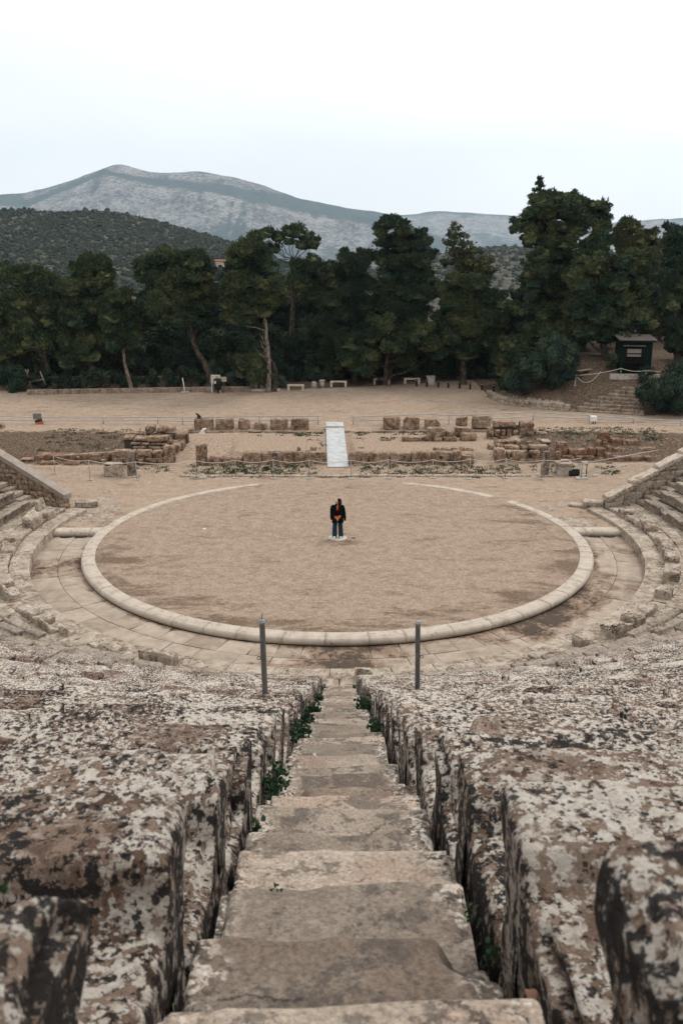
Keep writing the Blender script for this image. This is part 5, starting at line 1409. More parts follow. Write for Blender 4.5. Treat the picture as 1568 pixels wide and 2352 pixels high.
MB().add(*tube([(x - .1, 32.9, z0 - .03), (x - .1, 32.9, z0 + .3)], .06, 8)).build('post', M['black_plastic'], root)
MB().add(*box(x - .30, x - .20, 32.685, 32.70, z0 + .75, z0 + .95)).build('sticker', M['white_paint'], root, smooth=False)
x = at(513, 895, 33.0)[0]; z0 = gz(x, 33.0)
root = thing('small_sign', 'small tan sign plate on a thin post right of waste bin', 'sign', (x, 33.0, z0))
MB().add(*tube([(x, 33.0, z0 - .03), (x, 33.0, z0 + 1.2)], .025, 8)).build('post', M['dark_steel'], root)
MB().add(*box(x - .25, x + .25, 32.95, 32.97, z0 + .85, z0 + 1.22, .004)).build('plate', M['sign_tan'], root, smooth=False)
x = at(425, 903, 32.6)[0]; z0 = gz(x, 32.6)
root = thing('barrier_post', 'leaning white pole with concrete foot near low wall', 'barrier post', (x, 32.6, z0))
MB().add(*tube([(x, 32.6, z0), (x - .14, 32.6, z0 + 1.15)], .035, 8)).build('post', M['white_paint'], root)
MB().add(*box(x - .28, x + .28, 32.4, 32.8, z0 - .02, z0 + .12, .03)).build('base', M['concrete'], root)
x = at(602, 900, 34)[0]; z0 = gz(x, 34)
root = thing('service_pillar', 'small grey service pillar beside the twin trunked pine', 'service pillar', (x, 34, z0))
MB().add(*box(x - .12, x + .12, 33.9, 34.1, z0 - .02, z0 + .75, .01)).build('body', M['sign_grey'], root, smooth=False)
MB().add(*box(x - .15, x + .15, 33.87, 34.13, z0 + .75, z0 + .8, .01)).build('cap', M['white_paint'], root, smooth=False)
MB().add(*tube([(x - .45, 34, z0 - .02), (x - .45, 34, z0 + 1.15)], .03, 8)).build('pole', M['galvanised_steel'], root)
# swing frame at the far left
Y = 35.0
root = thing('pole_frame', 'tilted frame of pale poles standing at far left under trees', 'pole frame', (at(75, 898, Y)[0], Y, gz(at(75, 898, Y)[0], Y)))
for (x0, y0, x1, y1, r) in ((58, 848, 73, 893, .05), (65, 848, 60, 880, .04), (92, 853, 105, 885, .05), (60, 879, 101, 871, .04), (60, 897, 116, 893, .05), (58, 878, 62, 897, .04)):
    a, b = at(x0, y0, Y), at(x1, y1, Y)
    MB().add(*tube([a, b], r, 6)).build('pole', M['old_wood'], root)

# ---- right mound: retaining wall, steps, kiosk, bench, rope posts, basket
mb = MB(); rg = random.Random(31); path = [(11.05, 31.0), (11.25, 29.5), (11.7, 28.1), (12.8, 26.6), (14.1, 25.6), (15.45, 24.7)]
pth = np.array(path); seg = np.r_[0, np.cumsum(np.hypot(*np.diff(pth, axis=0).T))]
def along(s): return np.array([np.interp(s, seg, pth[:, 0]), np.interp(s, seg, pth[:, 1])])
for row in range(2):
    s = 0.0 - 0.2 * row
    while s < seg[-1] - 0.15:
        w_ = rg.uniform(0.3, 0.6); c = along(max(0, s + w_ / 2)); d = along(min(seg[-1], s + w_)) - along(max(0, s)); an = math.atan2(d[1], d[0])
        v, q = rock(0, 0, 0, w_ - 0.012, 0.34, 0.30 + rg.uniform(-.02, .01), 0.09, 0.03, 0.02, 3, int(s * 20) + row, 0.06)
        v = rotz(v, an); v[:, :2] += c; v[:, 2] += 0.94 + 0.29 * row; mb.add(v, q); s += w_
single(mb, 'retaining_wall', M['pale_limestone'], 'low curved rubble retaining wall edging the wooded mound at right', 'wall')
C31 = (2231, 1400, 500 / 1568)
root = thing('stone_steps', 'flight of wide rough stone steps climbing the mound at right', 'steps', (17.5, 23.6, 0.95))
t0 = np.array([15.5, 24.7]); tv = np.array([19.9, 23.0]) - t0; tl = np.hypot(*tv); tv /= tl; nv = np.array([-tv[1], tv[0]])
for k in range(8):
    s = -0.05 + 0.40 * k + (0.25 if k > 4 else 0); e = tl + 0.0 + 0.10 * k; mbk = MB()
    x = s
    while x < e - 0.2:
        w_ = min(rg.uniform(0.6, 1.15), e - x)
        if e - x - w_ < 0.25: w_ = e - x
        v, q = rock(0, 0, 0, w_ - 0.015, 0.50, 0.30, 0.08, 0.035, 0.025, 3, k * 30 + int(x * 9), 0.10)
        c = t0 + tv * (x + w_ / 2) + nv * (0.38 * k + 0.2)
        v = rotz(v, math.atan2(tv[1], tv[0])); v[:, :2] += c; v[:, 2] += 0.98 + 0.185 * (k + 1) - 0.30; mbk.add(v, q); x += w_
    mbk.build('step', M['stair_rubble'], root)
def mound_at(xd, yd, lo=20.0, hi=45.0):
    """where the ray of photo pixel meets the ground"""
    for Y in np.arange(lo, hi, 0.05):
        p = at(xd, yd, Y)
        if p[2] <= gz(p[0], p[1]): return p
    return at(xd, yd, hi)
kp = mound_at(1457, 858); KY = kp[1]; zg = kp[2]
a = at(1421, 858, KY); b = at(1492, 858, KY); zt = at(1457, 781, KY)[2]
W_ = b[0] - a[0]; H = zt - zg; cx = (a[0] + b[0]) / 2
root = thing('kiosk', 'dark green wooden kiosk with window and flat roof on the mound', 'kiosk', (cx, KY, zg))
rot = 0.10
def KB(x0, x1, y0, y1, z0, z1, bev=0.0):
    v, q = box(cx + x0, cx + x1, KY + y0, KY + y1, zg + z0, zg + z1, bev); return rotz(v, -rot, (cx, KY)), q
w = W_ / 2
wx0, wx1, wz0, wz1 = -w * 0.58, w * 0.34, H * 0.42, H * 0.74
mb = MB().add(*KB(-w, wx0, 0, 0.08, -0.3, H)).add(*KB(wx1, w, 0, 0.08, -0.3, H)).add(*KB(wx0, wx1, 0, 0.08, wz1, H)).add(*KB(wx0, wx1, 0, 0.08, 0.0, wz0))
mb.add(*KB(-w, -w + .08, 0.08, 2.0, -0.3, H)).add(*KB(w - .08, w, 0.08, 2.0, -0.3, H)).add(*KB(-w + .08, w - .08, 1.92, 2.0, -0.3, H))
mb.build('wall', M['kiosk_green'], root, smooth=False)
mb = MB()
for k in range(9): mb.add(*KB(-w * 0.7, w * 0.55, -0.02, -0.002, 0.05 + k * H * 0.042, 0.05 + (k + 0.9) * H * 0.042))
mb.build('lower_panel', M['kiosk_brown'], root, smooth=False)
win = MB().add(*KB(wx0 - .06, wx1 + .06, -0.04, -0.003, wz0 - .06, wz0 + .0)).add(*KB(wx0 - .06, wx1 + .06, -0.04, -0.003, wz1, wz1 + .06)).add(*KB(wx0 - .06, wx0, -0.04, -0.003, wz0, wz1)).add(*KB(wx1, wx1 + .06, -0.04, -0.003, wz0, wz1)).add(*KB(wx0, wx1, -0.02, 0.05, (wz0 * .46 + wz1 * .54) - .03, (wz0 * .46 + wz1 * .54) + .03))
wo = win.build('window', M['kiosk_brown'], root, smooth=False)
MB().add(*KB(wx0, wx1, 0.05, 0.06, wz0 + .2, wz1)).build('pane', M['window_glass'], wo, smooth=False)
MB().add(*KB(wx0, wx1, 0.05, 0.06, wz0, wz0 + .2)).build('counter_gap', M['kiosk_brown'], wo, smooth=False)
MB().add(*KB(wx0 - .3, wx1 + .2, -0.34, -0.002, wz1 + .20, wz1 + .24)).build('awning', M['roof_sheet'], root, smooth=False)
MB().add(*KB(wx0 - .3, wx1 + .2, -0.26, -0.042, wz0 - .22, wz0 - .17)).build('counter', M['kiosk_green'], root, smooth=False)
v, q = KB(-w - .16, w + .22, -0.35, 2.2, H + .004, H + .07); v[:, 2] += 0.06 * (v[:, 1] - KY)
MB().add(v, q).build('roof', M['roof_sheet'], root, smooth=False)
MB().add(*KB(-w - .10, w + .14, -0.30, -0.22, H - .12, H - .002)).build('fascia', M['kiosk_green'], root, smooth=False)
p = mound_at(1400, 864)
MB().add(*KB(-w - .7, w + .5, -0.7, -0.352, -0.35, 0.02)).build('plinth', M['concrete'], root, smooth=False)
# wooden bench left of the kiosk
p = mound_at(1342, 868); a = at(1328, 856, p[1]); b = at(1364, 845, p[1] + 1.0)
root = thing('wooden_bench', 'plain wooden bench seen end on beneath the big pine at right', 'bench', (p[0], p[1], p[2]))
z = p[2] + 0.46; A_ = np.array([a[0], p[1]]); B_ = np.array([b[0] + .0, p[1] + 1.3]); d = (B_ - A_); L_ = np.hypot(*d); d /= L_; an = math.atan2(d[1], d[0])
v, q = box(0, L_, -.2, .2, z, z + .05, .008); v = rotz(v, an); v[:, :2] += A_; MB().add(v, q).build('seat', M['old_wood'], root, smooth=False)
for fx in (0.12, 0.5, 0.88):
    for sd in (-.15, .15):
        c = A_ + d * L_ * fx + np.array([-d[1], d[0]]) * sd
        MB().add(*box(c[0] - .04, c[0] + .04, c[1] - .04, c[1] + .04, gz(*c) - .05, z - .002)).build('leg', M['dark_wood'], root, smooth=False)
# rope posts on the mound
mp = [(1320, 861, 886), (1424, 845, 871), (1481, 850, 878)]; tp = []
for k, (xd, yt, yb) in enumerate(mp):
    p = mound_at(xd, yb); t_ = at(xd, yt, p[1])
    root = thing('rope_post', ['pale rope post on the mound left of big trunk', 'rope post on the mound right before the kiosk', 'rope post on the mound right of kiosk corner'][k], 'barrier post', (p[0], p[1], p[2]), 'rope posts on the mound')
    MB().add(*tube([(p[0], p[1], p[2] - .05), (p[0], p[1], t_[2])], .035, 8)).build('post', M['white_paint' if k == 0 else 'sign_grey'], root)
    MB().add(*loft([(p[0], p[1], p[2] - .03, .12, .12), (p[0], p[1], p[2] + .04, .1, .1)], 12)).build('base', M['concrete'], root)
    tp.append(np.array([p[0], p[1], t_[2] - .03]))
pts = []
for a, b, sg in ((tp[0], tp[1], 0.1), (tp[1], tp[2], 0.12)):
    for s in np.linspace(0, 1, 12): pts.append(a + (b - a) * s - np.array([0, 0, sg * 4 * s * (1 - s)]))
pts.append(tp[2] + np.array([2.0, -0.3, -0.15]))
single(MB().add(*tube(pts, .018, 6)), 'barrier_rope', M['white_rope'], 'rope strung between posts before the kiosk on mound', 'rope')
pts = [tp[0] + (np.array([tp[1][0], tp[1][1] + .0, tp[1][2]]) - tp[0]) * s * 0.55 - np.array([0, 0, 0.62 * 4 * s * (1 - s)]) for s in np.linspace(0, 1, 14)]
single(MB().add(*tube(pts, .018, 6)), 'slack_rope', M['white_rope'], 'second slack rope drooping from the pale post on mound', 'rope')
p = mound_at(1490, 952, 18.0)
root = thing('slatted_bin', 'dark slatted wooden litter basket right of the stone steps', 'litter bin', (p[0], p[1], p[2]))
mb = MB()
for k in range(6):
    z = p[2] + .12 + .13 * k
    mb.add(*box(p[0] - .36, p[0] + .36, p[1] - .3, p[1] - .27, z, z + .09)).add(*box(p[0] - .36, p[0] - .33, p[1] - .268, p[1] + .3, z, z + .09)).add(*box(p[0] + .33, p[0] + .36, p[1] - .268, p[1] + .3, z, z + .09)).add(*box(p[0] - .328, p[0] + .328, p[1] + .27, p[1] + .3, z, z + .09))
mb.build('slats', M['dark_wood'], root, smooth=False)
for sx in (-.3, .3):
    for sy in (-.24, .24): MB().add(*box(p[0] + sx - .025, p[0] + sx + .025, p[1] + sy - .025, p[1] + sy + .025, p[2] - .1, p[2] + .9)).build('leg', M['dark_wood'], root, smooth=False)

# ---- two grey posts among the seats
for k, (xb, yb, xt, yt) in enumerate(((609, 1606, 601.5, 1424), (958, 1596, 959.5, 1427))):
    # meet the seat surface
    best = None
    for Y in np.arange(-32, -20, 0.02):
        p = at(xb, yb, Y); r = math.hypot(p[0], p[1])
        if p[2] <= Z0 + ZSTEP * (r - R0 - 0.15) / RSTEP - 0.03: best = p; break
    p = best; t_ = at(xt, yt, p[1])
    root = thing('iron_post', ['grey painted iron post with a top spike, left of the stairway', 'grey painted iron post with a side ring, right of the stairway'][k], 'post', (p[0], p[1], p[2]), 'iron posts among the seats')
    ax_ = np.array([t_[0] - p[0], 0.0, t_[2] - p[2]]); P_ = lambda f: p + ax_ * f
    MB().add(*tube([P_(-0.12), P_(0.96), P_(0.962), P_(0.985), P_(0.988)], [.029, .029, .034, .034, .030], 18)).build('shaft', M['grey_post_paint'], root)
    MB().add(*tube([P_(0.986), P_(1.0), P_(1.008)], [.030, .022, .004], 18)).build('cap', M['grey_post_paint'], root)
    if k == 0: MB().add(*tube([P_(1.0), P_(1.0) + np.array([.002, 0, .045]), P_(1.0) + np.array([.008, 0, .075])], .005, 6)).build('spike', M['dark_steel'], root)
    c = P_(0.535) + np.array([-.046 if k == 0 else .046, -.02, 0]); a = np.linspace(0, 2 * PI, 17)
    MB().add(*tube(np.c_[c[0] + .017 * np.cos(a), np.full(17, c[1]), c[2] + .017 * np.sin(a)], .005, 6, cap=False)).build('ring', M['dark_steel'], root)
# ================================================================== the woman on the centre stone
def skin_body(name, mat, parent, pts, edges, rad, root_i=0, sub=2):
    me = bpy.data.meshes.new(name); base = np.array(BASE[parent.name])
    me.from_pydata([tuple(np.array(p) - base) for p in pts], edges, []); me.update()
    o = bpy.data.objects.new(name, me); COL.objects.link(o); o.parent = parent; BASE[o.name] = BASE[parent.name]
    me.materials.append(mat)
    o.modifiers.new('skin', 'SKIN')
    for i, d in enumerate(me.skin_vertices[0].data):
        r = rad[i]; d.radius = (r, r) if np.isscalar(r) else r
        d.use_root = (i == root_i)
    s = o.modifiers.new('sub', 'SUBSURF'); s.levels = sub; s.render_levels = sub
    o.modifiers['skin'].use_smooth_shade = True
    return o

zf = 0.064
person = thing('person', 'person in black coat over orange top and dark jeans looking to the left', 'person', (0, 0, zf))
B = lambda x, y, z: (x, y, z + zf)
# +x is the picture's right; she faces the camera (-y), head turned to the picture's left
P_ = [B(0, .01, .90), B(0, .012, 1.02), B(0, .015, 1.16), B(0, .018, 1.30), B(-.003, .015, 1.40), B(-.006, .005, 1.46), B(-.010, -.005, 1.53), B(-.012, -.006, 1.60)]
R_ = [(.13, .10), (.115, .09), (.125, .09), (.13, .09), (.06, .06), (.048, .05), (.068, .080), (.070, .082)]
E_ = [(i, i + 1) for i in range(7)]
def add(p, r, frm):
    P_.append(p); R_.append(r); E_.append((frm, len(P_) - 1)); return len(P_) - 1
# face, turned to the left: nose and chin
n_ = add(B(-.082, -.035, 1.545), .018, 6); c_ = add(B(-.062, -.03, 1.475), .028, 6)
for sd in (-1, 1):
    h = add(B(sd * .095, .01, .86), (.085, .085), 0)
    k = add(B(sd * .118, -.005, .47), (.058, .06), h); a = add(B(sd * .125 + .0, .02, .10), (.042, .045), k); add(B(sd * .135, -.10, .035), (.032, .026), a)
    s = add(B(sd * .165, .015, 1.345), (.055, .055), 3)
    e = add(B(sd * .165, -.01, 1.07), (.038, .038), s); w = add(B(sd * .050, -.20, .905), (.024, .024), e)
    pm = add(B(sd * .022, -.222, .862), (.030, .018), w)
    for f in range(4):
        b = add(B(sd * .012 - sd * .014 * (f - 1), -.232 - .004 * f, .830), .0095, pm)
        add(B(-sd * .006 - sd * .012 * (f - 1), -.236 - .004 * f, .790 + .006 * abs(f - 1)), .0080, b)
    t_ = add(B(sd * .004, -.248, .862), .010, pm)
skin_body('body', M['skin'], person, P_, E_, R_)
# trousers: wide legs hanging to the shoe
mb = MB()
for sd in (-1, 1):
    mb.add(*loft([(sd * .125 + (.012 if sd > 0 else 0), .035, .045 + zf, .106, .115), (sd * .127 + .006, .03 - .03 * (sd > 0), .16 + zf, .104, .110), (sd * .118, .012, .45 + zf, .098, .10), (sd * .098, .012, .72 + zf, .098, .112), (sd * .078, .012, .86 + zf, .100, .122), (sd * .06, .012, .95 + zf, .10, .125)], 20))
mb.add(*loft([(0, .012, .66 + zf, .085, .085), (0, .012, .74 + zf, .14, .115), (0, .012, .90 + zf, .168, .128), (0, .012, 1.0 + zf, .148, .115)], 24))
mb.build('trousers', M['blue_denim'], person)
for sd in (-1, 1):
    v, f = loft([(sd * .135, -.045, .0 + zf, .046, .125), (sd * .135, -.045, .02 + zf, .048, .128), (sd * .134, -.035, .05 + zf, .045, .11), (sd * .13, .0, .085 + zf, .04, .065), (sd * .128, .01, .11 + zf, .04, .05)], 18)
    MB().add(v, f).build('shoe', M['white_shoe'], person)
# orange knit top with folded arms, hands joined low in front
mb = MB().add(*loft([(0, .012, .90 + zf, .165, .135), (0, .005, 1.0 + zf, .158, .135), (0, .0, 1.15 + zf, .158, .132), (0, .005, 1.28 + zf, .162, .122), (0, .012, 1.38 + zf, .12, .09), (0, .012, 1.415 + zf, .066, .062)], 24))
for sd in (-1, 1):
    mb.add(*tube([B(sd * .15, .01, 1.33), B(sd * .165, .0, 1.2), B(sd * .162, -.03, 1.06), B(sd * .098, -.115, .975), B(sd * .060, -.185, .925 + .02 * sd), B(sd * .050, -.205, .905)], [.055, .055, .052, .048, .056, .046], 12))
# loose hem bunched above the hands
mb.add(*loft([(.02, -.15, .87 + zf, .070, .05), (.015, -.17, .92 + zf, .085, .055), (0, -.15, 1.0 + zf, .07, .05)], 14))
mb.build('orange_top', M['orange_knit'], person)
# black coat over the shoulders, sleeves hanging empty
arc = (-PI / 2 + .25, 1.5 * PI - .24)
mb = MB()
rings = [(0, .01, .66 + zf, .248, .205), (0, .01, .80 + zf, .242, .205), (0, .008, .95 + zf, .236, .200), (0, .006, 1.12 + zf, .230, .182), (0, .008, 1.27 + zf, .222, .155), (0, .014, 1.35 + zf, .198, .128), (0, .016, 1.41 + zf, .130, .098), (0, .016, 1.445 + zf, .080, .078), (0, .018, 1.47 + zf, .072, .076)]
v, f = loft(rings, 40, arc=arc)
v[:, :2] += (0.012 * fbm(v * np.array([1, 1, .35]), 9, 3, 4))[:, None] * np.array([1, 1])
mb.add(v, f)
coat = mb.build('coat', M['black_coat'], person)
s = coat.modifiers.new('cloth', 'SOLIDIFY'); s.thickness = .016
for sd in (-1, 1):
    v, fs = tube([B(sd * .150, .02, 1.375), B(sd * .205, .02, 1.335), B(sd * .240, .015, 1.22), B(sd * (.262 + .012 * sd), .005, 1.05), B(sd * (.276 + .02 * sd), -.01, .90 + .02 * (sd < 0)), B(sd * (.280 + .024 * sd), -.015, .80 + .035 * (sd < 0)), B(sd * (.282 + .026 * sd), -.015, .735 + .045 * (sd < 0))], [.050, .072, .072, .064, .056, .046, .044], 14)
    v += 0.008 * fbm(v, 12, 3, 6)[:, None]
    MB().add(v, fs).build('coat_sleeve', M['black_coat'], person)
# crossbody bag and strap
v, q = rockbox(lin(-.125, .065, .03), lin(-.235, -.155, .03), lin(.99 + zf, 1.22 + zf, .03), .03, .008, 6, 3)
v[:, 0] += (v[:, 2] - 1.1 - zf) * .2
bag = MB().add(v, q).build('bag', M['black_coat'], person)
MB().add(*tube([B(-.03, -.165, 1.18), B(.03, -.15, 1.26), B(.08, -.12, 1.34), B(.11, -.05, 1.40)], .012, 6)).build('strap', M['black_coat'], bag)
# hair: cap, back fall and a lock down over the near shoulder
mb = MB()
v, f = loft([(.012, .025, 1.50 + zf, .088, .082), (.010, .018, 1.56 + zf, .088, .092), (.004, .006, 1.62 + zf, .082, .092), (-.004, .0, 1.665 + zf, .058, .066), (-.006, .0, 1.682 + zf, .02, .024)], 20)
v[:, 0] += .072
mb.add(v, f)
mb.add(*tube([B(.090, .02, 1.58), B(.095, .04, 1.46), B(.055, .09, 1.32), B(.05, .11, 1.22)], [.075, .082, .07, .03], 12))
mb.add(*tube([B(.098, -.030, 1.57), B(.098, -.075, 1.46), B(.075, -.125, 1.35), B(.070, -.165, 1.24), B(.062, -.17, 1.15)], [.05, .052, .046, .038, .012], 10))
mb.build('hair', M['dark_hair'], person)
for sd, (x, y) in enumerate(((-.074, -.055), (-.078, -.018))):
    v, f = loft([(x, y, 1.572 + zf, .006, .010), (x, y, 1.578 + zf, .008, .013), (x, y, 1.584 + zf, .005, .010)], 8)
    MB().add(v, f).build('eye', M['dark_hair'], person)
v, f = loft([(-.078, -.035, 1.503 + zf, .010, .018), (-.080, -.035, 1.509 + zf, .012, .022), (-.078, -.035, 1.515 + zf, .010, .018)], 8)
MB().add(v, f).build('mouth', M['lip'] if 'lip' in M else M['skin'], person)
# small dark hat-like disc and scraps on the earth beside her
for k, (xd, yd, s, mt, nm, lab) in enumerate(((811, 1236, .07, 'bollard_black', 'black_disc', 'small black disc on the earth right of the person'), (469, 1215, .07, 'white_paint', 'paper_scrap', 'white paper scrap on the orchestra earth at left'), (779, 1254, .025, 'white_paint', 'paper_scrap', 'tiny white scrap below the round centre stone'))):
    p = ray_ground(xd, yd, 0.015)
    v, q = rock(p[0], p[1], 0.0, s * 2.2, s * 1.6, .035, .03, .012, .012, 9, 3 + k)
    single(MB().add(v, q), nm, M[mt], lab, nm.replace('_', ' '))
# ================================================================== trees, bushes, weeds, grass
def rand_dirs(n, g):
    v = g.normal(size=(n, 3)); return v / np.linalg.norm(v, axis=1, keepdims=True)
def sprays(pos, axis, L, W, g):
    n = len(pos)
    r = rand_dirs(n, g); b = np.cross(axis, r); b /= np.linalg.norm(b, axis=1, keepdims=True) + 1e-9
    L = L[:, None]; W = W[:, None]
    v = np.stack([pos - b * W * .35, pos + b * W * .35, pos + axis * L * .6 + b * W * .5, pos + axis * L, pos + axis * L * .55 - b * W * .5], 1).reshape(-1, 3)
    i = np.arange(n)[:, None] * 5
    return v, np.concatenate([i + np.array([0, 1, 2]), i + np.array([0, 2, 4]), i + np.array([2, 3, 4])])
def clump_leaves(c, rad, g, dens, size, seed, up=0.75, tuft=True):
    rad = np.array(rad)
    area = 4 * PI * ((rad[0] * rad[1]) ** 1.6 / 3 + (rad[0] * rad[2]) ** 1.6 / 3 + (rad[1] * rad[2]) ** 1.6 / 3) ** (1 / 1.6)
    n = int(area * dens / (size * size * .55)); n = max(n, 30)
    if tuft:
        # needle tufts: several sprays share a twig tip
        nt = max(8, n // 7)
        d = rand_dirs(nt, g); d[:, 2] = np.where((d[:, 2] < -0.1) & (g.random(nt) < .75), -d[:, 2], d[:, 2])
        lump = 1 + 0.34 * vnoise(d * 2.6 + seed, seed) + 0.22 * vnoise(d * 6 + seed, seed + 3)
        rr = 0.70 + 0.36 * g.random(nt) ** 0.7
        tip = c + d * rad * (lump * rr)[:, None]
        k = np.repeat(np.arange(nt), 7); dd = d[k]
        pos = tip[k] + g.normal(size=(len(k), 3)) * size * .35
        ax = dd * .85 + np.array([0, 0, up * .75]) + g.normal(size=(len(k), 3)) * .45
    else:
        d = rand_dirs(n, g)
        lump = 1 + 0.28 * vnoise(d * 2.4 + seed, seed)
        rr = 0.5 + 0.55 * g.random(n) ** 0.6
        pos = c + d * rad * (lump * rr)[:, None]; ax = d * .5 + np.array([0, 0, up * .6]) + g.normal(size=(n, 3)) * .8
    ax /= np.linalg.norm(ax, axis=1, keepdims=True)
    m = len(pos)
    L = size * g.uniform(.9, 2.1, m); W = size * g.uniform(.35, .75, m)
    return sprays(pos, ax, L, W, g)
def core_leaves(c, rad, g, size, seed):
    rad = np.array(rad) * .72
    n = max(14, int(rad.prod() ** .667 * 26))
    d = rand_dirs(n, g); pos = c + d * rad * (g.random(n) ** .45)[:, None]
    ax = rand_dirs(n, g)
    return sprays(pos, ax, np.full(n, size * 3.2), np.full(n, size * 2.6), g)

_bv, _bf = loft([(0, 0, math.sin(a_) , math.cos(a_), math.cos(a_)) for a_ in np.radians([-70, -45, -20, 5, 28, 50, 70, 84])], 13)
def heart(mb, c, rad, g, seed):
    """the dense inside of a needle pad: a lumpy closed body the needles stand on"""
    v = _bv * np.array(rad)
    v = v * (1 + .28 * vnoise(_bv * 2.3 + seed * 3.7, 5) + .34 * vnoise(_bv * 6.3 + seed, 6))[:, None]
    mb.add(v + c, _bf)
def puffs(mb, p, sx, sz, g, dens, size, seed, core):
    """one bough: several flattened needle pads on and around its middle"""
    n = int(np.clip(round(sx * 4.6), 3, 9))
    for m in range(n):
        a = m / n * 2 * PI + g.uniform(-.5, .5); e = g.uniform(-.55, 1.0)
        c = p + np.array([math.cos(a) * sx * .68 * math.sqrt(1 - max(0, e) * .6), math.sin(a) * sx * .68, sz * .62 * e])
        r = sx * g.uniform(.30, .56); rz = r * g.uniform(.78, 1.12)
        heart(mb, c, (r * .66, r * .66, rz * .62), g, seed + m)
        mb.add(*clump_leaves(c, (r, r, rz), g, dens, size, seed * 9 + m))
    if core: heart(mb, p - np.array([0, 0, sz * .15]), (sx * .72, sx * .72, sz * .62), g, seed + 77)

def limb(a, b, r0, r1, rgk, sag=0.12, n=6):
    a = np.array(a, float); b = np.array(b, float); L = np.linalg.norm(b - a)
    t = np.linspace(0, 1, n); p = a + (b - a) * t[:, None]
    p[:, 2] -= sag * L * np.sin(t * PI) * .5
    p[1:-1] += rgk.normal(size=(n - 2, 3)) * L * .035
    return tube(p, np.linspace(r0, r1, n), 6)

PX = 1568 / 682
def tree(name, label, Y, trunk, clumps, mats=('pine_foliage', 'pine_bark'), r0=0.2, seed=0, dens=1.5, size=0.088, group=None, depth=0.8, core=True, roots=0, dead=(), cat='tree'):
    """trunk: photo points from the base up; clumps: (x, y, rx, ry) in photo pixels at depth Y"""
    g = np.random.default_rng(seed + 500)
    tp = [at(x, y, Y) for x, y in trunk]
    zb = gz(tp[0][0], Y); tp[0][2] = zb
    # keep the base on the ground: shift the lowest points
    root = thing(name, label, cat, (tp[0][0], Y, zb), group)
    C3 = []
    for (x, y, rx, ry) in clumps:
        p = at(x, y, Y); sx = (at(x + rx, y, Y) - at(x - rx, y, Y))[0] / 2; sz = (at(x, y - ry, Y) - at(x, y + ry, Y))[2] / 2
        C3.append([p, sx, sz])
    xs_ = [c[0][0] for c in C3]; xc = (min(xs_) + max(xs_)) / 2; wid = max(max(xs_) - min(xs_), 2.0) / 2
    mb = MB()
    for k, (p, sx, sz) in enumerate(C3):
        q = np.clip(abs(p[0] - xc) / wid, 0, 1)
        dy = g.uniform(-1, 1) * depth * wid * math.sqrt(max(0.05, 1 - q * q))
        p = p + np.array([0, dy, 0]); C3[k][0] = p
        puffs(mb, p, sx, sz, g, dens, size, seed * 13 + k, core)
        if depth > .4:      # more boughs behind, so the crown has depth
            p2 = p + np.array([g.uniform(-.4, .4) * sx, (0.9 if dy < 0 else -0.9) * wid * g.uniform(.5, 1.0) * math.sqrt(max(.05, 1 - q * q)), -abs(g.normal()) * sz * .3])
            puffs(mb, p2, sx * .85, sz * .85, g, dens * .7, size * 1.25, seed * 17 + k, core)
    mb.build('crown', M[mats[0]], root, smooth=False)
    tb = MB(); n = len(tp); tps = []
    t = np.linspace(0, n - 1, 6 * (n - 1) + 1)
    P = np.array(tp); Pi = np.c_[[np.interp(t, np.arange(n), P[:, a]) for a in range(3)]].T
    ker = np.array([.25, .5, .25])
    for _ in range(2):
        Q = Pi.copy()
        for a in range(3): Q[1:-1, a] = np.convolve(Pi[:, a], ker, 'valid')
        Pi = Q
    Pi[1:-1] += g.normal(size=(len(Pi) - 2, 3)) * r0 * .08
    base = Pi[0].copy(); base[2] -= .25
    Pi = np.concatenate([[base], Pi]); rad = r0 * np.interp(np.linspace(0, 1, len(Pi)), [0, .06, .2, 1], [1.45, 1.2, 1.0, .34])
    tb.add(*tube(Pi, rad, 9))
    for (p, sx, sz) in C3:
        # each clump hangs on a limb that leaves the trunk below it
        j = int(np.clip(np.searchsorted(Pi[:, 2], p[2] - abs(p[0] - Pi[-1, 0]) * .5 - sz * .8), 2, len(Pi) - 1))
        tb.add(*limb(Pi[j], p, rad[j] * .42, .025, g))
        for m in range(2):
            e = p + g.normal(size=3) * np.array([sx, sx, sz]) * .6
            tb.add(*limb(p - np.array([0, 0, sz * .3]), e, .03, .010, g, n=4))
    for (x0, y0, x1, y1) in dead:
        a, b = at(x0, y0, Y - .1), at(x1, y1, Y - .3)
        tb.add(*limb(a, b, .06, .015, g))
        tb.add(*limb((a + b) / 2, b + np.array([g.uniform(-.3, .3), 0, g.uniform(.2, .6)]), .03, .01, g, n=4))
    for k in range(roots):
        a = k / roots * 2 * PI + g.uniform(-.3, .3); L = g.uniform(.9, 2.6)
        p0 = np.array([tp[0][0], Y, zb + .25]); pts = []
        for s in np.linspace(0, 1, 7):
            x = p0[0] + math.cos(a) * L * s + g.normal() * .05; y = Y + math.sin(a) * L * s * .9
            pts.append((x, y, max(gz(x, y), zb - 1.2) + .30 * (1 - s) ** 2 + .02))
        tb.add(*tube(pts, np.linspace(.13, .03, 7), 6))
    tb.build('trunk', M[mats[1]], root)
    return root

c1 = lambda L: [(x / 2, 344.5 + y / 2, rx / 2, ry / 2) for x, y, rx, ry in L]          # detail view of the left half
c2 = lambda L: [(784 + x / 2, 344.5 + y / 2, rx / 2, ry / 2) for x, y, rx, ry in L]
p1 = lambda L: [(x / 2, 344.5 + y / 2) for x, y in L]
p2 = lambda L: [(784 + x / 2, 344.5 + y / 2) for x, y in L]

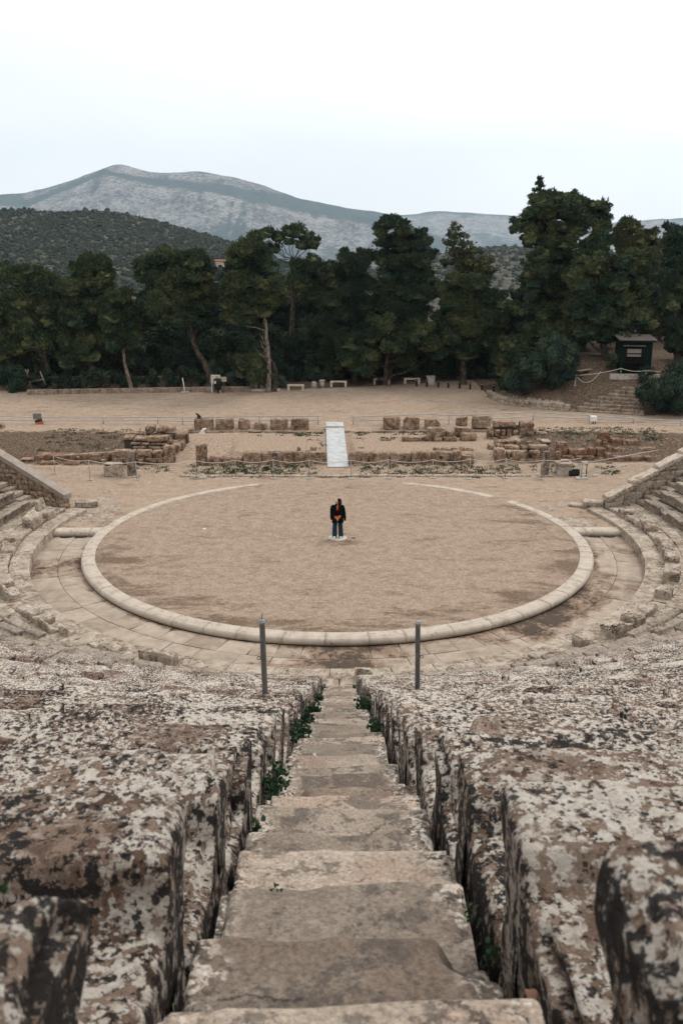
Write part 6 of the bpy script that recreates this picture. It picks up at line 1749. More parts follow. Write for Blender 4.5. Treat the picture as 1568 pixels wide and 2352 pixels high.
tree('pine_tree', 'bushy dark pine cut off by the left picture edge', 38.0, p1([(30, 1110), (20, 900), (0, 700), (-10, 560)]),
     c1([(-10, 540, 45, 50), (-40, 600, 60, 60), (10, 650, 40, 60), (-20, 740, 70, 60), (20, 840, 70, 60), (-10, 920, 80, 70), (40, 980, 60, 60), (0, 1050, 80, 60)]), seed=1, r0=.22)
tree('pine_tree', 'broad rounded pine second from the left edge with leaning trunk', 36.5, p1([(250, 1112), (228, 1030), (205, 950), (190, 830), (160, 680), (140, 560)]),
     c1([(60, 570, 52, 45), (150, 552, 55, 36), (105, 600, 60, 40), (190, 640, 100, 50), (110, 690, 80, 50), (250, 660, 55, 45), (200, 720, 80, 50), (240, 780, 60, 50), (130, 800, 70, 60), (180, 870, 80, 55), (90, 900, 60, 60), (240, 900, 50, 55)]), seed=2, r0=.2)
tree('pine_tree', 'tall narrow pine with domed top, left of small leaning pine', 36.0, p1([(478, 1126), (450, 1060), (425, 1010), (400, 880), (395, 700), (410, 540)]),
     c1([(430, 528, 78, 36), (375, 560, 60, 45), (470, 575, 50, 50), (350, 620, 62, 50), (430, 630, 80, 50), (480, 640, 40, 40), (380, 690, 90, 50), (450, 710, 60, 45), (320, 770, 60, 50), (390, 780, 80, 55), (350, 850, 80, 60), (430, 860, 60, 60), (300, 880, 60, 60), (400, 940, 80, 60), (330, 960, 60, 55)]), seed=3, r0=.19)
tree('pine_tree', 'smaller slender pine with pale leaning trunk before the taller ones', 34.2, p1([(608, 1124), (590, 1050), (572, 980), (562, 880), (560, 760), (562, 680)]),
     c1([(560, 672, 62, 40), (515, 710, 45, 42), (600, 720, 35, 42), (545, 760, 70, 45), (600, 790, 40, 45), (510, 810, 48, 42), (570, 840, 62, 45), (610, 870, 35, 40), (530, 890, 50, 40)]), seed=4, r0=.14, mats=('pine_foliage', 'pale_bark'))
tree('pine_tree', 'wide umbrella pine with strongly curved trunk behind the white board', 34.6, p1([(985, 1124), (965, 1040), (940, 980), (905, 930), (885, 870), (880, 810), (860, 740), (830, 640)]),
     c1([(680, 520, 66, 32), (775, 505, 85, 28), (880, 508, 70, 36), (640, 570, 42, 40), (720, 570, 80, 36), (860, 575, 100, 36), (950, 570, 42, 40), (760, 610, 80, 38), (850, 640, 90, 40), (960, 640, 45, 45), (790, 690, 90, 45), (900, 700, 80, 45), (960, 720, 40, 40), (730, 740, 60, 45), (820, 760, 80, 40), (700, 660, 55, 42), (930, 775, 48, 36)]), seed=5, r0=.23)
tree('pine_tree', 'large layered pine with bare pale lower trunk at the plaza edge', 33.4, p1([(1232, 1124), (1236, 1040), (1235, 960), (1224, 860), (1220, 790), (1190, 680), (1160, 540)]),
     c1([(1140, 472, 90, 30), (1210, 490, 52, 38), (1075, 510, 52, 44), (1150, 530, 80, 40), (1240, 540, 50, 45), (1060, 570, 50, 42), (1120, 600, 90, 42), (1220, 610, 80, 42), (1290, 640, 42, 40), (1080, 650, 70, 40), (1180, 670, 90, 40), (1260, 690, 55, 36), (1060, 705, 54, 36), (1140, 730, 80, 38), (1210, 740, 55, 32), (1090, 770, 60, 34)]), seed=6, r0=.17, mats=('pine_foliage', 'pale_bark'),
     dead=[(d[0] / 2, 344.5 + d[1] / 2, d[2] / 2, 344.5 + d[3] / 2) for d in ((1232, 950, 1185, 940), (1226, 900, 1190, 838), (1228, 930, 1200, 900), (1240, 980, 1205, 945))])
tree('pine_tree', 'low bushy pine limb mass hanging beside the pale bare trunk', 33.9, p1([(1258, 1112), (1262, 1040), (1255, 990), (1240, 960)]),
     c1([(1120, 985, 48, 36), (1180, 990, 60, 42), (1110, 1020, 42, 32), (1170, 1030, 62, 32), (1225, 1030, 38, 32), (1150, 960, 40, 26)]), seed=7, r0=.26, depth=.5)
tree('pine_tree', 'flat topped umbrella pine with visible branches against the mountain', 41.0, p1([(1330, 1090), (1340, 900), (1345, 700), (1340, 560), (1345, 500)]),
     c1([(1180, 405, 46, 36), (1225, 385, 40, 24), (1270, 400, 42, 28), (1345, 380, 58, 26), (1400, 395, 38, 30), (1440, 430, 34, 34), (1320, 420, 30, 22), (1205, 440, 42, 24), (1260, 455, 34, 22), (1400, 440, 40, 22), (1440, 500, 40, 30), (1400, 550, 70, 40), (1470, 560, 50, 40), (1380, 610, 70, 40), (1440, 640, 60, 45)]), seed=8, r0=.26, core=True, dens=1.0, depth=.45)
tree('pine_tree', 'dark rounded pine in the gap left of the tallest middle pine', 39.0, p2([(60, 1080), (60, 900), (50, 700), (60, 540)]),
     c2([(-60, 560, 60, 50), (20, 492, 42, 38), (110, 490, 48, 36), (60, 545, 70, 45), (-20, 600, 60, 50), (110, 600, 50, 50), (40, 650, 80, 50), (-40, 690, 60, 50), (100, 710, 60, 50), (20, 760, 80, 50), (-60, 800, 60, 60), (90, 830, 70, 60), (10, 880, 80, 60), (60, 950, 90, 60), (-40, 960, 70, 60)]), seed=9, r0=.22, mats=('dark_foliage', 'pine_bark'),
     dead=[(784 + d[0] / 2, 344.5 + d[1] / 2, 784 + d[2] / 2, 344.5 + d[3] / 2) for d in ((45, 775, 48, 690), (45, 770, 30, 700), (110, 780, 75, 690))])
tree('pine_tree', 'tallest middle pine, dark and ragged against the mountain', 38.5, p2([(215, 1080), (225, 900), (245, 730), (285, 640), (280, 520), (260, 380)]),
     c2([(235, 338, 64, 26), (180, 370, 36, 40), (290, 370, 60, 36), (375, 385, 30, 36), (200, 420, 52, 38), (280, 440, 70, 40), (360, 440, 48, 40), (415, 475, 26, 28), (200, 490, 46, 40), (270, 510, 70, 42), (360, 510, 60, 40), (220, 560, 50, 40), (310, 580, 90, 42), (390, 580, 42, 38), (260, 640, 80, 45), (350, 660, 70, 45), (190, 660, 50, 45), (230, 730, 70, 50), (330, 740, 70, 50)]), seed=10, r0=.24, mats=('dark_foliage', 'pine_bark'))
tree('pine_tree', 'slim open lighter pine with airy crown right of tallest middle one', 42.0, p2([(580, 1060), (575, 850), (580, 640), (570, 520), (545, 400)]),
     c2([(520, 355, 30, 26), (500, 390, 26, 26), (540, 390, 30, 26), (505, 430, 40, 24), (565, 432, 40, 22), (540, 470, 50, 26), (610, 470, 36, 22), (500, 515, 38, 22), (570, 520, 60, 26), (655, 500, 40, 26), (620, 545, 60, 26), (680, 555, 30, 24), (560, 570, 50, 26), (650, 590, 46, 24)]), seed=11, r0=.17, mats=('olive_foliage', 'pine_bark'), core=False, dens=.5, depth=.5)
tree('pine_tree', 'wide layered dark pine in front of the slim airy one', 37.5, p2([(560, 1080), (560, 920), (570, 760), (560, 640)]),
     c2([(530, 595, 66, 32), (610, 610, 60, 36), (480, 640, 52, 38), (570, 655, 80, 42), (670, 670, 50, 40), (500, 710, 70, 42), (610, 720, 70, 42), (720, 700, 52, 45), (540, 765, 80, 42), (660, 780, 70, 50), (740, 780, 40, 50), (470, 790, 60, 42), (580, 830, 80, 42), (690, 860, 70, 50), (500, 860, 60, 45), (600, 910, 80, 50)]), seed=12, r0=.24)
tree('pine_tree', 'low bushy pine with rounded hanging layers by the concrete benches', 37.0, p2([(200, 1082), (205, 980), (215, 880)]),
     c2([(360, 820, 66, 34), (310, 850, 40, 36), (420, 860, 50, 38), (360, 890, 80, 42), (250, 890, 60, 40), (60, 890, 70, 42), (120, 930, 60, 42), (40, 960, 60, 42), (270, 970, 60, 40), (190, 800, 60, 42), (130, 860, 50, 38), (220, 860, 50, 40), (100, 1000, 60, 36), (440, 930, 60, 42)]), seed=13, r0=.2, mats=('pine_foliage', 'pine_bark'))
tree('pine_tree', 'giant dense pine towering at the right over the mound', 35.0, p2([(1112, 1012), (1085, 950), (1040, 885), (1035, 800), (1050, 640), (1040, 420)]),
     c2([(905, 235, 45, 36), (980, 232, 62, 28), (1070, 232, 60, 30), (1150, 250, 50, 32), (1210, 275, 34, 34), (860, 280, 40, 42), (940, 290, 60, 40), (1040, 290, 70, 40), (1130, 300, 66, 40), (820, 330, 26, 40), (785, 365, 20, 26), (1215, 330, 42, 42), (890, 345, 52, 42), (980, 350, 62, 42), (1080, 360, 66, 42), (1170, 375, 56, 42), (845, 400, 46, 42), (930, 410, 60, 42), (1030, 420, 66, 42), (1130, 430, 60, 42), (1205, 430, 40, 42),
         (900, 480, 56, 42), (990, 485, 66, 44), (1090, 500, 66, 46), (1170, 500, 52, 42), (920, 550, 60, 42), (1020, 560, 70, 46), (1120, 575, 66, 50), (860, 560, 36, 30), (890, 610, 52, 40), (980, 630, 66, 44), (1080, 640, 70, 50), (860, 670, 50, 42), (940, 690, 60, 44), (1040, 710, 70, 50), (830, 730, 44, 42), (910, 750, 60, 44), (1000, 770, 70, 48), (1090, 740, 60, 48), (860, 800, 56, 44), (950, 830, 70, 48), (850, 870, 60, 48), (930, 900, 70, 48), (1010, 850, 56, 44), (760, 890, 46, 44), (800, 935, 56, 46), (745, 960, 46, 40), (850, 965, 60, 46), (920, 980, 60, 44), (740, 1010, 44, 34), (800, 1020, 50, 36), (990, 930, 60, 46), (1060, 880, 50, 44)]), seed=14, r0=.34, depth=.7)
tree('pine_tree', 'pale tipped pine with exposed roots beside the stone steps', 31.3, p2([(1240, 1080), (1225, 1010), (1210, 930), (1200, 860), (1240, 700), (1290, 520)]),
     c2([(1170, 480, 46, 36), (1110, 500, 40, 34), (1150, 540, 56, 36), (1080, 560, 52, 40), (1330, 490, 52, 28), (1270, 520, 42, 36), (1370, 520, 42, 34), (1310, 550, 66, 40), (1090, 620, 60, 44), (1180, 600, 56, 42), (1260, 610, 60, 44), (1350, 600, 46, 42), (1130, 680, 66, 46), (1220, 690, 66, 46), (1310, 680, 60, 46), (1390, 650, 36, 40), (1080, 740, 60, 46), (1160, 770, 70, 48), (1250, 770, 66, 46), (1340, 760, 60, 46), (1120, 840, 66, 44), (1200, 850, 70, 44), (1270, 840, 50, 38), (1400, 780, 50, 44)]), seed=15, r0=.30, roots=11, depth=.7)
tree('pine_tree', 'reddish tinged pine behind the pale tipped one at right', 44.0, p2([(1330, 1000), (1330, 700), (1330, 500)]),
     c2([(1310, 345, 50, 24), (1350, 365, 36, 28), (1280, 390, 46, 36), (1350, 410, 46, 36), (1410, 400, 40, 28), (1440, 430, 30, 32), (1300, 440, 60, 42), (1390, 470, 52, 42), (1440, 500, 40, 42), (1430, 580, 52, 52), (1420, 680, 52, 52), (1430, 780, 52, 60)]), seed=16, r0=.24, mats=('olive_foliage', 'pine_bark'))
tree('pine_tree', 'tall dark pine cut off by the right picture edge', 30.5, p2([(1545, 1010), (1530, 850), (1540, 650), (1560, 450)]),
     c2([(1545, 370, 52, 36), (1500, 410, 30, 42), (1560, 440, 60, 42), (1510, 500, 46, 46), (1580, 520, 60, 46), (1500, 590, 40, 46), (1560, 610, 66, 50), (1520, 690, 52, 50), (1590, 710, 60, 50), (1510, 790, 42, 50), (1570, 810, 60, 50), (1540, 890, 50, 40), (1600, 900, 60, 50), (1650, 600, 80, 80), (1660, 760, 80, 80), (1640, 450, 70, 70)]), seed=17, r0=.3, mats=('dark_foliage', 'pine_bark'))
tree('conifer_sapling', 'thin spire like treetop rising above the giant right pine', 43.0, p2([(912, 900), (910, 500), (910, 140)]),
     c2([(910, 135, 7, 12), (905, 155, 13, 12), (918, 172, 17, 11), (898, 188, 16, 11), (928, 200, 18, 10), (905, 212, 22, 12), (930, 225, 24, 12)]), seed=18, r0=.1, core=False, dens=.6, size=.13, depth=.2)

# second row of trees filling the wood behind: each its own crown
rgk = random.Random(61)
for k in range(34):
    xd = -40 + k * 49 + rgk.uniform(-18, 18)
    if 1000 < xd < 1232: continue
    Y = rgk.uniform(44, 58); top = rgk.uniform(640, 690)
    if xd < 540: top = rgk.uniform(655, 705)
    if 1175 <= xd: top = rgk.uniform(560, 640)
    cl = []
    for y in np.arange(top + 18, 905, 24):
        w = 34 + 22 * min(1, (y - top) / 70)
        for j in range(2): cl.append((xd + rgk.uniform(-w, w), y + rgk.uniform(-8, 8), rgk.uniform(22, 34), rgk.uniform(17, 25)))
    tree('pine_tree', 'dark pine of the dense wood behind the front row of trees', Y, [(xd, 905), (xd + rgk.uniform(-8, 8), 780), (xd, top + 20)], cl, mats=(rgk.choice(['dark_foliage', 'dark_foliage', 'dark_foliage', 'pine_foliage']), 'pine_bark'), seed=100 + k, size=.22, dens=.6, depth=.25, group='trees of the wood behind')
for k, (xd, top, Y) in enumerate(((150, 672, 47), (712, 664, 50), (60, 672, 49), (640, 668, 52), (300, 690, 46), (470, 690, 48))):
    cl = []
    for y in np.arange(top + 16, 900, 24):
        for j in range(2): cl.append((xd + rgk.uniform(-34, 34), y + rgk.uniform(-8, 8), rgk.uniform(24, 34), rgk.uniform(18, 25)))
    tree('pine_tree', 'dark pine of the dense wood behind the front row of trees', Y, [(xd, 905), (xd, 780), (xd, top + 20)], cl, mats=('dark_foliage', 'pine_bark'), seed=180 + k, size=.2, dens=.6, depth=.25, group='trees of the wood behind')
# lower trees standing in the gap towards the hill
for k, (xd, top, Y, m) in enumerate(((1035, 700, 50, 'dark_foliage'), (1085, 690, 56, 'olive_foliage'), (1130, 694, 62, 'olive_foliage'), (1172, 700, 52, 'dark_foliage'), (1110, 740, 47, 'dark_foliage'), (1150, 745, 45, 'olive_foliage'))):
    cl = []
    for y in np.arange(top + 12, 900, 22):
        for j in range(2): cl.append((xd + rgk.uniform(-32, 32), y + rgk.uniform(-8, 8), rgk.uniform(17, 26), rgk.uniform(14, 20)))
    tree('small_tree', 'low scrubby tree in the opening below the far right hill', Y, [(xd, 900), (xd, top + 20)], cl, mats=(m, 'pine_bark'), seed=150 + k, size=.22, dens=.55, depth=.25, group='low trees in the opening')

# bushes at the foot of the trees
def bush(label, xd, yb, w, h, Y=None, mat='bush_foliage', seed=0, group='bushes under the pines', size=.13, n=7, dens=.75, z=None):
    g = np.random.default_rng(seed + 900)
    p = mound_at(xd, yb) if Y is None else at(xd, yb, Y)
    Y = p[1]; zb = gz(p[0], Y)
    sx = (at(xd + w, yb, Y) - at(xd - w, yb, Y))[0] / 2; sz = (at(xd, yb - h, Y) - at(xd, yb, Y))[2]
    root = thing('bush', label, 'bush', (p[0], Y, zb), group)
    mb = MB(); st = MB()
    for k in range(n):
        hh = g.random(); c = np.array([p[0] + g.uniform(-.75, .75) * sx * (1.1 - .6 * hh), Y + g.uniform(-.6, .6) * sx, zb + sz * (.18 + .64 * hh)])
        q_ = g.uniform(.26, .46); rad = (sx * q_, sx * q_, min(sx * q_ * g.uniform(.8, 1.3), sz * .34))
        heart(mb, c, tuple(x * .78 for x in rad), g, seed + k)
        mb.add(*clump_leaves(c, rad, g, dens, size, seed * 7 + k, up=.3, tuft=False))
        st.add(*limb((p[0] + g.uniform(-.1, .1), Y, zb - .1), c, .04, .012, g, n=5))
    mb.build('foliage', M[mat], root, smooth=False); st.build('stems', M['pine_bark'], root)
rgk = random.Random(73)
for k in range(40):
    xd = -20 + k * 31 + rgk.uniform(-10, 10)
    if xd > 1175: break
    Y = rgk.uniform(38.0, 41.5) + (max(0, xd - 600) / 560) * 3.5
    if 640 < xd < 1120: Y = max(Y, 41.0)
    bush('dark leafy bush in the shade at the foot of the pines', xd, 894, rgk.uniform(34, 48), rgk.uniform(95, 190), Y, rgk.choice(['bush_foliage', 'dark_foliage', 'dark_foliage', 'dark_foliage', 'pine_foliage']), 200 + k, dens=.6, size=.17, n=11)
for k in range(26):
    xd = 66 + k * 21 + rgk.uniform(-7, 7)
    bush('low ivy covered bush growing close behind the low wall', xd, 900, rgk.uniform(16, 24), rgk.uniform(26, 52), rgk.uniform(34.6, 36.4), rgk.choice(['bush_foliage', 'dark_foliage', 'dark_foliage']), 400 + k, 'low bushes behind the low wall', n=6, dens=.6, size=.15)
for k in range(24):
    xd = 640 + k * 22 + rgk.uniform(-7, 7)
    bush('low bush in deep shade behind the concrete benches', xd, 885, rgk.uniform(16, 24), rgk.uniform(26, 48), 39.0 + k * .09, rgk.choice(['bush_foliage', 'dark_foliage', 'dark_foliage']), 440 + k, 'low bushes behind the benches', n=6, dens=.6, size=.15)
bush('dense dark bush at left edge where the low wall starts', 20, 912, 42, 60, 34.0, 'bush_foliage', 301, None)
bush('bright green bush at far left beside the pole frame', 40, 908, 26, 30, 33.2, 'weed_foliage', 302, None)
bush('pale grey green bush right of the information board', 545, 898, 38, 42, 36.0, 'grey_foliage', 303, None)
bush('small grey green bush beside the twin pine trunk', 645, 896, 22, 22, 36.0, 'grey_foliage', 304, None)
bush('big dark round bush at the start of the retaining wall', 1208, 908, 50, 100, None, 'bush_foliage', 305, None, n=14)
bush('spiky lighter bush just behind the curved retaining wall end', 1168, 896, 26, 44, None, 'weed_foliage', 306, None)
bush('dark bush on mound slope left of the wooden bench', 1265, 896, 48, 110, None, 'bush_foliage', 307, None, n=14)
bush('tall dark bush between giant pine and wooden bench', 1298, 866, 40, 90, None, 'dark_foliage', 308, None, n=12)
for k, (xd, yb, w, h) in enumerate(((1145, 885, 30, 110), (1180, 880, 34, 150), (1225, 872, 36, 120), (1262, 860, 40, 150), (1300, 850, 36, 120), (1335, 836, 44, 150), (1380, 832, 44, 150), (1425, 815, 44, 120), (1510, 832, 44, 150), (1550, 838, 50, 170), (1590, 850, 50, 180))):
    bush('tall dark undergrowth on the shaded mound behind the bench and kiosk', xd, yb, w, h, 36.5 + (k % 3) * 1.2 if k < 7 else 39.5, rgk.choice(['dark_foliage', 'bush_foliage', 'dark_foliage']), 330 + k, 'undergrowth on the mound', size=.17, n=13, dens=.6)
for k, (xd, yb, w, h) in enumerate(((1222, 900, 36, 84), (1238, 880, 40, 100), (1252, 866, 40, 90), (1285, 886, 34, 74), (1282, 866, 40, 100), (1192, 896, 34, 80))):
    bush('dark bush among several crowding the mound slope behind retaining wall', xd, yb, w, h, None, rgk.choice(['dark_foliage', 'bush_foliage', 'dark_foliage', 'pine_foliage']), 360 + k, 'bushes crowding the mound slope', n=10, dens=.7)
bush('leafy bush before the right corner of the kiosk', 1486, 874, 24, 28, None, 'bush_foliage', 309, None)
bush('wide dark bush at right of the stone steps', 1528, 950, 52, 84, None, 'bush_foliage', 310, None, n=14)
bush('loose green bush above the top of the stone steps', 1500, 908, 44, 40, None, 'bush_foliage', 311, None, n=10, dens=.45)
bush('dark bush beside the kiosk at the right picture edge', 1560, 900, 44, 70, None, 'dark_foliage', 312, None, n=12)
bush('small leafy bush left of the kiosk by the trunk', 1408, 850, 20, 40, None, 'dark_foliage', 313, None)
bush('orange flowering bush deep in shade at left', 232, 862, 14, 20, 39.0, 'flower_orange', 314, None, n=4, dens=.25)

# ---- weeds in the joint between the steps and the seats
def weed(x, y, z, s, label, seed, n=60, leaf=.045):
    g = np.random.default_rng(seed); pos = np.c_[g.normal(size=n) * s * .4 + x, g.normal(size=n) * s * .75 + y, z + np.abs(g.normal(size=n)) * s * .5]
    ax = np.c_[g.normal(size=n) * .6, g.normal(size=n) * .6, np.full(n, .7)]; ax /= np.linalg.norm(ax, axis=1, keepdims=True)
    v, f = sprays(pos, ax, leaf * g.uniform(.7, 1.6, n), leaf * g.uniform(.6, 1.2, n), g)
    return single(MB().add(v, f), 'weed', M['weed_foliage'], label, 'weed', 'weeds along the stairway', smooth=False, origin=(x, y, z))
def step_z(r): return stair_line(r)
def stair_hit(xd, yd):
    for Y in np.arange(-36.8, -13.0, 0.01):
        p = at(xd, yd, Y)
        if p[2] <= stair_line(-Y): return p
    return at(xd, yd, -15.5)
spots = [(-1, 557, 1893, .04, 40, .020), (-1, 603, 1806, .085, 190, .017), (-1, 608, 1772, .05, 80, .02), (-1, 697, 1686, .10, 170, .032), (-1, 706, 1656, .10, 170, .032), (-1, 718, 1632, .11, 170, .032), (-1, 728, 1604, .10, 150, .032), (-1, 736, 1580, .09, 110, .03),
         (1, 1140, 2165, .022, 26, .010), (1, 1122, 2070, .025, 30, .010), (1, 868, 1674, .09, 120, .032), (1, 838, 1624, .14, 170, .045), (1, 820, 1566, .09, 70, .03)]
cl = cr = 0
for k, (sd, xd, yd, s, n, lf) in enumerate(spots):
    p = stair_hit(xd, yd); r = -p[1]
    if sd < 0: cl += 1; lab = 'green weed tuft along the left joint of the stairway, %s from the bottom of picture' % ORD[cl - 1]
    else: cr += 1; lab = 'green weed tuft along the right joint of the stairway, %s from the bottom of picture' % ORD[cr - 1]
    weed(XO + sd * (hw(r) - .05), p[1], step_z(r) - .05, s, lab, 30 + k, n, lf)
p = stair_hit(633, 2040)
o = weed(p[0], p[1], p[2], .012, 'tiny green sprig growing from a stair joint in foreground', 77, 12, .008)
p = at(4, 2030, -36.1)
o = weed(p[0], -36.1, p[2] - .012, .006, 'green moss sprig at the left picture edge on foreground block', 78, 26, .006)
g = np.random.default_rng(5)
a = np.linspace(0, 2 * PI, 12, endpoint=False)
lf_ = stair_hit(1221, 2252)
v = np.c_[lf_[0] + .011 * np.cos(a), lf_[1] + .018 * np.sin(a), lf_[2] - .03 + .006 * np.cos(a * 2)]
v = np.concatenate([v, [[lf_[0], lf_[1], lf_[2] - .027]]]); i = np.arange(12); j = (i + 1) % 12
single(MB().add(v, np.c_[i, j, np.full(12, 12)]), 'dry_leaf', M['dry_leaf'], 'curled brown dead leaf in the right stair joint near camera', 'leaf')

# ---- low grass tufts on the stage strip and banks
g = np.random.default_rng(8); P = []
def patch(x0, x1, y0, y1, n, cl=.5):
    c = 0
    while c < n:
        x, y = g.uniform(x0, x1), g.uniform(y0, y1)
        if fbm2(np.array([x]), np.array([y]), 1.4, 3, 12)[0] < cl * .18: continue
        m = g.integers(4, 15); P.append(np.c_[x + g.normal(size=m) * .09, y + g.normal(size=m) * .06]); c += 1
patch(-8.2, -1.2, 11.1, 12.3, 260, -9); patch(1.2, 9.8, 11.1, 12.3, 260, -9); patch(-6.5, -.8, 11.15, 11.9, 30)
patch(-8, 9.8, 10.52, 10.72, 30); patch(-6, -1, 17.4, 18.5, 70); patch(1, 9, 17.6, 18.6, 70); patch(-2.2, -.9, 15.5, 16.3, 6); patch(2.5, 8, 16.0, 17.0, 40); patch(1.0, 1.4, 12, 19, 14)
patch(-17, -10, 13, 18.4, 260, -9); patch(10.5, 19, 15.5, 19, 330, -9); patch(10.5, 13.5, 11.2, 12.4, 50, -9); patch(-12.5, -9, 11.4, 12.3, 30, -9); patch(12.5, 15, 11, 12, 30); patch(-1.0, -.62, 13, 19, 14)
P = np.concatenate(P); zz = ground_h(P[:, 0], P[:, 1])
pos = np.c_[P, zz - .01]; n = len(pos); ax = np.c_[g.normal(size=n) * .7, g.normal(size=n) * .7, np.full(n, .75)]; ax /= np.linalg.norm(ax, axis=1, keepdims=True)
v, f = sprays(pos, ax, g.uniform(.05, .13, n), g.uniform(.03, .06, n), g)
o = struct(MB().add(v, f).build('grass', M['grass_foliage'], smooth=False), 'stuff'); o['label'] = 'low green weeds and grass tufts on the stage ground'; o['category'] = 'grass'
# ================================================================== far land, sky, light, camera
def ridge_pt(xd, yd, Y): return at(xd, yd, Y)
def range_mesh(name, ridge, Y, front, zbase, mat, nx, ny, amp, rough, seed, back=0.5, scrub=None, power=1.0):
    P = np.array([ridge_pt(x, y, Y) for x, y in ridge])
    xs = np.linspace(P[0, 0], P[-1, 0], nx); zr = np.interp(xs, P[:, 0], P[:, 2])
    ker = np.hanning(7); ker /= ker.sum(); zr = np.convolve(np.pad(zr, 3, 'edge'), ker, 'valid')
    zr = zr + amp * .10 * fbm2(xs, xs * 0, rough * 7, 5, seed + 40)
    t = np.concatenate([np.linspace(0, 1, ny), 1 + np.linspace(0, 1, ny // 4)[1:] * back])
    X, T = np.meshgrid(xs, t, indexing='ij'); ZR = np.repeat(zr[:, None], len(t), 1)
    Yw = Y - front + T * front
    h = np.where(T <= 1, T ** power, np.maximum(0, 1 - (T - 1) * 1.4))
    n1 = fbm2(X, Yw, rough, 6, seed); n2 = 1 - 2 * np.abs(fbm2(X * 1.0, Yw * .45, rough * 2.2, 6, seed + 5))
    env = np.clip(np.sin(np.clip(T, 0, 1) * PI), 0, 1) * .9 + .10 * (T > .05)
    Zw = zbase + (ZR - zbase) * h + amp * env * (n1 * .7 + n2 * .5) + amp * .07 * fbm2(X, Yw, rough * 9, 4, seed + 9)
    v, f = gridmesh(X, Yw, Zw)
    at_ = {}
    if scrub is not None: at_ = {'scrub': scrub(X, Yw, T, Zw).ravel()}
    o = struct(MB().add(v, f).build(name, M[mat], attrs=at_)); return o, (X, Yw, Zw)

main = [(-700, 505), (-400, 480), (-150, 455), (0, 447), (60, 442), (100, 434), (160, 416), (205, 398), (245, 384), (268, 378), (292, 382), (330, 395), (370, 400), (410, 398), (450, 395), (480, 396), (510, 401), (545, 410), (600, 428), (640, 442), (690, 460), (740, 468), (790, 478), (840, 484), (880, 491), (930, 510), (1000, 545), (1100, 590), (1300, 640)]
MY = 5200.0
def scrub(X, Y, T, Z=None):
    u, v, _ = proj(np.stack([X, Y, Z], -1)); u = u * PX_; v = v * PX_
    band = np.interp(u, [0, 60, 240, 300, 400, 500, 600, 700, 800, 900, 1000], [452, 470, 395, 410, 424, 432, 452, 472, 490, 515, 545])
    wd = np.interp(u, [0, 100, 240, 420, 560, 900], [18, 5, 5, 11, 15, 22])
    s = .28 + .95 * np.exp(-((v - band) / wd) ** 2) + .30 * sstep(505, 560, v) - .12 * np.exp(-((v - band - 45) / 30) ** 2)
    gul = np.abs(fbm2(u * .020 + v * .004, v * .0035, 1.0, 4, 77))
    return np.clip(s + .45 * sstep(.07, .0, gul) * sstep(0, 25, v - band), 0, 1.3)
PX_ = 1568 / 682
range_mesh('mountain', main, MY, 820, -60, 'mountain_rock', 330, 150, 70, .0011, 3, scrub=scrub, power=.92)
second = [(640, 520), (800, 505), (890, 497), (930, 493), (980, 488), (1020, 486), (1080, 489), (1130, 493), (1175, 497), (1230, 499), (1300, 506), (1380, 512), (1430, 512), (1480, 507), (1530, 503), (1568, 502), (1700, 500), (1900, 512), (2300, 530)]
range_mesh('distant_mountain', second, 7200.0, 900, -60, 'mountain_rock', 260, 100, 60, .0010, 8, scrub=lambda X, Y, T, Z: np.clip(.5 - .6 * np.exp(-((T - .6) / .2) ** 2) + .35 * sstep(.85, 1, T), 0, 1), power=.8)
hl = [(-700, 520), (-300, 490), (-100, 482), (0, 481), (60, 483), (120, 486), (160, 485), (205, 484), (250, 486), (290, 490), (330, 500), (380, 512), (430, 526), (480, 540), (530, 555), (580, 572), (650, 600), (760, 640)]
_, hillL = range_mesh('scrub_hill', hl, 760.0, 230, -16, 'scrub_land', 150, 70, 4, .006, 13, power=.9)
hr = [(760, 640), (900, 608), (980, 588), (1040, 577), (1080, 570), (1130, 565), (1180, 565), (1240, 568), (1320, 574), (1420, 585), (1568, 600), (1800, 630)]
_, hillR = range_mesh('scrub_hill', hr, 900.0, 330, -16, 'scrub_land', 130, 70, 4, .006, 19, power=.9)
def blobs(hills, n, smin, smax, seed, xr=None):
    g = np.random.default_rng(seed); X, Y, Z = hills; mb = MB(); nx, ny = X.shape
    ny0 = int(ny * .80)
    base_v, base_f = loft([(0, 0, -.6, .55, .55), (0, 0, -.1, 1, 1), (0, 0, .45, .86, .86), (0, 0, .85, .4, .4)], 7)
    k = 0
    I = g.integers(0, nx - 1, n * 3); J = g.integers(0, ny0, n * 3); A = g.random((n * 3, 2))
    for i, j, (a, b) in zip(I, J, A):
        if k >= n: break
        x = X[i, j] + (X[i + 1, j] - X[i, j]) * a; y = Y[i, j] + (Y[i, j + 1] - Y[i, j]) * b; z = Z[i, j] * (1 - a) * (1 - b) + Z[i + 1, j] * a * (1 - b) + Z[i, j + 1] * (1 - a) * b + Z[i + 1, j + 1] * a * b
        u, v_, _z = proj(np.array([x, y, z]))
        if u < -60 or u > 742 or v_ > 300: continue
        s = g.uniform(smin, smax) * (1.0 + .8 * (g.random() < .12))
        nz = 1 + .25 * g.normal(size=len(base_v))
        v = base_v * np.array([s, s, s * g.uniform(.7, 1.1)]) * nz[:, None] + np.array([x, y, z + .3 * s])
        mb.add(v, base_f); k += 1
    return mb
o = struct(blobs(hillL, 7500, .7, 1.5, 3).build('hill_scrub', M['hill_foliage'], smooth=False), 'stuff'); o['label'] = 'dark scrub trees covering the low hill at left'; o['category'] = 'scrub'
o = struct(blobs(hillR, 2200, .9, 1.7, 4).build('hill_scrub', M['hill_foliage'], smooth=False), 'stuff'); o['label'] = 'scattered scrub bushes on the far hill at right'; o['category'] = 'scrub'
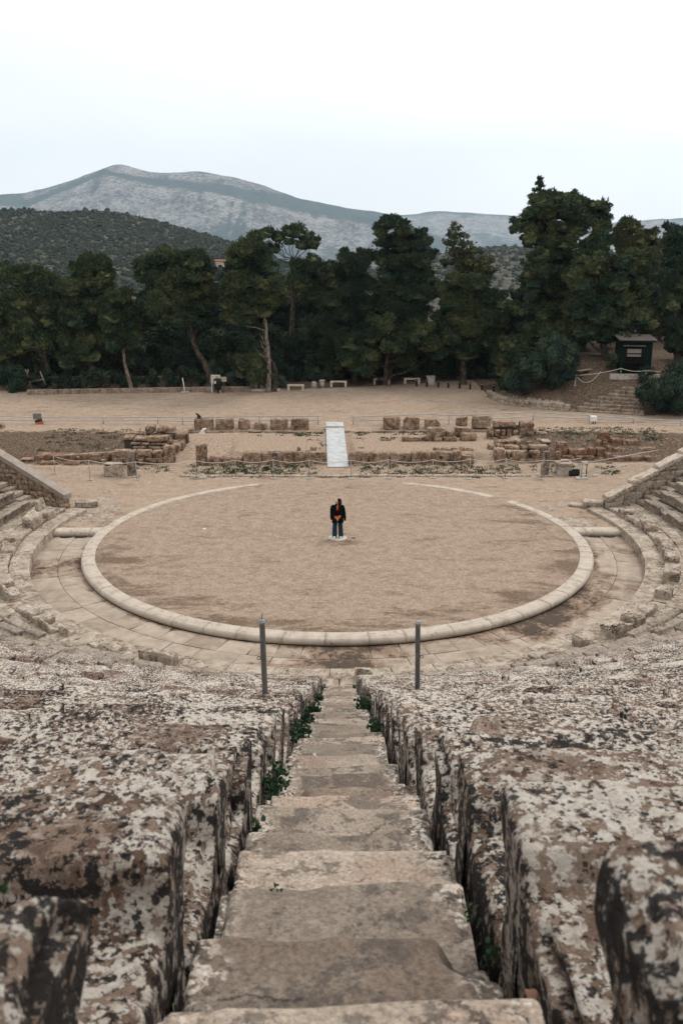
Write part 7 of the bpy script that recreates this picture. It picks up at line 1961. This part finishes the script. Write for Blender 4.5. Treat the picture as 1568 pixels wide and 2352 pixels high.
# a pale house among trees at the foot of the hill
Y = 330.0; a = at(467, 617, Y); b = at(512, 597, Y)
root = thing('house', 'small pale house with red tile roof below the left hill', 'house', ((a[0] + b[0]) / 2, Y, a[2] - 6))
MB().add(*box(a[0], b[0], Y, Y + 9, a[2] - 2, b[2] - .6)).build('wall', M['house_wall'], root, smooth=False)
v, q = box(a[0] - .5, b[0] + .5, Y - .5, Y + 9.5, b[2] - .59, b[2] + .5); v[:, 2] += np.where(v[:, 2] > b[2], -.6 * (np.abs(v[:, 1] - Y - 4.5) / 5), 0)
MB().add(v, q).build('roof', M['roof_tile'], root, smooth=False)
for k in range(3):
    x = a[0] + (b[0] - a[0]) * (.2 + .28 * k); MB().add(*box(x, x + 1.3, Y - .05, Y + .1, b[2] - 3.4, b[2] - 1.8)).build('window', M['kiosk_brown'], root, smooth=False)
Y = 325.0
tree_c = [(487, 603 + 9 * k, 4.5, 7) for k in range(4)]
g = np.random.default_rng(3); p = at(487, 640, Y); mb = MB()
for k, (x, y, rx, ry) in enumerate(tree_c):
    c = at(x, y, Y); sx = 1.1; mb.add(*clump_leaves(c, (sx, sx, 2.2), g, .8, .5, k, tuft=False))
root = thing('cypress', 'dark slender cypress before the small pale house', 'tree', (p[0], Y, p[2]))
mb.build('crown', M['dark_foliage'], root, smooth=False); MB().add(*tube([(p[0], Y, p[2] - 6), (p[0], Y, p[2] + 10)], .3, 6)).build('trunk', M['pine_bark'], root)

for k, (xd, yd, sx, sz, lab) in enumerate(((478, 624, 4.5, 3.4, 'dark bush under the left corner of small pale house'), (508, 626, 4.5, 3.4, 'dark bush under the right corner of small pale house'))):
    Y = 318.0; c = at(xd, yd, Y); mb = MB()
    for m in range(5):
        c2 = c + np.array([g.uniform(-.7, .7) * sx, g.uniform(-1, 1), g.uniform(-.5, .3) * sz]); heart(mb, c2, (sx * .45, sx * .45, sz * .5), g, m + 9 * k); mb.add(*clump_leaves(c2, (sx * .55, sx * .55, sz * .6), g, .6, .6, m + 5 * k, tuft=False))
    mb.add(*tube([(c[0], Y, c[2] - 9), (c[0], Y, c[2])], .4, 6))
    single(mb, 'bush', M['dark_foliage'], lab, 'bush', smooth=False)

# the plain out to the horizon
gx = np.concatenate([-np.geomspace(9000, 60, 26), np.linspace(-55, 55, 23), np.geomspace(60, 9000, 26)]); gy = np.concatenate([[-60, -45, -20, 0, 20, 40], np.geomspace(50, 9500, 40)])
X, Y = np.meshgrid(gx, gy, indexing='ij'); Z = -2.2 - 16 * sstep(60, 330, Y) - 40 * sstep(900, 3500, Y)
v, f = gridmesh(X, Y, Z); struct(MB().add(v, f).build('plain', M['scrub_land']))

# ---- air between here and the mountains
v, q = box(-9600, 9600, -75, 9700, -66.0, 900)
hz = MB().add(v, q)
mt = bpy.data.materials.new('haze'); mt.use_nodes = True; nt = mt.node_tree; nt.nodes.clear()
ou = nt.nodes.new('ShaderNodeOutputMaterial'); pv = nt.nodes.new('ShaderNodeVolumePrincipled')
pv.inputs['Color'].default_value = (0.64, 0.79, 0.94, 1); pv.inputs['Density'].default_value = HAZE; pv.inputs['Anisotropy'].default_value = 0.2
nt.links.new(pv.outputs[0], ou.inputs['Volume'])
o = struct(hz.build('haze', mt, smooth=False), 'stuff'); o['label'] = 'pale blue air in front of the mountains'

# ---- overcast sky
w = bpy.data.worlds.new('World'); SC.world = w; w.use_nodes = True; nt = w.node_tree; nt.nodes.clear()
SUN_EL, SUN_AZ = math.radians(52), math.radians(40)          # azimuth from +y towards +x
out = nt.nodes.new('ShaderNodeOutputWorld')
sky = nt.nodes.new('ShaderNodeTexSky'); sky.sky_type = 'NISHITA'; sky.sun_disc = False; sky.sun_elevation = SUN_EL; sky.sun_rotation = SUN_AZ
bg1 = nt.nodes.new('ShaderNodeBackground'); bg1.inputs[1].default_value = 0.10; nt.links.new(sky.outputs[0], bg1.inputs[0])
tc = nt.nodes.new('ShaderNodeTexCoord')
mp_ = nt.nodes.new('ShaderNodeMapping'); mp_.inputs['Scale'].default_value = (1.0, 1.0, 3.2); nt.links.new(tc.outputs['Generated'], mp_.inputs[0])
n1 = nt.nodes.new('ShaderNodeTexNoise'); n1.inputs['Scale'].default_value = 2.6; n1.inputs['Detail'].default_value = 6; n1.inputs['Roughness'].default_value = .55; n1.inputs['Distortion'].default_value = .4
nt.links.new(mp_.outputs[0], n1.inputs['Vector'])
# brightest where the sun stands behind the cloud (to the right)
nrm = nt.nodes.new('ShaderNodeVectorMath'); nrm.operation = 'DOT_PRODUCT'; nt.links.new(tc.outputs['Generated'], nrm.inputs[0])
nrm.inputs[1].default_value = (math.sin(SUN_AZ) * math.cos(SUN_EL), math.cos(SUN_AZ) * math.cos(SUN_EL), math.sin(SUN_EL))
mr = nt.nodes.new('ShaderNodeMapRange'); mr.inputs[1].default_value = .45; mr.inputs[2].default_value = .95; mr.inputs[3].default_value = 0; mr.inputs[4].default_value = 1
nt.links.new(nrm.outputs['Value'], mr.inputs[0])
ad = nt.nodes.new('ShaderNodeMath'); ad.operation = 'MULTIPLY_ADD'; nt.links.new(n1.outputs['Fac'], ad.inputs[0]); ad.inputs[1].default_value = .9; nt.links.new(mr.outputs[0], ad.inputs[2])
rp = nt.nodes.new('ShaderNodeValToRGB'); el = rp.color_ramp.elements
el[0].position = .25; el[0].color = (.90, .90, .895, 1); el[1].position = 1.25 if False else 1.0; el[1].color = (1.22, 1.21, 1.19, 1)
e = el.new(.55); e.color = (1.01, 1.01, 1.0, 1)
nt.links.new(ad.outputs[0], rp.inputs[0])
bg2 = nt.nodes.new('ShaderNodeBackground'); bg2.inputs[1].default_value = SKY; nt.links.new(rp.outputs[0], bg2.inputs[0])
mx = nt.nodes.new('ShaderNodeMixShader'); mx.inputs[0].default_value = .93
nt.links.new(bg1.outputs[0], mx.inputs[1]); nt.links.new(bg2.outputs[0], mx.inputs[2]); nt.links.new(mx.outputs[0], out.inputs[0])
try: w.cycles.sampling_method = 'MANUAL'; w.cycles.sample_map_resolution = 512
except Exception: pass

ld = bpy.data.lights.new('sun', 'SUN'); ld.energy = SUN; ld.angle = math.radians(16); ld.color = (1.0, .96, .90)
lo = bpy.data.objects.new('sun', ld); COL.objects.link(lo); lo.location = (60, 40, 80)
from mathutils import Vector
dv = Vector((-math.sin(SUN_AZ) * math.cos(SUN_EL), -math.cos(SUN_AZ) * math.cos(SUN_EL), -math.sin(SUN_EL)))
lo.rotation_euler = dv.to_track_quat('-Z', 'Y').to_euler()

cd = bpy.data.cameras.new('camera'); co = bpy.data.objects.new('camera', cd); COL.objects.link(co)
co.location = (CX, -CD, CH); co.rotation_euler = (PI / 2 - PITCH, 0, -YAW)
cd.sensor_fit = 'VERTICAL'; cd.sensor_height = 36; cd.lens = 36 * FPX / 1024
cd.clip_start = 0.05; cd.clip_end = 30000
cd.dof.use_dof = True; cd.dof.focus_distance = 14.0; cd.dof.aperture_fstop = 7.0
SC.camera = co
SC.view_settings.view_transform = 'Standard'; SC.view_settings.look = 'None'; SC.view_settings.exposure = EXPO; SC.view_settings.gamma = 1
SC.cycles.use_denoising = True
SC.cycles.max_bounces = 6; SC.cycles.diffuse_bounces = 3; SC.cycles.glossy_bounces = 2; SC.cycles.transmission_bounces = 2; SC.cycles.volume_bounces = 1; SC.cycles.transparent_max_bounces = 4
SC.cycles.sample_clamp_indirect = 6
